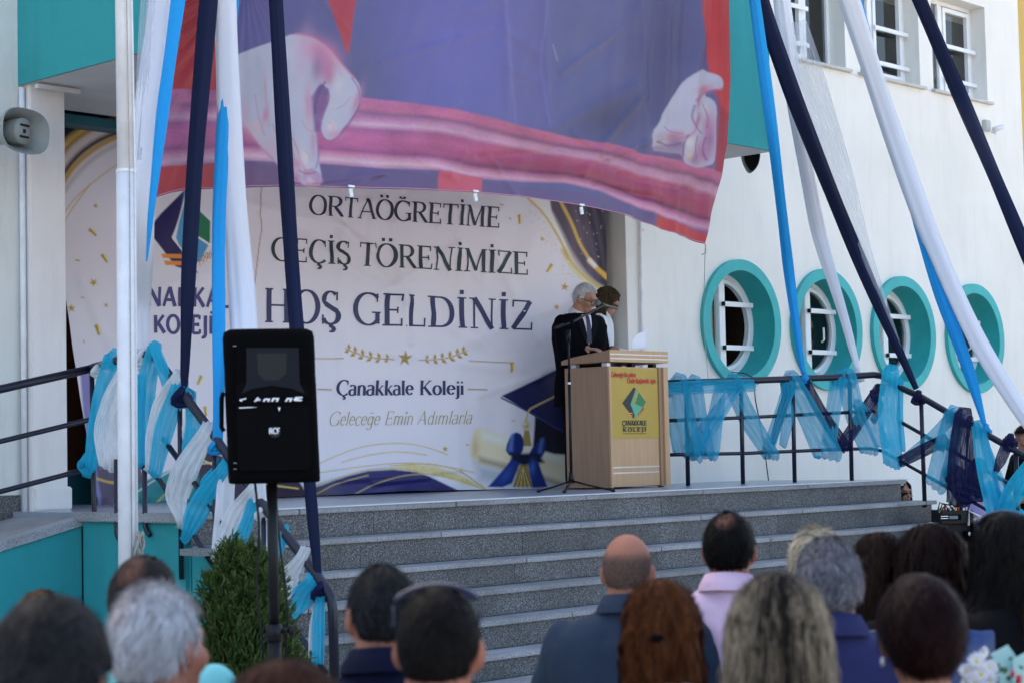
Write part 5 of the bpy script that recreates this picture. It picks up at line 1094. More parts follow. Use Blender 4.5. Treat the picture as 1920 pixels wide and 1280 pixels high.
obj('pole', MB().tube([(pb[0], pb[1], .0), (pb[0], pb[1], .85)], .030, 16), m_black, spk, smooth=True); obj('pole', MB().tube([(pb[0], pb[1], .85), (pb[0], pb[1], lc[2] - hh + .01)], .0235, 16), m_black, spk, smooth=True)
pk = np.array([pb[0], pb[1], .86]); obj('clamp_collar', MB().tube([pk - up3 * .04, pk + up3 * .03], .036, 14), m_black, spk, smooth=True); obj('clamp_knob', MB().tube([pk + rt3 * .03, pk + rt3 * .07], .012, 8).tube([pk + rt3 * .065, pk + rt3 * .085], .026, 10), m_black, spk, smooth=True)
for a in (.3, 2.4, 4.5):
    v = np.array([math.cos(a), math.sin(a), 0]); obj('leg', MB().tube([np.array([pb[0], pb[1], .55]), np.array([pb[0], pb[1], .02]) + v * .5], .014, 8), m_black, spk, smooth=True)
L_ = lambda x, y, d=0.: atd(x, y, LD + .05 + d)
obj('cable', MB().tube([L_(478, 905), L_(481, 930), L_(486, 985), L_(484, 1040), L_(481, 1080), L_(485, 1150), L_(492, 1200), L_(494, 1300)], .0055, 6), m_black, spk, smooth=True)
obj('cable', MB().tube([L_(516, 905, .15), L_(519, 950, .15), L_(526, 1030, .12), L_(534, 1085, .1), L_(540, 1150, .1), L_(534, 1250, .1)], .005, 6), m_black, spk, smooth=True)
obj('handle_flap', MB().tube([sf(419, 735, -.05), sf(415.5, 745, -.05), sf(415.5, 800, -.05), sf(420, 808, -.05)], .010, 6), m_cover, spk, smooth=True)

# ------------------------------------------------------------------ podium
pf = np.array(onZ(1144, 916.5, H)); pod = thing('podium', 'beech lectern with yellow college sign on its front panel', 'lectern', (pf[0], pf[1], H))
y0 = pf[1]; xl = pf[0]; xr_ = onY(1247, 800, y0)[0]; yb = onX(1061, 800, xl)[1]
Pf = lambda x, y, d=0.: onY(x, y, y0 - d); Ps = lambda x, y, d=0.: onX(x, y, xl - d)
ztop_ = Pf(1144, 686)[2]; ins = onY(1233, 800, y0)[0]
obj('side_panel', MB().box((xl, y0, H + .012), (xl + .025, yb, ztop_)), m_oak, pod, bevel=.002)
obj('edge_band', MB().box((xl - .002, y0 - .022, H + .012), (xl + .028, y0 - .0005, ztop_)), m_oakl, pod, bevel=.002)
obj('side_panel', MB().box((ins, y0 - .03, H + .012), (xr_, yb, ztop_)), m_oak, pod, bevel=.002)
obj('edge_band', MB().box((ins + .045, y0 - .05, H + .012), (xr_ + .002, y0 - .0305, ztop_ + .0)), m_oakl, pod, bevel=.002)
obj('front_panel', MB().box((xl + .029, y0 - .012, H + .02), (ins - .001, y0 + .01, ztop_ - .004)), m_oakl, pod)
obj('back_panel', MB().box((xl + .026, yb - .02, H + .02), (ins - .001, yb - .002, ztop_ - .25)), m_oak, pod)
q = MB()
for zz_ in (874.5, 885): z = Pf(1195, zz_, .012)[2]; obj('metal_inlay', MB().box((xl + .03, y0 - .0145, z - .006), (ins - .002, y0 - .0121, z + .006)), m_alu, pod)
sg0, sg1 = Pf(1145, 689, .014), Pf(1237, 820, .014)
zs1 = sg0[2]; zs0 = sg1[2]
sign = obj('sign_board', MB().box((xl + .03, y0 - .017, zs0), (ins - .003, y0 - .0125, zs1)), mat('yellow_sign', (.48, .32, .045), .4, var=.08), pod)
# sign artwork in photograph coordinates on the sign's plane
Sg = lambda x, y, o=.003: onY(x, y, y0 - .017 - o)
red = mat('red_ink', (.50, .03, .02), .5); blk = mat('black_ink', (.02, .022, .024), .5); grn = mat('green_ink', (.02, .20, .07), .5); mgr = mat('mint_ink', (.10, .40, .24), .5)
lettering('sign_text', 'Geleceğe bir adım', ((1146, 706), (1192, 706), 9.5, 9.5), lambda x, y, o: Sg(x, y, o), red, sign, T_=.24, t_=.14, serif=False)
lettering('sign_text', 'Önde başlamak için...', ((1176, 717.5), (1233, 717.5), 9.5, 9.5), lambda x, y, o: Sg(x, y, o), red, sign, T_=.24, t_=.14, serif=False)
def poly(name, P, m, par, o=.003): q = MB(); q.add([Sg(x, y, o) for x, y in P], [tuple(range(len(P)))]); return obj(name, q, m, par, fix=False)
poly('emblem', [(1188.5, 725), (1192, 728), (1182, 757), (1190, 779), (1187.5, 784.5), (1184, 778), (1167, 755)], blk, sign, .0020); poly('emblem', [(1193, 729), (1196, 730), (1187.5, 756), (1206, 763), (1196, 778), (1193, 785), (1182.5, 757)], mgr, sign, .0024)
poly('emblem', [(1198, 735), (1211, 753), (1206, 762), (1191.5, 756)], grn, sign, .0028)
for y in (773, 777.5): poly('emblem', [(1176, y), (1186, y), (1186, y + 2), (1176, y + 2)], i_org, sign, .0032)
lettering('sign_text', '1996', ((1196, 781), (1208, 766), 6, 6), lambda x, y, o: Sg(x, y, o), red, sign, T_=.16, t_=.12, serif=False)
lettering('sign_text', 'ÇANAKKALE', ((1167, 797), (1212.5, 796.5), 8.5, 8.5), lambda x, y, o: Sg(x, y, o), blk, sign, T_=.22, t_=.15, serif=False)
lettering('sign_text', 'KOLEJİ', ((1168, 808.5), (1212, 808), 7, 7), lambda x, y, o: Sg(x, y, o), blk, sign, T_=.24, t_=.16, serif=False, track=.22)
for y in (787.5, 800, 811.5): poly('rule_line', [(1168, y), (1212, y), (1212, y + .9), (1168, y + .9)], blk, sign)
# desk top box
zt0 = ztop_ + .028; fz1 = Pf(1140, 656)[2]; fz0 = Pf(1140, 678)[2]; bz = Ps(1055, 690)[2]
sk = .012
xa_, xb_2 = xl - .012, xr_ + .012
q = MB(); ya, yb2 = y0 - .035, yb + .03
V = [(xa_, ya, fz0), (xb_2, ya, fz0), (xb_2, yb2, fz0 - .005), (xa_, yb2, fz0 - .005), (xa_, ya, fz1), (xb_2, ya, fz1), (xb_2, yb2, fz0 + .045), (xa_, yb2, fz0 + .045)]
q.add(V, [(0, 3, 2, 1), (4, 5, 6, 7), (0, 1, 5, 4), (1, 2, 6, 5), (2, 3, 7, 6), (3, 0, 4, 7)]); obj('desk_top', q, m_oak, pod, bevel=.003)
obj('desk_front', MB().box((xa_ - .001, ya - .012, fz0), (xb_2 + .001, ya - .0005, fz1 + .001)), m_oakl, pod, bevel=.002)
hgt = fz1 - fz0
for f in (.36, .72): obj('metal_inlay', MB().box((xa_ + .001, ya - .0145, fz0 + hgt * (1 - f) - .004), (xb_2 - .001, ya - .0121, fz0 + hgt * (1 - f) + .006)), m_alu, pod)
for x, y in ((xl + .05, y0 + .06), (xr_ - .1, y0 + .06), (xl + .05, yb - .08), (xr_ - .1, yb - .08), ((xl + xr_) / 2, y0 + .06)):
    obj('spacer', MB().box((x - .02, y - .03, ztop_ + .001), (x + .03, y + .03, fz0 - .006)), m_alu if y > y0 + .1 or x < xl + .1 else m_black, pod)
for x in (xl + .04, xr_ - .05): obj('foot', MB().box((x - .02, y0 + .01, H + .001), (x + .02, y0 + .05, H + .012)), m_black, pod)
# sheet of paper held up on the desk
q = MB(); ppl = lambda x, y: onY(x, y, y0 + .12)
A = [ppl(1184, 655), ppl(1212, 655), ppl(1223, 614), ppl(1190, 632)]; G_ = []
for i in range(7):
    for j in range(5):
        s, t = j / 4, i / 6; p = (A[0] * (1 - s) + A[1] * s) * (1 - t) + (A[3] * (1 - s) + A[2] * s) * t; G_.append(p + np.array([0, .03 * math.sin(t * 2) + .01 * math.sin(s * 3), 0]))
o = tag(arrmesh('paper_sheet', np.array(G_), gridq(7, 5), mat('paper', (.80, .80, .86), .7), None, True), 'sheet of white paper standing up on the lectern top', 'paper')
so = o.modifiers.new('thick', 'SOLIDIFY'); so.thickness = .0006

# ------------------------------------------------------------------ microphone stand
my = y0 - .16
Mp = lambda x, y: onY(x, y, my)
mb_ = onZ(1072, 921, H); my = mb_[1]
mic = thing('microphone_stand', 'black boom microphone stand in front of the lectern', 'microphone stand', mb_)
obj('upright', MB().tube([Mp(1071.5, 905), Mp(1067, 700)], .013, 12).tube([Mp(1067, 700), Mp(1066, 622)], .0095, 12), m_black, mic, smooth=True)
obj('collar_ring', MB().tube([Mp(1067.3, 716), Mp(1067.2, 720)], .0145, 12), i_white, mic); obj('clutch', MB().tube([Mp(1066.6, 640), Mp(1066, 618)], .017, 10), m_black, mic, smooth=True)
jt = Mp(1068, 605) + np.array([0, -.02, 0]); obj('joint', MB().ell(jt, (.028, .022, .028)), m_grille, mic, smooth=True)
e1 = onY(1133, 572, my + .10); obj('boom', MB().tube([onY(1040, 615, my - .03), jt, e1], .0095, 10), m_black, mic, smooth=True)
obj('boom_weight', MB().tube([onY(1040, 615, my - .03), onY(1056, 609, my - .01)], .014, 10), m_black, mic, smooth=True)
m0, m1 = onY(1119, 568, my + .10), onY(1158, 579, my + .16)
dm = (m1 - m0) / np.linalg.norm(m1 - m0)
mm = obj('microphone', MB().tube([m0 + dm * .01, m0 + dm * .07, m1], [.019, .013, .0105], 12), mat('mic_grey', (.05, .055, .055), .4), mic, smooth=True)
obj('mic_head', MB().ell(m0 + dm * .012, (.030, .030, .027), 14), mat('mic_mesh', (.16, .18, .17), .5, bump=.6, bs=900, metal=.4), mm, smooth=True); obj('mic_clip', MB().tube([m0 + dm * .05, m0 + dm * .10], .0175, 10), m_black, mic, smooth=True)
hub = Mp(1071.5, 896); obj('hub', MB().tube([Mp(1070.5, 884), Mp(1071.5, 905)], [.016, .03], 12), m_black, mic, smooth=True)
for (x, y) in ((1010, 920), (1150, 919), (1058, 921)):
    f_ = onZ(x, y, H + .012); obj('leg', MB().tube([hub + np.array([0, 0, -.02]), hub * .55 + f_ * .45 + np.array([0, 0, -.015]), f_], .0085, 8), m_black, mic, smooth=True); 
    obj('foot', MB().ell(f_, (.022, .016, .013), 10, k=6), m_black, mic, smooth=True)

# ------------------------------------------------------------------ shrub
def shrub():
    c = atd(458, 1290, 9.75); c[2] = 0; t = thing('shrub', 'dense green conifer shrub in front of the left stairs', 'shrub', c)
    obj('trunk', MB().tube([c, c + np.array([.02, 0, .35]), c + np.array([0, 0, .75])], [.035, .028, .012], 8), mat('bark', (.08, .055, .035), .9, bump=.4), t, smooth=True)
    rg = np.random.default_rng(3); V = []; Q = []; CC = []
    topz = atd(430, 1036, 9.75)[2]; n = 8600; R = .315
    lobes = [(-.10, 0, 1.02, .16), (.06, .04, .99, .17), (.17, -.03, .95, .15), (-.19, .02, .90, .15), (0, -.12, .93, .17), (.02, .12, .95, .16), (.20, .08, .78, .13), (-.20, -.08, .74, .13), (.11, -.15, .80, .15), (-.10, -.15, .84, .15), (-.04, .05, 1.02, .09), (.10, .0, 1.0, .08)]
    k = 0
    for i in range(n):
        h = rg.random() ** .75; a = rg.random() * 2 * math.pi; prof = math.sin(min(1, (1 - h) * 1.55 + .04) * math.pi / 2) ** .8 * (.78 + .22 * math.sin(3 * a + 1.5) * (.4 + h)); lump = 1 + .13 * math.sin(5 * a + 9 * h) + .08 * math.sin(11 * a - 13 * h)
        rr = R * prof * lump * (rg.random() ** .22); lb = lobes[i % 12]; pr_ = (1 - h ** 4) ** .6 + .02; rr = lb[3] * pr_ * lump * (rg.random() ** .3); spread = .75 + .45 * math.sin(min(1, h * 1.2 + .25) * math.pi) ; hz = .08 + (topz * lb[2] - .08) * h * (.97 + .05 * rg.random())
        p = c + np.array([lb[0] * spread + rr * math.cos(a), lb[1] * spread + rr * math.sin(a), hz]); out = np.array([math.cos(a), math.sin(a), 0])
        d = out * (.35 + .5 * rg.random()) + np.array([0, 0, 1.1]) + rg.normal(size=3) * .22; d /= np.linalg.norm(d); L0 = .032 + .04 * rg.random()
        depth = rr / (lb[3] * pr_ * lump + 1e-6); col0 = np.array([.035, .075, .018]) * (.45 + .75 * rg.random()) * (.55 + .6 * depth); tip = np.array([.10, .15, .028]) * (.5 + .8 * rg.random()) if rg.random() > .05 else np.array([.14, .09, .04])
        for j in range(5):            # a spray: a short stem with flattened leaflets
            dd = d + rg.normal(size=3) * .38; dd /= np.linalg.norm(dd); s = np.cross(dd, rg.normal(size=3)); s /= np.linalg.norm(s); w_ = .0028 + .0026 * rg.random(); b0 = p + d * L0 * j * .2; l = L0 * (.55 + .4 * rg.random())
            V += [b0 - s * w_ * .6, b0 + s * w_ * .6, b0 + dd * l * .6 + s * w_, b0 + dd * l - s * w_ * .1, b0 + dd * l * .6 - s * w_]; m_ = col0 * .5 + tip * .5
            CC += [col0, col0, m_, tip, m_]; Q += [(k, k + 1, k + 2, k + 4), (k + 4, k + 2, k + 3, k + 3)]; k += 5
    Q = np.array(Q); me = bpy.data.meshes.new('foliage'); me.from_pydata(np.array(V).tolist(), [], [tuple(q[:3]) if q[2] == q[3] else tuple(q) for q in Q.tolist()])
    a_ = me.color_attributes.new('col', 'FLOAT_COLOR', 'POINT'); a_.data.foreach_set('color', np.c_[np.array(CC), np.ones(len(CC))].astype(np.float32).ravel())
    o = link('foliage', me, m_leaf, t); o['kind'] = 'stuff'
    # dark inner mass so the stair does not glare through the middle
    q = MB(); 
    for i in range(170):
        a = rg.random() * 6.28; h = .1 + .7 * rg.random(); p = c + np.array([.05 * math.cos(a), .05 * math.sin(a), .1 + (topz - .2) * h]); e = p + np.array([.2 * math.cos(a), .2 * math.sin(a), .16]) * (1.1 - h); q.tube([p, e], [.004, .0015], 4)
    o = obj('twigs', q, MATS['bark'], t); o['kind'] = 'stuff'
shrub()

# ------------------------------------------------------------------ people
from mathutils.bvhtree import BVHTree
def remesh(mb, voxel, it=4, f=.6, dec=.45):
    me = bpy.data.meshes.new('tmp'); me.from_pydata(mb.v, [], mb.f)
    b = bmesh.new(); b.from_mesh(me); bmesh.ops.recalc_face_normals(b, faces=b.faces); b.to_mesh(me); b.free()
    o = bpy.data.objects.new('tmp', me); COL.objects.link(o)
    r = o.modifiers.new('r', 'REMESH'); r.mode = 'VOXEL'; r.voxel_size = voxel
    s = o.modifiers.new('s', 'SMOOTH'); s.iterations = it; s.factor = f
    if dec < 1: d_ = o.modifiers.new('d', 'DECIMATE'); d_.ratio = dec
    dg = bpy.context.evaluated_depsgraph_get(); dg.update()
    out = bpy.data.meshes.new_from_object(o.evaluated_get(dg)); bpy.data.objects.remove(o); bpy.data.meshes.remove(me)
    return out
def caps(q, a, b_, r0, r1, n=12):
    a, b_ = np.array(a, float), np.array(b_, float); q.tube([a, b_], [r0, r1], n); q.ell(a, (r0, r0, r0), n, k=8); q.ell(b_, (r1, r1, r1), n, k=8)
def rot(rx=0, ry=0, rz=0):
    cx, sx2 = math.cos(rx), math.sin(rx); cy, sy = math.cos(ry), math.sin(ry); cz, sz2 = math.cos(rz), math.sin(rz)
    return np.array([[cz, -sz2, 0], [sz2, cz, 0], [0, 0, 1]]) @ np.array([[cy, 0, sy], [0, 1, 0], [-sy, 0, cy]]) @ np.array([[1, 0, 0], [0, cx, -sx2], [0, sx2, cx]])
NECK = np.array([0, -.02, -.235])
class Pose:
    """local frame: head top at the origin, facing +y; world = base + scale * yaw * p"""
    def __init__(s, base, yaw, sc=1., hrx=0, hry=0, hrz=0): s.b = np.array(base, float); s.R = rot(0, 0, yaw); s.s = sc; s.H = rot(hrx, hry, hrz)
    def w(s, p): return s.b + s.s * (s.R @ np.array(p, float))
    def hp(s, p): return NECK + s.H @ (np.array(p, float) - NECK)          # head-space point to body-space
    def arr(s, V): return s.b + s.s * (np.asarray(V) @ s.R.T)
def put(q, pose): q.v = [tuple(pose.w(p)) for p in q.v]; return q
def head_prims(q, P, fem=False, ear=True):
    R = P.H
    def E(c, r, rr=None): q.ell(P.hp(c), r, 16, rot=R if rr is None else R @ rr, k=12)
    E((0, -.014, -.103), (.076, .096, .103)); E((0, .034, -.14), (.060, .058, .085)); E((0, .040, -.195), (.046, .048, .042)); E((0, .066, -.222), (.022, .020, .018))
    E((0, .094, -.146), (.0135, .016, .026), rot(.35)); E((0, .104, -.160), (.015, .011, .011)); E((0, .080, -.098), (.056, .014, .014))
    for sx in (-1, 1):
        E((sx * .042, .062, -.150), (.024, .026, .026)); 
        if ear: E((sx * .079, -.008, -.130), (.0125, .021, .036), rot(.15, 0, sx * .5)); 
    E((0, .088, -.186), (.024, .010, .0065)); E((0, .086, -.196), (.020, .011, .007))
    caps(q, P.hp((0, -.028, -.17)), (0, -.035, -.30), .052 if fem else .064, .058 if fem else .075, 14)
def sup2(cx, cy, z, rx, ry, p=2.6, n=28):
    out = []
    for k in range(n):
        a = 2 * math.pi * k / n; c, s = math.cos(a), math.sin(a); out.append(np.array([cx + rx * math.copysign(abs(c) ** (2 / p), c), cy + ry * math.copysign(abs(s) ** (2 / p), s), z]))
    return out
def torso(q, g=0., wd=1., fem=False, low=-.92, neck=True):
    S_ = [(-.225, .060, .058), (-.255, .090, .070), (-.280, .135, .085), (-.310, .178, .098), (-.36, .202, .112), (-.47, .196, .124), (-.60, .176, .118), (-.72, .165, .112), (-.82, .180, .122), (low, .185, .128)]
    if not neck: S_ = S_[1:]
    q.loft([sup2(0, -.035 - .01 * (z < -.4), z, rx * wd * (.9 if fem and z > -.8 else 1) + g, ry + g) for z, rx, ry in S_])
def limb(q, pts, rs):
    for a, b_, r0, r1 in zip(pts[:-1], pts[1:], rs[:-1], rs[1:]): caps(q, a, b_, r0, r1)
def hand(q, wr, d, palm, sc=1., curl=.5):
    """palm and five curled fingers from wrist wr along d; palm = palm normal"""
    d = np.array(d, float); d /= np.linalg.norm(d); pn = np.array(palm, float); pn -= d * np.dot(pn, d); pn /= np.linalg.norm(pn); sd = np.cross(d, pn); wr = np.array(wr, float)
    q.ell(wr + d * .045 * sc, (.001, .001, .001), 4, k=3)
    for k in range(4):
        b0 = wr + d * .01 * sc + sd * (k - 1.5) * .012 * sc; b1 = wr + d * .08 * sc + sd * (k - 1.5) * .0195 * sc; caps(q, b0, b1, .016 * sc, .0115 * sc, 8)
        L0 = (.038, .043, .040, .031)[k] * sc; dd = d; p = b1
        for j in range(3):
            dd = dd + pn * curl * .55; dd /= np.linalg.norm(dd); e = p + dd * L0 * (1, .75, .6)[j]; caps(q, p, e, (.0095, .0085, .0075)[j] * sc, (.0085, .0075, .0065)[j] * sc, 8); p = e
    t0 = wr + d * .02 * sc + sd * -.022 * sc; t1 = t0 + (d * .6 - sd * .7 + pn * .3) * .045 * sc; t2 = t1 + (d * .85 - sd * .15 + pn * .4) * .035 * sc; caps(q, t0, t1, .014 * sc, .011 * sc, 8); caps(q, t1, t2, .010 * sc, .008 * sc, 8)
SEAT_L = [(-.10, .02, -.86), (-.13, .42, -.84), (-.13, .40, -1.26), (-.13, .52, -1.32)]
def add_mesh(name, me, m, par, k=None):
    return link(name, me, m, par, True)
def skinmat(tone): 
    return {'fair': mat('fair_skin', (.44, .235, .16), .55, spec=.25, var=.12, vs=14, bump=.04, bs=120), 'tan': mat('tanned_skin', (.33, .155, .10), .55, spec=.25, var=.15, vs=14, bump=.05, bs=120), 'red': mat('ruddy_skin', (.36, .145, .095), .55, spec=.25, var=.15, vs=14, bump=.05, bs=120)}[tone]
def hairdo(P, kind, par, c0, c1, n=2600, seed=0, th=.010, length=.03, bald=0., spot=None, z_low=-.215, wide=1., clump=.5, curl=0., bald2=None, part=False, wid=1., streak=0.):
    """scalp cap + strand ribbons, both coloured per vertex (c0 dark to c1 light)"""
    rg = np.random.default_rng(seed + 100); c0 = np.array(c0); c1 = np.array(c1); C0 = np.array([0, -.014, -.103]); E = np.array([.077, .097, .103])
    longk = kind in ('long', 'bob')
    def mask(n):
        x, y, z = n[..., 0], n[..., 1], n[..., 2]
        face = (y > .42) & (z < .42 + .2 * y)
        if longk: return ~face
        m = ~face & ~((z < -.30 - .45 * (y < -.25)) ) & ~((z < -.12) & (y > -.12))
        m &= ~(z < -.66)
        return m
    def radial(phi, z):      # horizontal radii of the hair mass at height z (long styles)
        zc = C0[2]; zz_ = np.clip((z - zc) / (E[2] + th), -1, 1); hd = np.sqrt(np.clip(1 - zz_ ** 2, 0, 1)); below = z < zc
        dz = np.clip(zc - z, 0, None); L_ = length
        gx = np.where(below, (E[0] + th) * (1 + .30 * wide * (1 - np.exp(-dz * 7))), (E[0] + th) * hd * (1 + .05 * wide)); gy = np.where(below, (E[1] + th) * (1 - .05 * np.clip(dz / .2, 0, 1)) - .02 * np.clip(dz / .3, 0, 1), (E[1] + th) * hd)
        if kind == 'bob': gx = np.where(below, gx + .03 * np.clip((dz - L_ * .75) / (L_ * .25), 0, 1), gx)
        return gx, gy
    V = []; Fq = []; Cc = []; 
    def emit(V_, F_, C_):
        nonlocal V, Fq, Cc
        o = sum(len(v) for v in V); V.append(V_); Fq.append(F_ + o); Cc.append(C_)
    def bare(n):
        b = np.zeros(n.shape[:-1])
        if spot: sd0 = np.array(spot[:3]) / np.linalg.norm(spot[:3]); b = np.maximum(b, np.clip(((n @ sd0) - spot[3] + .05) / .12, 0, 1) * spot[4])
        if bald: b = np.maximum(b, np.clip((n[..., 2] - bald + .22) / .3, 0, 1))
        return b
    SKN = np.array([.35, .15, .10])
    # cap
    nu, nv = 48, 30; u, v = np.meshgrid(np.linspace(0, 2 * np.pi, nu), np.linspace(.02, np.pi - .05, nv)); N = np.stack([np.sin(v) * np.cos(u), np.sin(v) * np.sin(u), np.cos(v)], -1).reshape(-1, 3)
    lump = 1 + .09 * (fnoise(N[:, 0] * 3 + 9, N[:, 2] * 3 + N[:, 1] * 2 + 9, seed) - .5) * (th > .004)
    Pc = C0 + N * (E + th * .75) * lump[:, None]; Qc = gridq(nv, nu); mk_ = mask(N)
    Pc = np.where(mk_[:, None], Pc, C0 + N * (E - .012)); keep = mk_[Qc].sum(1) >= 2; nz = rg.random(len(N)) * .3 + .2 * fnoise(N[:, 0] * 12 + 20, N[:, 1] * 3 + 20, seed + 1)
    emit((Pc - NECK) @ P.H.T + NECK, Qc[keep], (c0[None] * (1 - nz[:, None]) * .85 + c1[None] * nz[:, None] * .6) * (1 - bare(N)[:, None]) + SKN * bare(N)[:, None])
    K = 4 if not longk else 8; n = int(n * (1.9 if P.b @ FWD < 5 else 1.2) * (1.35 if longk else 1)); wid *= 1 if P.b @ FWD < 5 else 1.4
    # roots
    N = rg.normal(size=(n * 3, 3)); N /= np.linalg.norm(N, axis=1)[:, None]; N = N[mask(N) & (rg.random(len(N)) > bare(N) * 1.02)][:n]
    n_ = len(N); ln = length * (.6 + .7 * rg.random(n_)); tint = np.clip(rg.random(n_) * .45 + .9 * (fnoise(N[:, 0] * 9 + 5, N[:, 1] * 9 + N[:, 2] * 2 + 5, seed + 4) - .32) if not longk else rg.random(n_) * .45 + .5 * (fnoise(np.arctan2(N[:, 1], N[:, 0]) * 5 + 60, N[:, 2] * .6 + 5, seed + 4) - .36) + .6 * (fnoise(np.arctan2(N[:, 1], N[:, 0]) * 23 + 90, N[:, 2] * 2 + 5, seed + 5) - .4) + streak * (np.abs(N[:, 0]) ** 1.5 - .35), 0, 1)
    pts = np.zeros((n_, K, 3))
    if not longk:
        down = np.array([0, -.55, -1.]) if not part else np.array([.5, -.5, -.6]); clx = fnoise(N[:, 0] * 7 + 30, N[:, 2] * 7 + N[:, 1] * 5 + 30, seed + 9) * 2 * np.pi * clump
        side = np.cross(N, [0, 0, 1.]); side /= np.linalg.norm(side, axis=1)[:, None] + 1e-6
        d = down[None] - N * (N @ down)[:, None]; d /= np.linalg.norm(d, axis=1)[:, None] + 1e-6
        d = d * np.cos(clx - clump * 3)[:, None] + side * np.sin(clx - clump * 3)[:, None] + rg.normal(size=(n_, 3)) * .25; lift = .28 + .35 * rg.random(n_) + (rg.random(n_) < .05) * .5 * (th > .004) * min(1, .03 / length)
        p = C0 + N * (E + .002)
        for k in range(K):
            pts[:, k] = p; nn = (p - C0) / (E ** 2); nn /= np.linalg.norm(nn, axis=1)[:, None]
            st = d - nn * (d * nn).sum(1)[:, None]; st /= np.linalg.norm(st, axis=1)[:, None] + 1e-6; st = st + nn * (lift * (1 - k / K * 1.1))[:, None]
            if curl: st = st + side * (curl * np.sin(k * 1.9 + clx * 3))[:, None]
            p = p + st * (ln / K)[:, None]
            e = (((p - C0) / (E + .003)) ** 2).sum(1); p = np.where(e[:, None] < 1, C0 + (p - C0) / np.sqrt(e)[:, None], p)
    else:
        phi = np.arctan2(N[:, 1], N[:, 0]); z0 = C0[2] + N[:, 2] * (E[2] + th); z0 = np.maximum(z0, C0[2] - .02); total = (z0 - (C0[2] - length * (.82 + .18 * rg.random(n_) + .12 * fnoise(phi * 3 + 12, phi * 0 + 2, seed))))
        # keep away from the face
        ph = phi; 
        for k in range(K):
            t = k / (K - 1); z = z0 - total * t; gx, gy = radial(ph, z)
            fr = np.sin(ph) > .45; tgt = np.where(np.cos(ph) >= 0, .25, np.pi - .25); ph2 = np.where(fr, ph + (tgt - ph) * min(1, t * 2.5), ph)
            jit = (rg.random(n_) ** 2) * .012 + .012 * clump * (fnoise(ph2 * 9 + 40, z * 4 + 40, seed + 3) - .4); wob = curl * (.3 + 1.4 * fnoise(phi * 5 + 7, z * 7 + 30, seed + 6)) * np.sin(z * (42 + 12 * fnoise(phi * 3 + 9, phi * 0, seed + 2)) + phi * 13 + 6 * fnoise(phi * 6 + 7, phi * 0 + 1, seed)) if curl else .004 * (rg.random(n_) - .5) * t * 3 + (rg.random(n_) < .05) * .010; wb2 = curl * np.cos(z * 47 + phi * 17) if curl else 0
            pts[:, k, 0] = C0[0] + np.cos(ph2) * (gx + jit + wob) + wb2 * .6; pts[:, k, 1] = C0[1] + np.sin(ph2) * (gy + jit + wob); pts[:, k, 2] = z
        # inner curtain surface
        PH = np.linspace(math.radians(165), math.radians(375), 40); ZZ = np.linspace(C0[2] + .02, C0[2] - length * .9, 18); gp, gz = np.meshgrid(PH, ZZ); gx, gy = radial(gp, gz)
        rip = .007 * np.sin(gp * 17 + seed) + .010 * (fnoise(gp * 5 + 11, gz * 9 + 30, seed + 8) - .5) + curl * .8 * np.sin(gz * 52 + gp * 11)
        Vc = np.stack([C0[0] + np.cos(gp) * (gx - .006 + rip), C0[1] + np.sin(gp) * (gy - .006 + rip), gz], -1).reshape(-1, 3); nz = fnoise(gp.ravel() * 12 + 60, gz.ravel() * 2 + 60, seed + 2) * .8
        emit(Vc @ np.eye(3), gridq(18, 40), c0[None] * (1 - nz[:, None]) * .8 + c1[None] * nz[:, None] * .7)
    if not longk or True:
        flat = pts.reshape(-1, 3); rotd = (flat - NECK) @ P.H.T + NECK
        if longk: wgt = np.clip((flat[:, 2] + .26) / .12, 0, 1)[:, None]; rotd = rotd * wgt + flat * (1 - wgt)
        pts = rotd.reshape(n_, K, 3)
    T_ = np.gradient(pts, axis=1); T_ /= np.linalg.norm(T_, axis=2)[..., None] + 1e-9; out = pts - (C0 * np.array([1, 1, 0]) + np.array([0, 0, 1]) * pts[..., 2:3] * (1 if longk else 0) + (0 if longk else C0 * np.array([0, 0, 1]))); out /= np.linalg.norm(out, axis=2)[..., None] + 1e-9
    S_ = np.cross(T_, out); S_ /= np.linalg.norm(S_, axis=2)[..., None] + 1e-9
    wv = (.00115 if not longk else .0015) * wid * (.6 + .8 * rg.random(n_))[:, None, None] * np.linspace(1, .35, K)[None, :, None]
    A = pts - S_ * wv; B_ = pts + S_ * wv; VV = np.stack([A, B_], 2).reshape(-1, 3); i0 = (np.arange(n_)[:, None] * K * 2 + np.arange(K - 1)[None] * 2).ravel()
    col = c0[None] * (1 - tint[:, None]) + c1[None] * tint[:, None]; emit(VV, np.stack([i0, i0 + 1, i0 + 3, i0 + 2], -1), np.repeat(col, K * 2, 0))
    V = np.concatenate(V); Fq = np.concatenate(Fq); Cc = np.concatenate(Cc)
    return arrmesh('hair', P.arr(V), Fq, m_hair, par, True, col=np.clip(Cc, .002, .9))
BLK, BLK2 = (.006, .005, .005), (.035, .030, .028)
def collar(P, par, m, fem=False, h=.035, r=.072):
    q = MB(); n = 26; rings = []
    for rr, z in ((r, -.235), (r - .004, -.235 + h), (r + .004, -.235 + h + .004), (r + .022, -.235 + .006), (r + .030, -.252)):
        rings.append([np.array([rr * math.cos(a) * 1.02, -.038 + rr * math.sin(a) * .98 - .0, z - .016 * math.sin(a)]) for a in np.linspace(0, 2 * math.pi, n + 1)[:-1]])
    q.loft(rings, cap=False); put(q, P); return obj('collar', q, m, par, smooth=True)
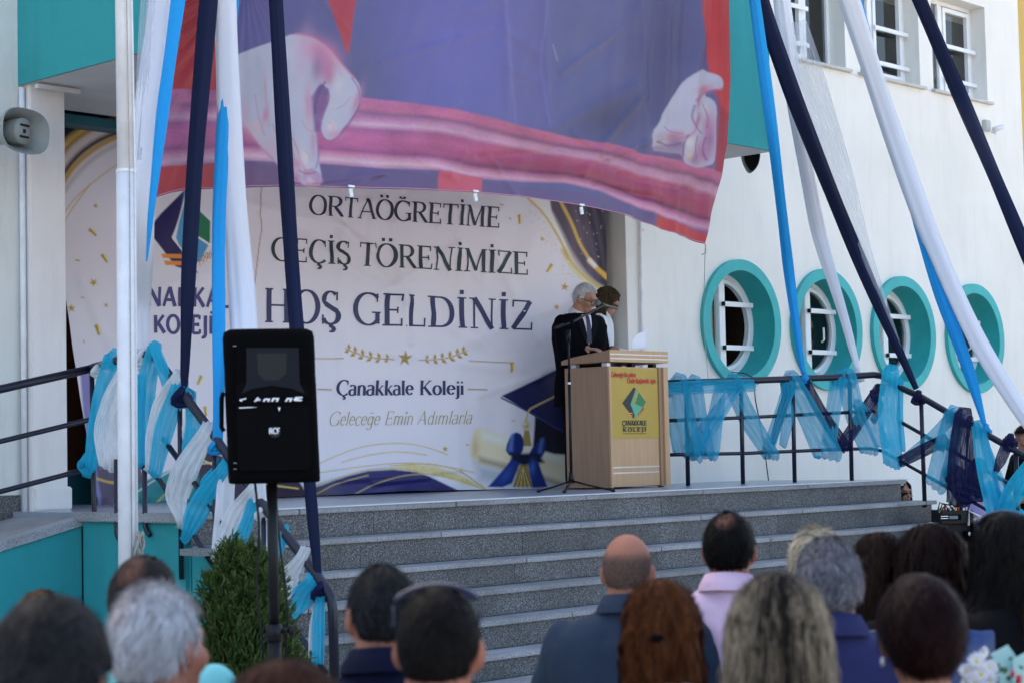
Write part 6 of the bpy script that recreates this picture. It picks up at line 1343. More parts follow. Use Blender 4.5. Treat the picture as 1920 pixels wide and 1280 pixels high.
def seated(label, x, top, d, skin='tan', shirt=None, sleeve='short', fem=False, face=(2600, 700), hair=None, wd=1., hr=(0, 0, 0), sc=None, head_w=1., coll=False, extra=None, twist=0, arms=None):
    b0 = atd(x, top, d); b0[2] -= (hair or {}).get('th', .01) * .8; tgt = atd(*face, 17) if face else atd(1150, 600, 17)
    v = tgt - b0; yaw = math.atan2(-v[0], v[1]) + twist; sc = sc or 1.
    P = Pose(b0 - np.array([0, 0, .006]), yaw, sc, *hr)
    t = thing('person', label, 'person', (b0[0], b0[1], max(0, b0[2] - 1.34)), 'seated audience')
    q = MB(); head_prims(q, P, fem); torso(q, 0, wd, fem)
    for sx in (-1, 1):
        sh, el, wr = (sx * .17 * wd, -.035, -.325), (sx * .235 * wd, .03, -.64), (sx * .10, .26, -.70)
        if arms: sh, el, wr = arms.get(sx, (sh, el, wr))
        limb(q, [sh, el, wr], [.048, .040, .027]); hand(q, wr, np.array(wr) - np.array(el) if arms else (-sx * .5, .9, -.1), (0, 0, -1), 1.0, .4)
        L_ = [(sx * abs(p[0]), p[1], p[2]) for p in SEAT_L]; limb(q, L_[:3], [.085, .062, .042]); caps(q, L_[2], L_[3], .04, .035)
    put(q, P); add_mesh('body', remesh(q, .0115 * P.s, 2), skinmat(skin), t)
    q = MB(); torso(q, .014, wd, fem, -.96, neck=not fem)
    for sx in (-1, 1):
        sh, el, wr = np.array((sx * .17 * wd, -.035, -.325)), np.array((sx * .235 * wd, .03, -.64)), np.array((sx * .10, .26, -.70))
        if arms: sh, el, wr = [np.array(p) for p in arms.get(sx, (sh, el, wr))]
        if sleeve == 'short': limb(q, [sh, sh * .35 + el * .65], [.064, .060])
        elif sleeve == 'long': limb(q, [sh, el, el * .2 + wr * .8], [.064, .056, .042])
        else: limb(q, [sh * .95, sh * .8 + el * .2], [.062, .055])
    put(q, P); me = remesh(q, .014 * P.s, 3)
    # soft cloth creases
    n = len(me.vertices); co = np.empty(n * 3, np.float32); me.vertices.foreach_get('co', co); co = co.reshape(-1, 3); nr = np.empty(n * 3, np.float32); me.vertices.foreach_get('normal', nr); nr = nr.reshape(-1, 3)
    loc = (co - P.b) @ P.R / P.s; s_ = int(abs(x)); cr = (fnoise(loc[:, 0] * 9 + loc[:, 2] * 6 + 30, loc[:, 2] * 10 - loc[:, 0] * 4 + 40, s_) - .47) * .036 + (fnoise(loc[:, 0] * 26 + 30, loc[:, 2] * 12 + 40, s_ + 2) - .47) * .012
    co = co + nr * cr[:, None]; me.vertices.foreach_set('co', co.astype(np.float32).ravel()); add_mesh('top', me, shirt, t)
    if coll: collar(P, t, shirt)
    q = MB()
    for sx in (-1, 1):
        L_ = [(sx * abs(p[0]), p[1], p[2]) for p in SEAT_L]; limb(q, [L_[0], L_[1], (L_[2][0], L_[2][1], L_[2][2] + .06)], [.108, .078, .058])
    q.ell((0, -.02, -.88), (.19, .14, .10)); put(q, P); add_mesh('trousers', remesh(q, .02 * P.s, 3), mat('dark_trousers', (.03, .032, .045), .8), t)
    if hair: hairdo(P, par=t, seed=int(x), **hair)
    if extra: extra(P, t)
    return t
cl = lambda n, c, **k: mat(n, c, .85, var=.12, vs=5, bump=.15, bs=220, spec=.12, **k)
c_navy = cl('navy_jacket_cloth', (.004, .006, .022)); c_mint = cl('mint_cloth', (.20, .56, .56)); c_blue = cl('blue_grey_polo', (.028, .042, .068)); c_pink = cl('pale_pink_shirt', (.72, .50, .62))
c_poloB = cl('indigo_polo', (.024, .027, .088)); c_black = cl('black_top', (.003, .003, .0045)); c_white = cl('white_top', (.70, .72, .75)); c_mar = cl('maroon_cloth', (.13, .03, .05)); c_lblue = cl('light_blue_cloth', (.42, .58, .75)); c_grey = cl('charcoal_top', (.012, .012, .016))
def sunglasses(P, t, z=-.028, y=.03):
    q = MB(); arc = []
    for a in np.linspace(-1.15, 1.15, 18): arc.append(P.hp((.088 * math.sin(a), y - .035 + .03 * math.cos(a), z + .016 - .045 * (1 - math.cos(a)))))
    q.tube(arc, .0065, 8)
    for sx in (-1, 1): q.tube([P.hp((sx * .084, y - .03, z - .02)), P.hp((sx * .084, -.02, z - .045)), P.hp((sx * .082, -.04, z - .06))], .003, 6)
    for sx in (-1, 1): q.ell(P.hp((sx * .034, y + .055, z - .012)), (.030, .008, .020), 14, rot=P.H @ rot(-.75), k=8)
    put(q, P); obj('sunglasses', q, mat('dark_lens', (.01, .01, .03), .15), t, smooth=True)
W_ = (2600, 700); A_ = (1250, 650)
seated('man at the lower left corner with dark grey hair, nearest of all to the camera', 100, 1104, 3.15, 'tan', c_grey, face=(1500, 700), wd=1.05, sc=1.08,
       hair=dict(kind='short', c0=(.006, .006, .007), c1=(.045, .045, .05), n=3200, length=.045, th=.020, curl=.2, clump=.4))
seated('barely visible head with light brown hair above the dark grey haired man', 80, 1101, 6.6, 'tan', c_grey, face=(1400, 700), sc=.98, hair=dict(kind='short', c0=(.10, .045, .02), c1=(.35, .19, .09), n=1500, length=.04))
seated('man in mint shirt with thinning dark hair in front of the flagpole foot', 272, 1034, 4.9, 'red', c_mint, face=(1500, 700), wd=1.22, sc=1.02, coll=True,
       hair=dict(kind='short', c0=(.012, .010, .010), c1=(.06, .05, .045), n=2600, length=.022, spot=(.05, -.72, .68, .93, .4), clump=.3))
seated('white haired man in a navy jacket with a balding crown, left of the shrub', 303, 1086, 3.95, 'red', c_navy, face=(2100, 700), wd=1.06, sc=1.04, hr=(.0, -.06, -.12), coll=True, sleeve='long',
       hair=dict(kind='short', c0=(.28, .28, .30), c1=(.80, .81, .84), n=4200, length=.045, th=.011, spot=(-.2, -.75, .62, .90, .7), clump=.35))
seated('person with reddish brown hair whose head top just shows at the bottom edge', 536, 1229, 3.0, 'tan', c_grey, face=(1500, 700), fem=True, sc=1.0, hair=dict(kind='long', c0=(.030, .013, .008), c1=(.075, .032, .022), n=3000, length=.3, th=.018))
seated('man with greying dark hair and navy collar resting his hand at his chin', 712, 1052, 4.75, 'red', c_navy, face=(700, 900), wd=1.0, sc=1.04, hr=(-.02, .05, .3), coll=True, sleeve='long', arms={-1: ((-.17, -.035, -.325), (-.22, .16, -.58), (-.075, .16, -.30))},
       hair=dict(kind='short', c0=(.003, .003, .0035), c1=(.045, .045, .052), n=3000, length=.026, th=.009))
seated('man with short cropped dark hair and sunglasses pushed up on his head', 822, 1090, 3.75, 'red', c_navy, face=(1250, 700), wd=1.05, sc=1.02,
       hair=dict(kind='short', c0=(.004, .0035, .0035), c1=(.020, .017, .016), n=3400, length=.016, th=.006, clump=.2), extra=lambda P, t: sunglasses(P, t, -.012, -.005))
seated('bald man in a blue grey polo shirt sitting in front of the steps', 1176, 997, 6.35, 'red', c_blue, face=(2000, 600), wd=1.22, sc=1.05, hr=(0, 0, -.05), coll=True, twist=.2, arms={-1: ((-.205, -.035, -.335), (-.33, .03, -.66), (-.2, .24, -.72))},
       hair=dict(kind='short', c0=(.13, .075, .055), c1=(.19, .13, .11), n=1500, length=.006, th=.0015, bald=.42, clump=.1))
seated('woman with half pinned curly auburn hair and a white top', 1238, 1080, 4.6, 'fair', c_white, face=(1500, 600), fem=True, sc=.93, sleeve='short', hr=(0, 0, 0),
       hair=dict(kind='long', c0=(.035, .010, .004), c1=(.19, .065, .024), n=2800, length=.36, curl=.013, th=.012, wide=.45, clump=.8),
       extra=lambda P, t: obj('hair_clip', put(MB().ell((0, -.135, -.13), (.020, .008, .012), 10), P), m_grille, t))
seated('man with thick black hair in a pale pink shirt', 1366, 954, 6.45, 'red', c_pink, face=(1700, 600), wd=1.1, sc=1.05, coll=True, sleeve='long',
       hair=dict(kind='short', c0=(.003, .0025, .0025), c1=(.014, .012, .011), n=3200, length=.03, th=.012, spot=(0, -.6, .8, .95, .45)))
seated('woman with long straight ash blonde and brown hair, centre right of the near row', 1456, 1068, 3.95, 'fair', c_grey, face=(1500, 600), fem=True, sc=1.04,
       hair=dict(kind='long', c0=(.010, .008, .007), c1=(.40, .33, .24), n=3600, length=.50, th=.014, wide=.9, clump=.3, streak=.9))
seated('woman with short pale blonde hair partly hidden behind the grey haired man', 1530, 984, 6.3, 'tan', c_lblue, face=(1500, 600), fem=True, sc=1.04, coll=True,
       hair=dict(kind='short', c0=(.30, .25, .17), c1=(.74, .67, .52), n=3000, length=.055, th=.012, clump=.8))
def bagstrap(P, t):
    q = MB(); pts = [(.075, -.12, -.335), (.03, -.172, -.40), (-.04, -.188, -.52), (-.12, -.178, -.64), (-.18, -.15, -.78)][::1]
    pts = [(-x, y, z + .05) for x, y, z in pts]
    V = []; 
    for i, p in enumerate(pts):
        p = np.array(p, float); d = np.array(pts[min(i + 1, 4)]) - np.array(pts[max(i - 1, 0)]); s = np.cross(d, [0, -1, 0]); s /= np.linalg.norm(s); V += [p + s * .017, p - s * .017, p - s * .017 + np.array([0, .01, 0]), p + s * .017 + np.array([0, .01, 0])]
    q.loft([V[i * 4:i * 4 + 4] for i in range(5)]); put(q, P); obj('bag_strap', q, m_cover, t)
    q = MB(); q.obox((.125, -.190, -.595), (.75, 0, -.66), (0, 1, 0), (.66, 0, .75), (.021, .005, .02)); put(q, P); obj('strap_buckle', q, m_alu, t)
seated('grey haired man in an indigo polo shirt with a black shoulder strap', 1550, 1001, 5.15, 'tan', c_poloB, face=(1300, 600), wd=1.12, sc=1.04, coll=True,
       hair=dict(kind='short', c0=(.045, .045, .055), c1=(.30, .30, .34), n=4200, length=.038, th=.011, clump=.6), extra=bagstrap)
seated('woman with long straight dark brown hair right of the grey haired man', 1648, 994, 6.2, 'tan', c_black, face=(1300, 600), fem=True, sc=1.05, hair=dict(kind='long', c0=(.008, .005, .004), c1=(.040, .020, .014), n=2600, length=.42, th=.012, wide=.8, clump=.4))
seated('woman with long wavy dark hair behind the woman with the short dark red hair', 1742, 979, 6.0, 'tan', c_black, face=(1300, 600), fem=True, sc=1.06, hair=dict(kind='long', c0=(.006, .004, .004), c1=(.032, .016, .013), n=3000, length=.40, curl=.009, th=.018, wide=1.2, clump=1.0))
def necklace(P, t):
    q = MB(); q.tube([np.array([.078 * math.cos(a), -.04 + .078 * math.sin(a), -.248 - .012 * math.sin(a)]) for a in np.linspace(0, 6.283, 30)], .0028, 6, False); put(q, P); obj('necklace', q, mat('gold_chain', (.6, .42, .14), .3, metal=.9), t, smooth=True)
    q = MB(); q.ell(P.hp((-.084, -.008, -.17)), (.005, .005, .011), 10); put(q, P); obj('earring', q, m_alu, t, smooth=True)
seated('woman with short dark red hair, gold necklace and black top in the near row', 1720, 1067, 4.3, 'tan', c_black, face=(1000, 600), fem=True, sc=1.06, sleeve='none',
       hair=dict(kind='short', c0=(.004, .002, .002), c1=(.028, .008, .009), n=4200, length=.055, th=.024, clump=.4), extra=necklace)
seated('woman with black bobbed hair and sunglasses on her head at the right edge', 1882, 957, 5.7, 'tan', c_black, face=(900, 700), fem=True, sc=1.04, wd=1.05,
       hair=dict(kind='bob', c0=(.003, .003, .003), c1=(.014, .012, .012), n=3000, length=.17, th=.014, wide=1.0, clump=.3), extra=lambda P, t: sunglasses(P, t, -.004, .02))
seated('person in a maroon top at the lower right edge behind the bouquet', 1965, 1075, 5.6, 'tan', c_mar, face=(1000, 700), fem=True, sc=1.05, wd=1.2, sleeve='long', hair=dict(kind='long', c0=(.012, .008, .006), c1=(.05, .03, .02), n=1500, length=.25))

# ---- speaker at the lectern
def std_person(label, base, yaw, sc, skin, hr, joints, hair, voxel=.0085, fem=False, cat='person', group=None, lean=0):
    P = Pose(base, yaw, sc, *hr); t = thing('person', label, cat, (base[0], base[1], max(0, base[2] - 1.72 * sc)), group)
    q = MB(); head_prims(q, P, fem); torso(q, 0, 1, fem, -.88)
    for sx in (-1, 1):
        sh, el, wr, hd, pn = joints[sx]; limb(q, [sh, el, wr], [.050, .040, .028]); hand(q, wr, hd, pn, 1, .35)
        limb(q, [(sx * .085, -.03, -.86), (sx * .10, 0, -1.24), (sx * .105, -.03, -1.62)], [.088, .060, .042]); caps(q, (sx * .105, -.04, -1.68), (sx * .12, .13, -1.69), .038, .032)
    put(q, P); add_mesh('body', remesh(q, voxel * sc, 2), skinmat(skin), t); 
    if hair: hairdo(P, par=t, seed=int(base[0] * 10), **hair)
    return P, t
vx = X0 if False else _x; toC = -_f
fv = vx * .50 + toC * .85; yawS = math.atan2(-fv[0], fv[1])
sp_d = 17.62; hb = atd(1089, 530, sp_d)
JS = {-1: ((-.175, -.03, -.33), (-.245, -.03, -.655), (-.13, .27, -.565), (.45, .9, -.05), (0, 0, -1)), 1: ((.175, -.03, -.33), (.235, .08, -.61), (.17, .34, -.57), (-.2, .9, -.05), (0, 0, -1))}
SPK = 1.13
P, t = std_person('white haired man in a dark suit with glasses and a moustache speaking at the lectern', hb, yawS, SPK, 'fair', (-.34, 0, .42), JS,
                  dict(kind='short', c0=(.45, .45, .47), c1=(.86, .87, .90), n=4200, length=.030, th=.008, clump=.25), .0065)
c_suit = mat('dark_suit_wool', (.0032, .0036, .007), .85, var=.2, vs=30, bump=.06, bs=400, spec=.06)
q = MB(); torso(q, .022, 1.12, False, -1.02, neck=False)
for sx in (-1, 1):
    sh, el, wr = [np.array(v) for v in JS[sx][:3]]; limb(q, [sh, el, el * .1 + wr * .9], [.067, .058, .043])
q.loft([sup2(0, -.045, z, rx, ry) for z, rx, ry in ((-.86, .20, .14), (-.95, .205, .145), (-1.0, .20, .14))])
put(q, P); me = remesh(q, .010 * SPK, 3); jacket = add_mesh('jacket', me, c_suit, t)
Lw = root_of(jacket).location; bv = BVHTree.FromPolygons([Vector(v.co) + Lw for v in me.vertices], [tuple(p.vertices) for p in me.polygons])
fd = Vector(P.R @ np.array([0, 1., 0]))
def chest(x, z, off):
    o_ = Vector(P.w((x, .5, z))); h = bv.ray_cast(o_, -fd)
    if h[0] is None: return P.w((x, .09, z)) + np.array(fd) * off
    return np.array(h[0]) + np.array(fd) * off
def decal(name, rows, off, m, par):
    """rows: list of (z, x_left, x_right)"""
    q = MB(); V = []; nc = 7
    for z, a, b_ in rows: V += [chest(a + (b_ - a) * k / (nc - 1), z, off) for k in range(nc)]
    q.add(V, [(i * nc + k, i * nc + k + 1, (i + 1) * nc + k + 1, (i + 1) * nc + k) for i in range(len(rows) - 1) for k in range(nc - 1)]); return obj(name, q, m, par, smooth=True)
Z = np.linspace(-.272, -.53, 12)
decal('shirt_front', [(z, -.044 * (1 - (i / 11) ** 1.2), .044 * (1 - (i / 11) ** 1.2)) for i, z in enumerate(Z)], .004, mat('white_shirt', (.70, .72, .80), .7), t)
decal('tie', [(z, -(.016 + .010 * i / 11), .016 + .010 * i / 11) for i, z in enumerate(Z[:11])], .012, mat('purple_tie', (.018, .014, .05), .5), t)
for sx in (-1, 1):
    decal('lapel', [(z, sx * (.052 * (1 - (i / 11) ** 1.2) + .002), sx * (.052 * (1 - (i / 11) ** 1.2) + .008 + .05 * math.sin(min(1, (i + 1) / 5) * math.pi / 2) * (1 - (i / 11) ** 3))) for i, z in enumerate(Z)], .010, mat('lapel_wool', (.005, .0055, .010), .8, spec=.1), t)
collar(P, t, MATS['white_shirt'], h=.030, r=.060)
q = MB()
for sx in (-1, 1): limb(q, [(sx * .09, -.03, -.90), (sx * .10, 0, -1.24), (sx * .108, -.03, -1.62)], [.115, .080, .062])
put(q, P); add_mesh('trousers', remesh(q, .016 * SPK, 3), c_suit, t)
for sx in (-1, 1):
    q = MB(); caps(q, (sx * .108, -.05, -1.685), (sx * .122, .15, -1.695), .048, .040); put(q, P); obj('shoe', q, m_black, t, smooth=True)
# glasses, moustache, eyes, brows
fr_m = mat('black_spectacle_frame', (.008, .008, .008), .3)
for sx in (-1, 1):
    q = MB(); q.tube([P.hp((sx * .033 + .027 * math.copysign(abs(math.cos(a)) ** .7, math.cos(a)), .112 - .25 * abs(sx * .033 + .027 * math.cos(a)) ** 1.2, -.132 + .019 * math.copysign(abs(math.sin(a)) ** .7, math.sin(a)))) for a in np.linspace(0, 2 * math.pi, 20)], .0032, 6, False)
    q.tube([P.hp((sx * .060, .100, -.126)), P.hp((sx * .080, .045, -.122)), P.hp((sx * .084, -.01, -.118))], .003, 6); put(q, P); obj('spectacle_frame', q, fr_m, t, smooth=True)
    q = MB(); q.ell(P.hp((sx * .031, .078, -.132)), (.013, .010, .009), 12, rot=P.H); put(q, P); obj('eye', q, mat('eye_shadow', (.14, .08, .06), .4), t, smooth=True)
    q = MB(); q.tube([P.hp((sx * .014, .099, -.109)), P.hp((sx * .034, .096, -.103)), P.hp((sx * .054, .082, -.110))], .0042, 6); put(q, P); obj('eyebrow', q, mat('grey_brow', (.22, .20, .19), .9), t, smooth=True)
q = MB(); q.tube([P.hp((-.012, .1, -.130)), P.hp((.012, .1, -.130))], .003, 6); put(q, P); obj('spectacle_bridge', q, fr_m, t, smooth=True)
q = MB(); q.tube([P.hp((-.034, .088, -.185)), P.hp((-.014, .104, -.174)), P.hp((0, .107, -.173)), P.hp((.014, .104, -.174)), P.hp((.034, .088, -.185))], [.005, .010, .010, .010, .005], 8); put(q, P); obj('moustache', q, mat('white_moustache', (.62, .60, .60), .9, bump=.5, bs=300), t, smooth=True)
# ---- woman behind him, head bowed, facing away right
fv = vx * .88 + toC * .1; yw = math.atan2(-fv[0], fv[1])
hb = atd(1130, 537, 18.3)
JW = {-1: ((-.155, -.03, -.325), (-.20, .02, -.64), (-.06, .24, -.66), (.3, .9, 0), (0, 0, -1)), 1: ((.155, -.03, -.325), (.20, .05, -.63), (.08, .26, -.64), (-.2, .9, 0), (0, 0, -1))}
P2, t2 = std_person('woman with brown highlighted hair in a white blouse standing behind the speaker', hb, yw, 1.04, 'fair', (-.45, 0, 0), JW, dict(kind='long', c0=(.014, .010, .008), c1=(.16, .10, .06), n=2600, length=.26, curl=.006, th=.016, wide=1.0, clump=.8), fem=True)
q = MB(); torso(q, .016, .92, True, -.96)
for sx in (-1, 1): sh, el, wr = [np.array(v) for v in JW[sx][:3]]; limb(q, [sh, el, el * .3 + wr * .7], [.066, .060, .046])
put(q, P2); add_mesh('blouse', remesh(q, .013, 3), c_white, t2)
q = MB(); q.loft([sup2(0, -.04, z, rx, ry) for z, rx, ry in ((-.86, .17, .13), (-1.0, .185, .14), (-1.4, .17, .14), (-1.55, .16, .13))]); put(q, P2); add_mesh('skirt', remesh(q, .02, 2), c_black, t2)
# ---- DJ in black at the far right, person behind the navy tulle, girl peering past the steps
JD = {-1: ((-.175, -.03, -.33), (-.23, .05, -.66), (-.12, .28, -.72), (.1, .9, -.2), (0, 0, -1)), 1: ((.175, -.03, -.33), (.24, .06, -.66), (.14, .30, -.70), (-.1, .9, -.2), (0, 0, -1))}
fv = -vx * .8 + toC * .45; yd = math.atan2(-fv[0], fv[1])
hb = atd(1924, 797, 19.2); P3, t3 = std_person('young man with curly dark hair and headphones in a black shirt at the right edge', hb, yd, 1.06, 'tan', (-.25, 0, 0), JD, dict(kind='short', c0=BLK, c1=BLK2, n=2600, length=.05, th=.02, curl=1.2, clump=1), .010)
q = MB(); torso(q, .016, 1.02, False, -.98, neck=False)
for sx in (-1, 1): sh, el, wr = [np.array(v) for v in JD[sx][:3]]; limb(q, [sh, sh * .3 + el * .7], [.068, .060])
put(q, P3); add_mesh('black_shirt', remesh(q, .013, 3), c_black, t3)
q = MB(); q.tube([P3.hp((.098 * math.sin(a), -.02, -.11 + .118 * math.cos(a))) for a in np.linspace(-1.5, 1.5, 18)], .007, 8)
for sx in (-1, 1): q.ell(P3.hp((sx * .092, -.01, -.125)), (.014, .032, .036), 12, rot=P3.H)
put(q, P3); obj('headphones', q, m_horn, t3, smooth=True)
q = MB(); q.loft([sup2(0, -.04, z, rx, ry) for z, rx, ry in ((-.86, .17, .13), (-1.0, .18, .14), (-1.6, .15, .12))]); put(q, P3); add_mesh('trousers', remesh(q, .02, 2), MATS['dark_trousers'], t3)
hb = atd(1830, 858, 18.9); fv = toC; yh = math.atan2(-fv[0], fv[1])
P4, t4 = std_person('person in a lavender top half hidden behind navy tulle at the mixing desk', hb, yh + .3, .98, 'tan', (-.3, 0, 0), {-1: ((-.16, -.03, -.33), (-.22, .10, -.62), (-.24, .36, -.62), (0, .9, 0), (0, 0, -1)), 1: ((.16, -.03, -.33), (.22, .10, -.62), (.22, .36, -.62), (0, .9, 0), (0, 0, -1))}, dict(kind='short', c0=BLK, c1=BLK2, n=1800, length=.04, th=.014), .010)
q = MB(); torso(q, .016, .95, True, -.96); 
for sx in (-1, 1): caps(q, (sx * .16, -.03, -.33), (sx * .19, .04, -.5), .062, .056)
put(q, P4); add_mesh('lavender_top', remesh(q, .014, 3), cl('lavender_cloth', (.40, .34, .62)), t4)
q = MB(); q.loft([sup2(0, -.04, z, rx, ry) for z, rx, ry in ((-.86, .17, .13), (-1.0, .18, .14), (-1.6, .15, .12))]); put(q, P4); add_mesh('trousers', remesh(q, .02, 2), MATS['dark_trousers'], t4)
hb = atd(1690, 899, 18.75); fv = toC * .8 + vx * .5; yg = math.atan2(-fv[0], fv[1]); 
P5, t5 = std_person('woman with dark hair peering out from behind the end of the steps', hb, yg, 1.05, 'fair', (.05, 0, .0), {-1: ((-.155, -.03, -.325), (-.2, .02, -.62), (-.1, .2, -.75), (0, .9, -.3), (0, 0, -1)), 1: ((.155, -.03, -.325), (.2, .02, -.62), (.1, .2, -.75), (0, .9, -.3), (0, 0, -1))}, dict(kind='long', c0=(.008, .006, .006), c1=(.04, .025, .02), n=1800, length=.24, th=.012, wide=.8), .0075, fem=True)
for sx in (-1, 1):
    q = MB(); q.ell(P5.hp((sx * .030, .084, -.130)), (.013, .007, .0075), 10, rot=P5.H); put(q, P5); obj('eye', q, mat('dark_eye', (.02, .012, .01), .3), t5, smooth=True)
    q = MB(); q.tube([P5.hp((sx * .014, .098, -.113)), P5.hp((sx * .034, .096, -.107)), P5.hp((sx * .052, .080, -.113))], .0032, 6); put(q, P5); obj('eyebrow', q, m_curt, t5, smooth=True)
q = MB(); q.ell(P5.hp((0, .095, -.190)), (.019, .007, .009), 12, rot=P5.H); put(q, P5); obj('lips', q, mat('lip_colour', (.28, .06, .06), .4), t5, smooth=True)
q = MB(); torso(q, .016, .92, True, -.94); put(q, P5); add_mesh('top', remesh(q, .014, 3), c_black, t5)
q = MB(); q.loft([sup2(0, -.04, z, rx, ry) for z, rx, ry in ((-.86, .17, .13), (-1.0, .18, .14), (-1.2, .15, .12))]); put(q, P5); add_mesh('trousers', remesh(q, .02, 2), MATS['dark_trousers'], t5)

# ------------------------------------------------------------------ sound desk, laptop case
md = 17.6; Mx = lambda x, y, d=0.: atd(x, y, md + d)
mc = Mx(1785, 980, .25); mix = thing('mixing_desk', 'black mixing console with coloured plugs standing at the right end of the steps', 'mixer', mc)
rv = _x; dv = _f; uz = np.array([0, 0, 1.]); kk = md / F
obj('console_body', MB().obox(Mx(1785, 967, .25), rv, dv, uz, (30 * kk, .22, 12 * kk)), m_black, mix, bevel=.006)
obj('front_slot', MB().obox(Mx(1784, 969, .02), rv, dv, uz, (18 * kk, .01, 5 * kk)), m_grille, mix)
obj('display', MB().obox(Mx(1788, 969, .005), rv, dv, uz, (8 * kk, .006, 3 * kk)), mat('display_grey', (.12, .17, .20), .3), mix)
q = MB(); q.obox(Mx(1771, 967, .006), rv, dv, uz, (7 * kk, .003, .7 * kk)).obox(Mx(1771, 971, .006), rv, dv, uz, (7 * kk, .003, .7 * kk)); obj('printed_marks', q, m_alu, mix); mix.children[-1]['kind'] = 'stuff'
cols = [m_alu, mat('yellow_plastic', (.7, .5, .05), .4), red, m_black, m_pvc]
for i in range(11): 
    p = Mx(1762 + i * 5, 954 + (i % 3), .1 + .04 * (i % 3)); obj('plug', MB().tube([p - uz * .03, p + uz * (.015 + .012 * (i * 7 % 3))], .010, 8), cols[i % 5], mix)
for i in range(3): obj('cable', MB().tube([Mx(1758 + 4 * i, 957, .05), Mx(1762 + 5 * i, 941 + 2 * i, .05), Mx(1772 + 8 * i, 946, .1), Mx(1780 + 8 * i, 956, .15)], .006, 6), m_black, mix, smooth=True)
obj('leg_frame', MB().obox(Mx(1785, 1040, .3), rv, dv, uz, (28 * kk, .18, 60 * kk)), m_black, mix)
cs = thing('equipment_case', 'open silver edged equipment case right of the mixing console', 'case', Mx(1840, 1010, .3))
q = MB(); A = Mx(1816, 955, 0), Mx(1850, 975, 0); q.tube([Mx(1816, 984), Mx(1817, 957), Mx(1846, 972)], .012, 6); obj('metal_edge', q, m_alu, cs); 
q = MB(); q.obox(Mx(1838, 990, .22), rv, dv, uz, (22 * kk, .2, 22 * kk)); obj('case_body', q, m_black, cs, bevel=.01)
q = MB(); q.obox(Mx(1828, 1004, .0), rv, dv, uz, (18 * kk, .1, 9 * kk)); obj('foam_block', q, m_grille, cs, bevel=.005)
obj('latch', MB().ell(Mx(1818, 1000, -.12), (.02, .01, .02), 10), m_alu, cs)

# ------------------------------------------------------------------ blue chair and bouquet
ch = atd(1716, 1300, 5.3); bl = mat('blue_chair_plastic', (.008, .030, .13), .4)
chair = thing('plastic_chair', 'blue plastic chair back behind the woman with short dark red hair', 'chair', (ch[0], ch[1], 0))
yv = _f; xv = _x; cb = atd(1718, 1184, 5.25)
G_ = []
for i in range(9):
    for j in range(13):
        s = j / 12 * 2 - 1; t_ = i / 8; w_ = .225 - .02 * t_; G_.append(cb + xv * s * w_ + uz * (-t_ * .40 - .025 * (abs(s) ** 3) + (.012 if abs(s) > .9 else 0)) - yv * (.06 * s * s * -1 + .03 * math.sin(t_ * 2)))
o = arrmesh('backrest', np.array(G_), gridq(9, 13), bl, chair, True); so = o.modifiers.new('th', 'SOLIDIFY'); so.thickness = .012
obj('rim', MB().tube([G_[j] for j in range(13)], .009, 8), bl, chair, smooth=True)
sc0 = cb - uz * (cb[2] - .44) ; obj('seat', MB().obox(sc0 - yv * -.2, xv, yv, uz, (.22, .21, .012)), bl, chair, bevel=.01)
for a in (-.2, .2):
    for b_ in (.02, .4): p = sc0 + xv * a + yv * b_; obj('leg', MB().tube([p, np.array([p[0] + a * .1, p[1], 0.01])], .014, 8), m_steel, chair, smooth=True)
bq = atd(1868, 1240, 5.0); bou = thing('bouquet', 'bouquet of white daisies and red roses wrapped in mint paper at the lower right', 'bouquet', bq)
pap = mat('mint_wrapping_paper', (.36, .60, .58), .7, var=.08)
for (P_, dz) in (([(1858, 1225), (1890, 1208), (1920, 1250), (1940, 1300), (1880, 1300)], .10), ([(1900, 1235), (1935, 1215), (1960, 1290), (1900, 1300)], .07)):
    q = MB(); A = [atd(x, y, 5.07 + dz) for x, y in P_]; q.loft([A, [a + yv * .004 for a in A]]); obj('wrapping_paper', q, pap, bou)
wp = mat('white_petal', (.80, .80, .84), .6); yc = mat('yellow_centre', (.55, .50, .04), .8); rp_ = mat('red_petal', (.42, .012, .025), .5); gl_ = mat('green_leaf', (.03, .09, .025), .5)
kq = 4.98 / F; rg = np.random.default_rng(8)
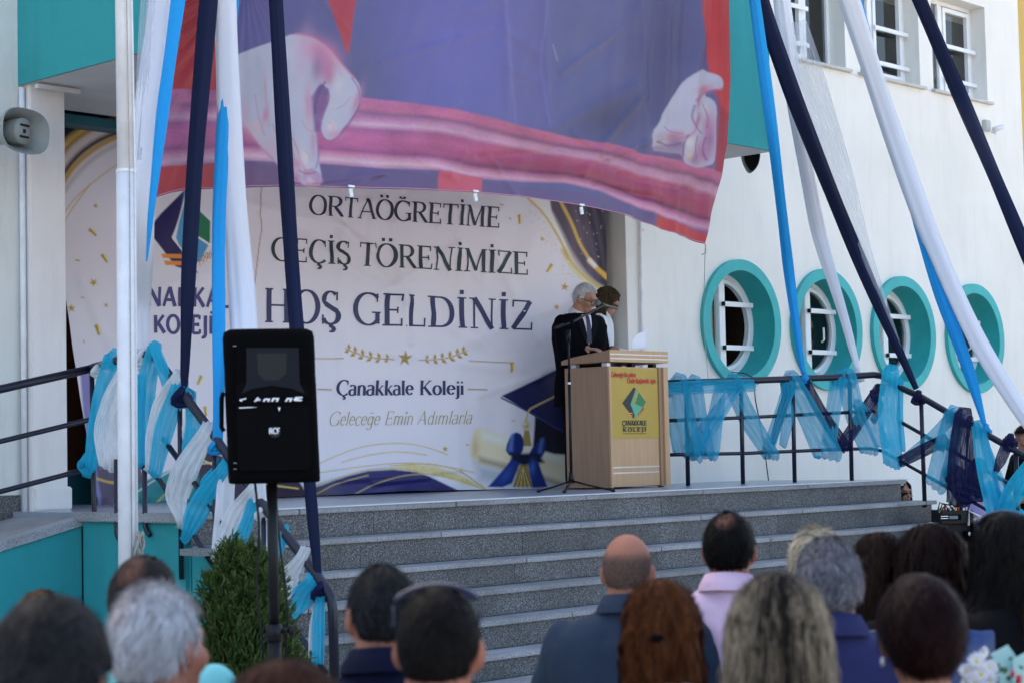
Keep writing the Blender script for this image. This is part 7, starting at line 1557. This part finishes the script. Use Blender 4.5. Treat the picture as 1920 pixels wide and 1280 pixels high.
for (x, y, r) in [(1830, 1238, 20), (1838, 1262, 22), (1812, 1256, 17), (1842, 1222, 14), (1855, 1250, 18), (1826, 1282, 20), (1862, 1276, 18), (1806, 1276, 15), (1846, 1290, 16)]:
    c = atd(x, y, 4.98 + rg.random() * .06); q = MB(); nrm = -yv + rg.normal(size=3) * .35; nrm /= np.linalg.norm(nrm); a0 = np.cross(nrm, uz); a0 /= np.linalg.norm(a0); b0 = np.cross(nrm, a0)
    for ly in range(2):
        for k in range(15):
            a = 2 * math.pi * (k + ly * .5) / 15 + rg.normal() * .05; d = a0 * math.cos(a) + b0 * math.sin(a); s = np.cross(d, nrm); L1 = r * kq * (1 - .15 * ly) * (.9 + .15 * rg.random()); wd_ = L1 * .17; up_1 = nrm * (.003 + .004 * ly)
            q.add([c + d * L1 * .15 - s * wd_ * .5 + up_1, c + d * L1 * .15 + s * wd_ * .5 + up_1, c + d * L1 * .7 + s * wd_ + up_1 * 1.8, c + d * L1 + up_1 * .6, c + d * L1 * .7 - s * wd_ + up_1 * 1.8], [(0, 1, 2, 3, 4)])
    fl_ = obj('daisy', q, wp, bou, fix=False); obj('flower_centre', MB().ell(c + nrm * .006, (r * kq * .2,) * 3, 10, k=6), yc, fl_, smooth=True)
for (x, y, r) in [(1772, 1252, 9), (1908, 1272, 14), (1897, 1262, 10)]:
    c = atd(x, y, 5.0); q = MB()
    for k in range(9): a = k * 2.4; q.ell(c + (rv * math.cos(a) + uz * math.sin(a)) * r * kq * .45 * (k / 9) - yv * .004 * (9 - k) * .6, (r * kq * .42, r * kq * .2, r * kq * .5), 8, rot=rot(0, a, .3), k=6)
    obj('rose', q, rp_, bou, smooth=True); bou.children[-1]['kind'] = 'stuff'
for i in range(22):
    c = atd(1785 + rg.random() * 125, 1225 + rg.random() * 60, 5.04); a = rg.random() * 6.28; d = rv * math.cos(a) + uz * math.sin(a); s = np.cross(d, yv); L1 = (9 + 9 * rg.random()) * kq
    q = MB(); q.add([c, c + d * L1 * .5 + s * L1 * .25 - yv * .004, c + d * L1, c + d * L1 * .5 - s * L1 * .25 - yv * .004], [(0, 1, 2), (0, 2, 3)]); obj('leaf', q, gl_, bou, fix=False)
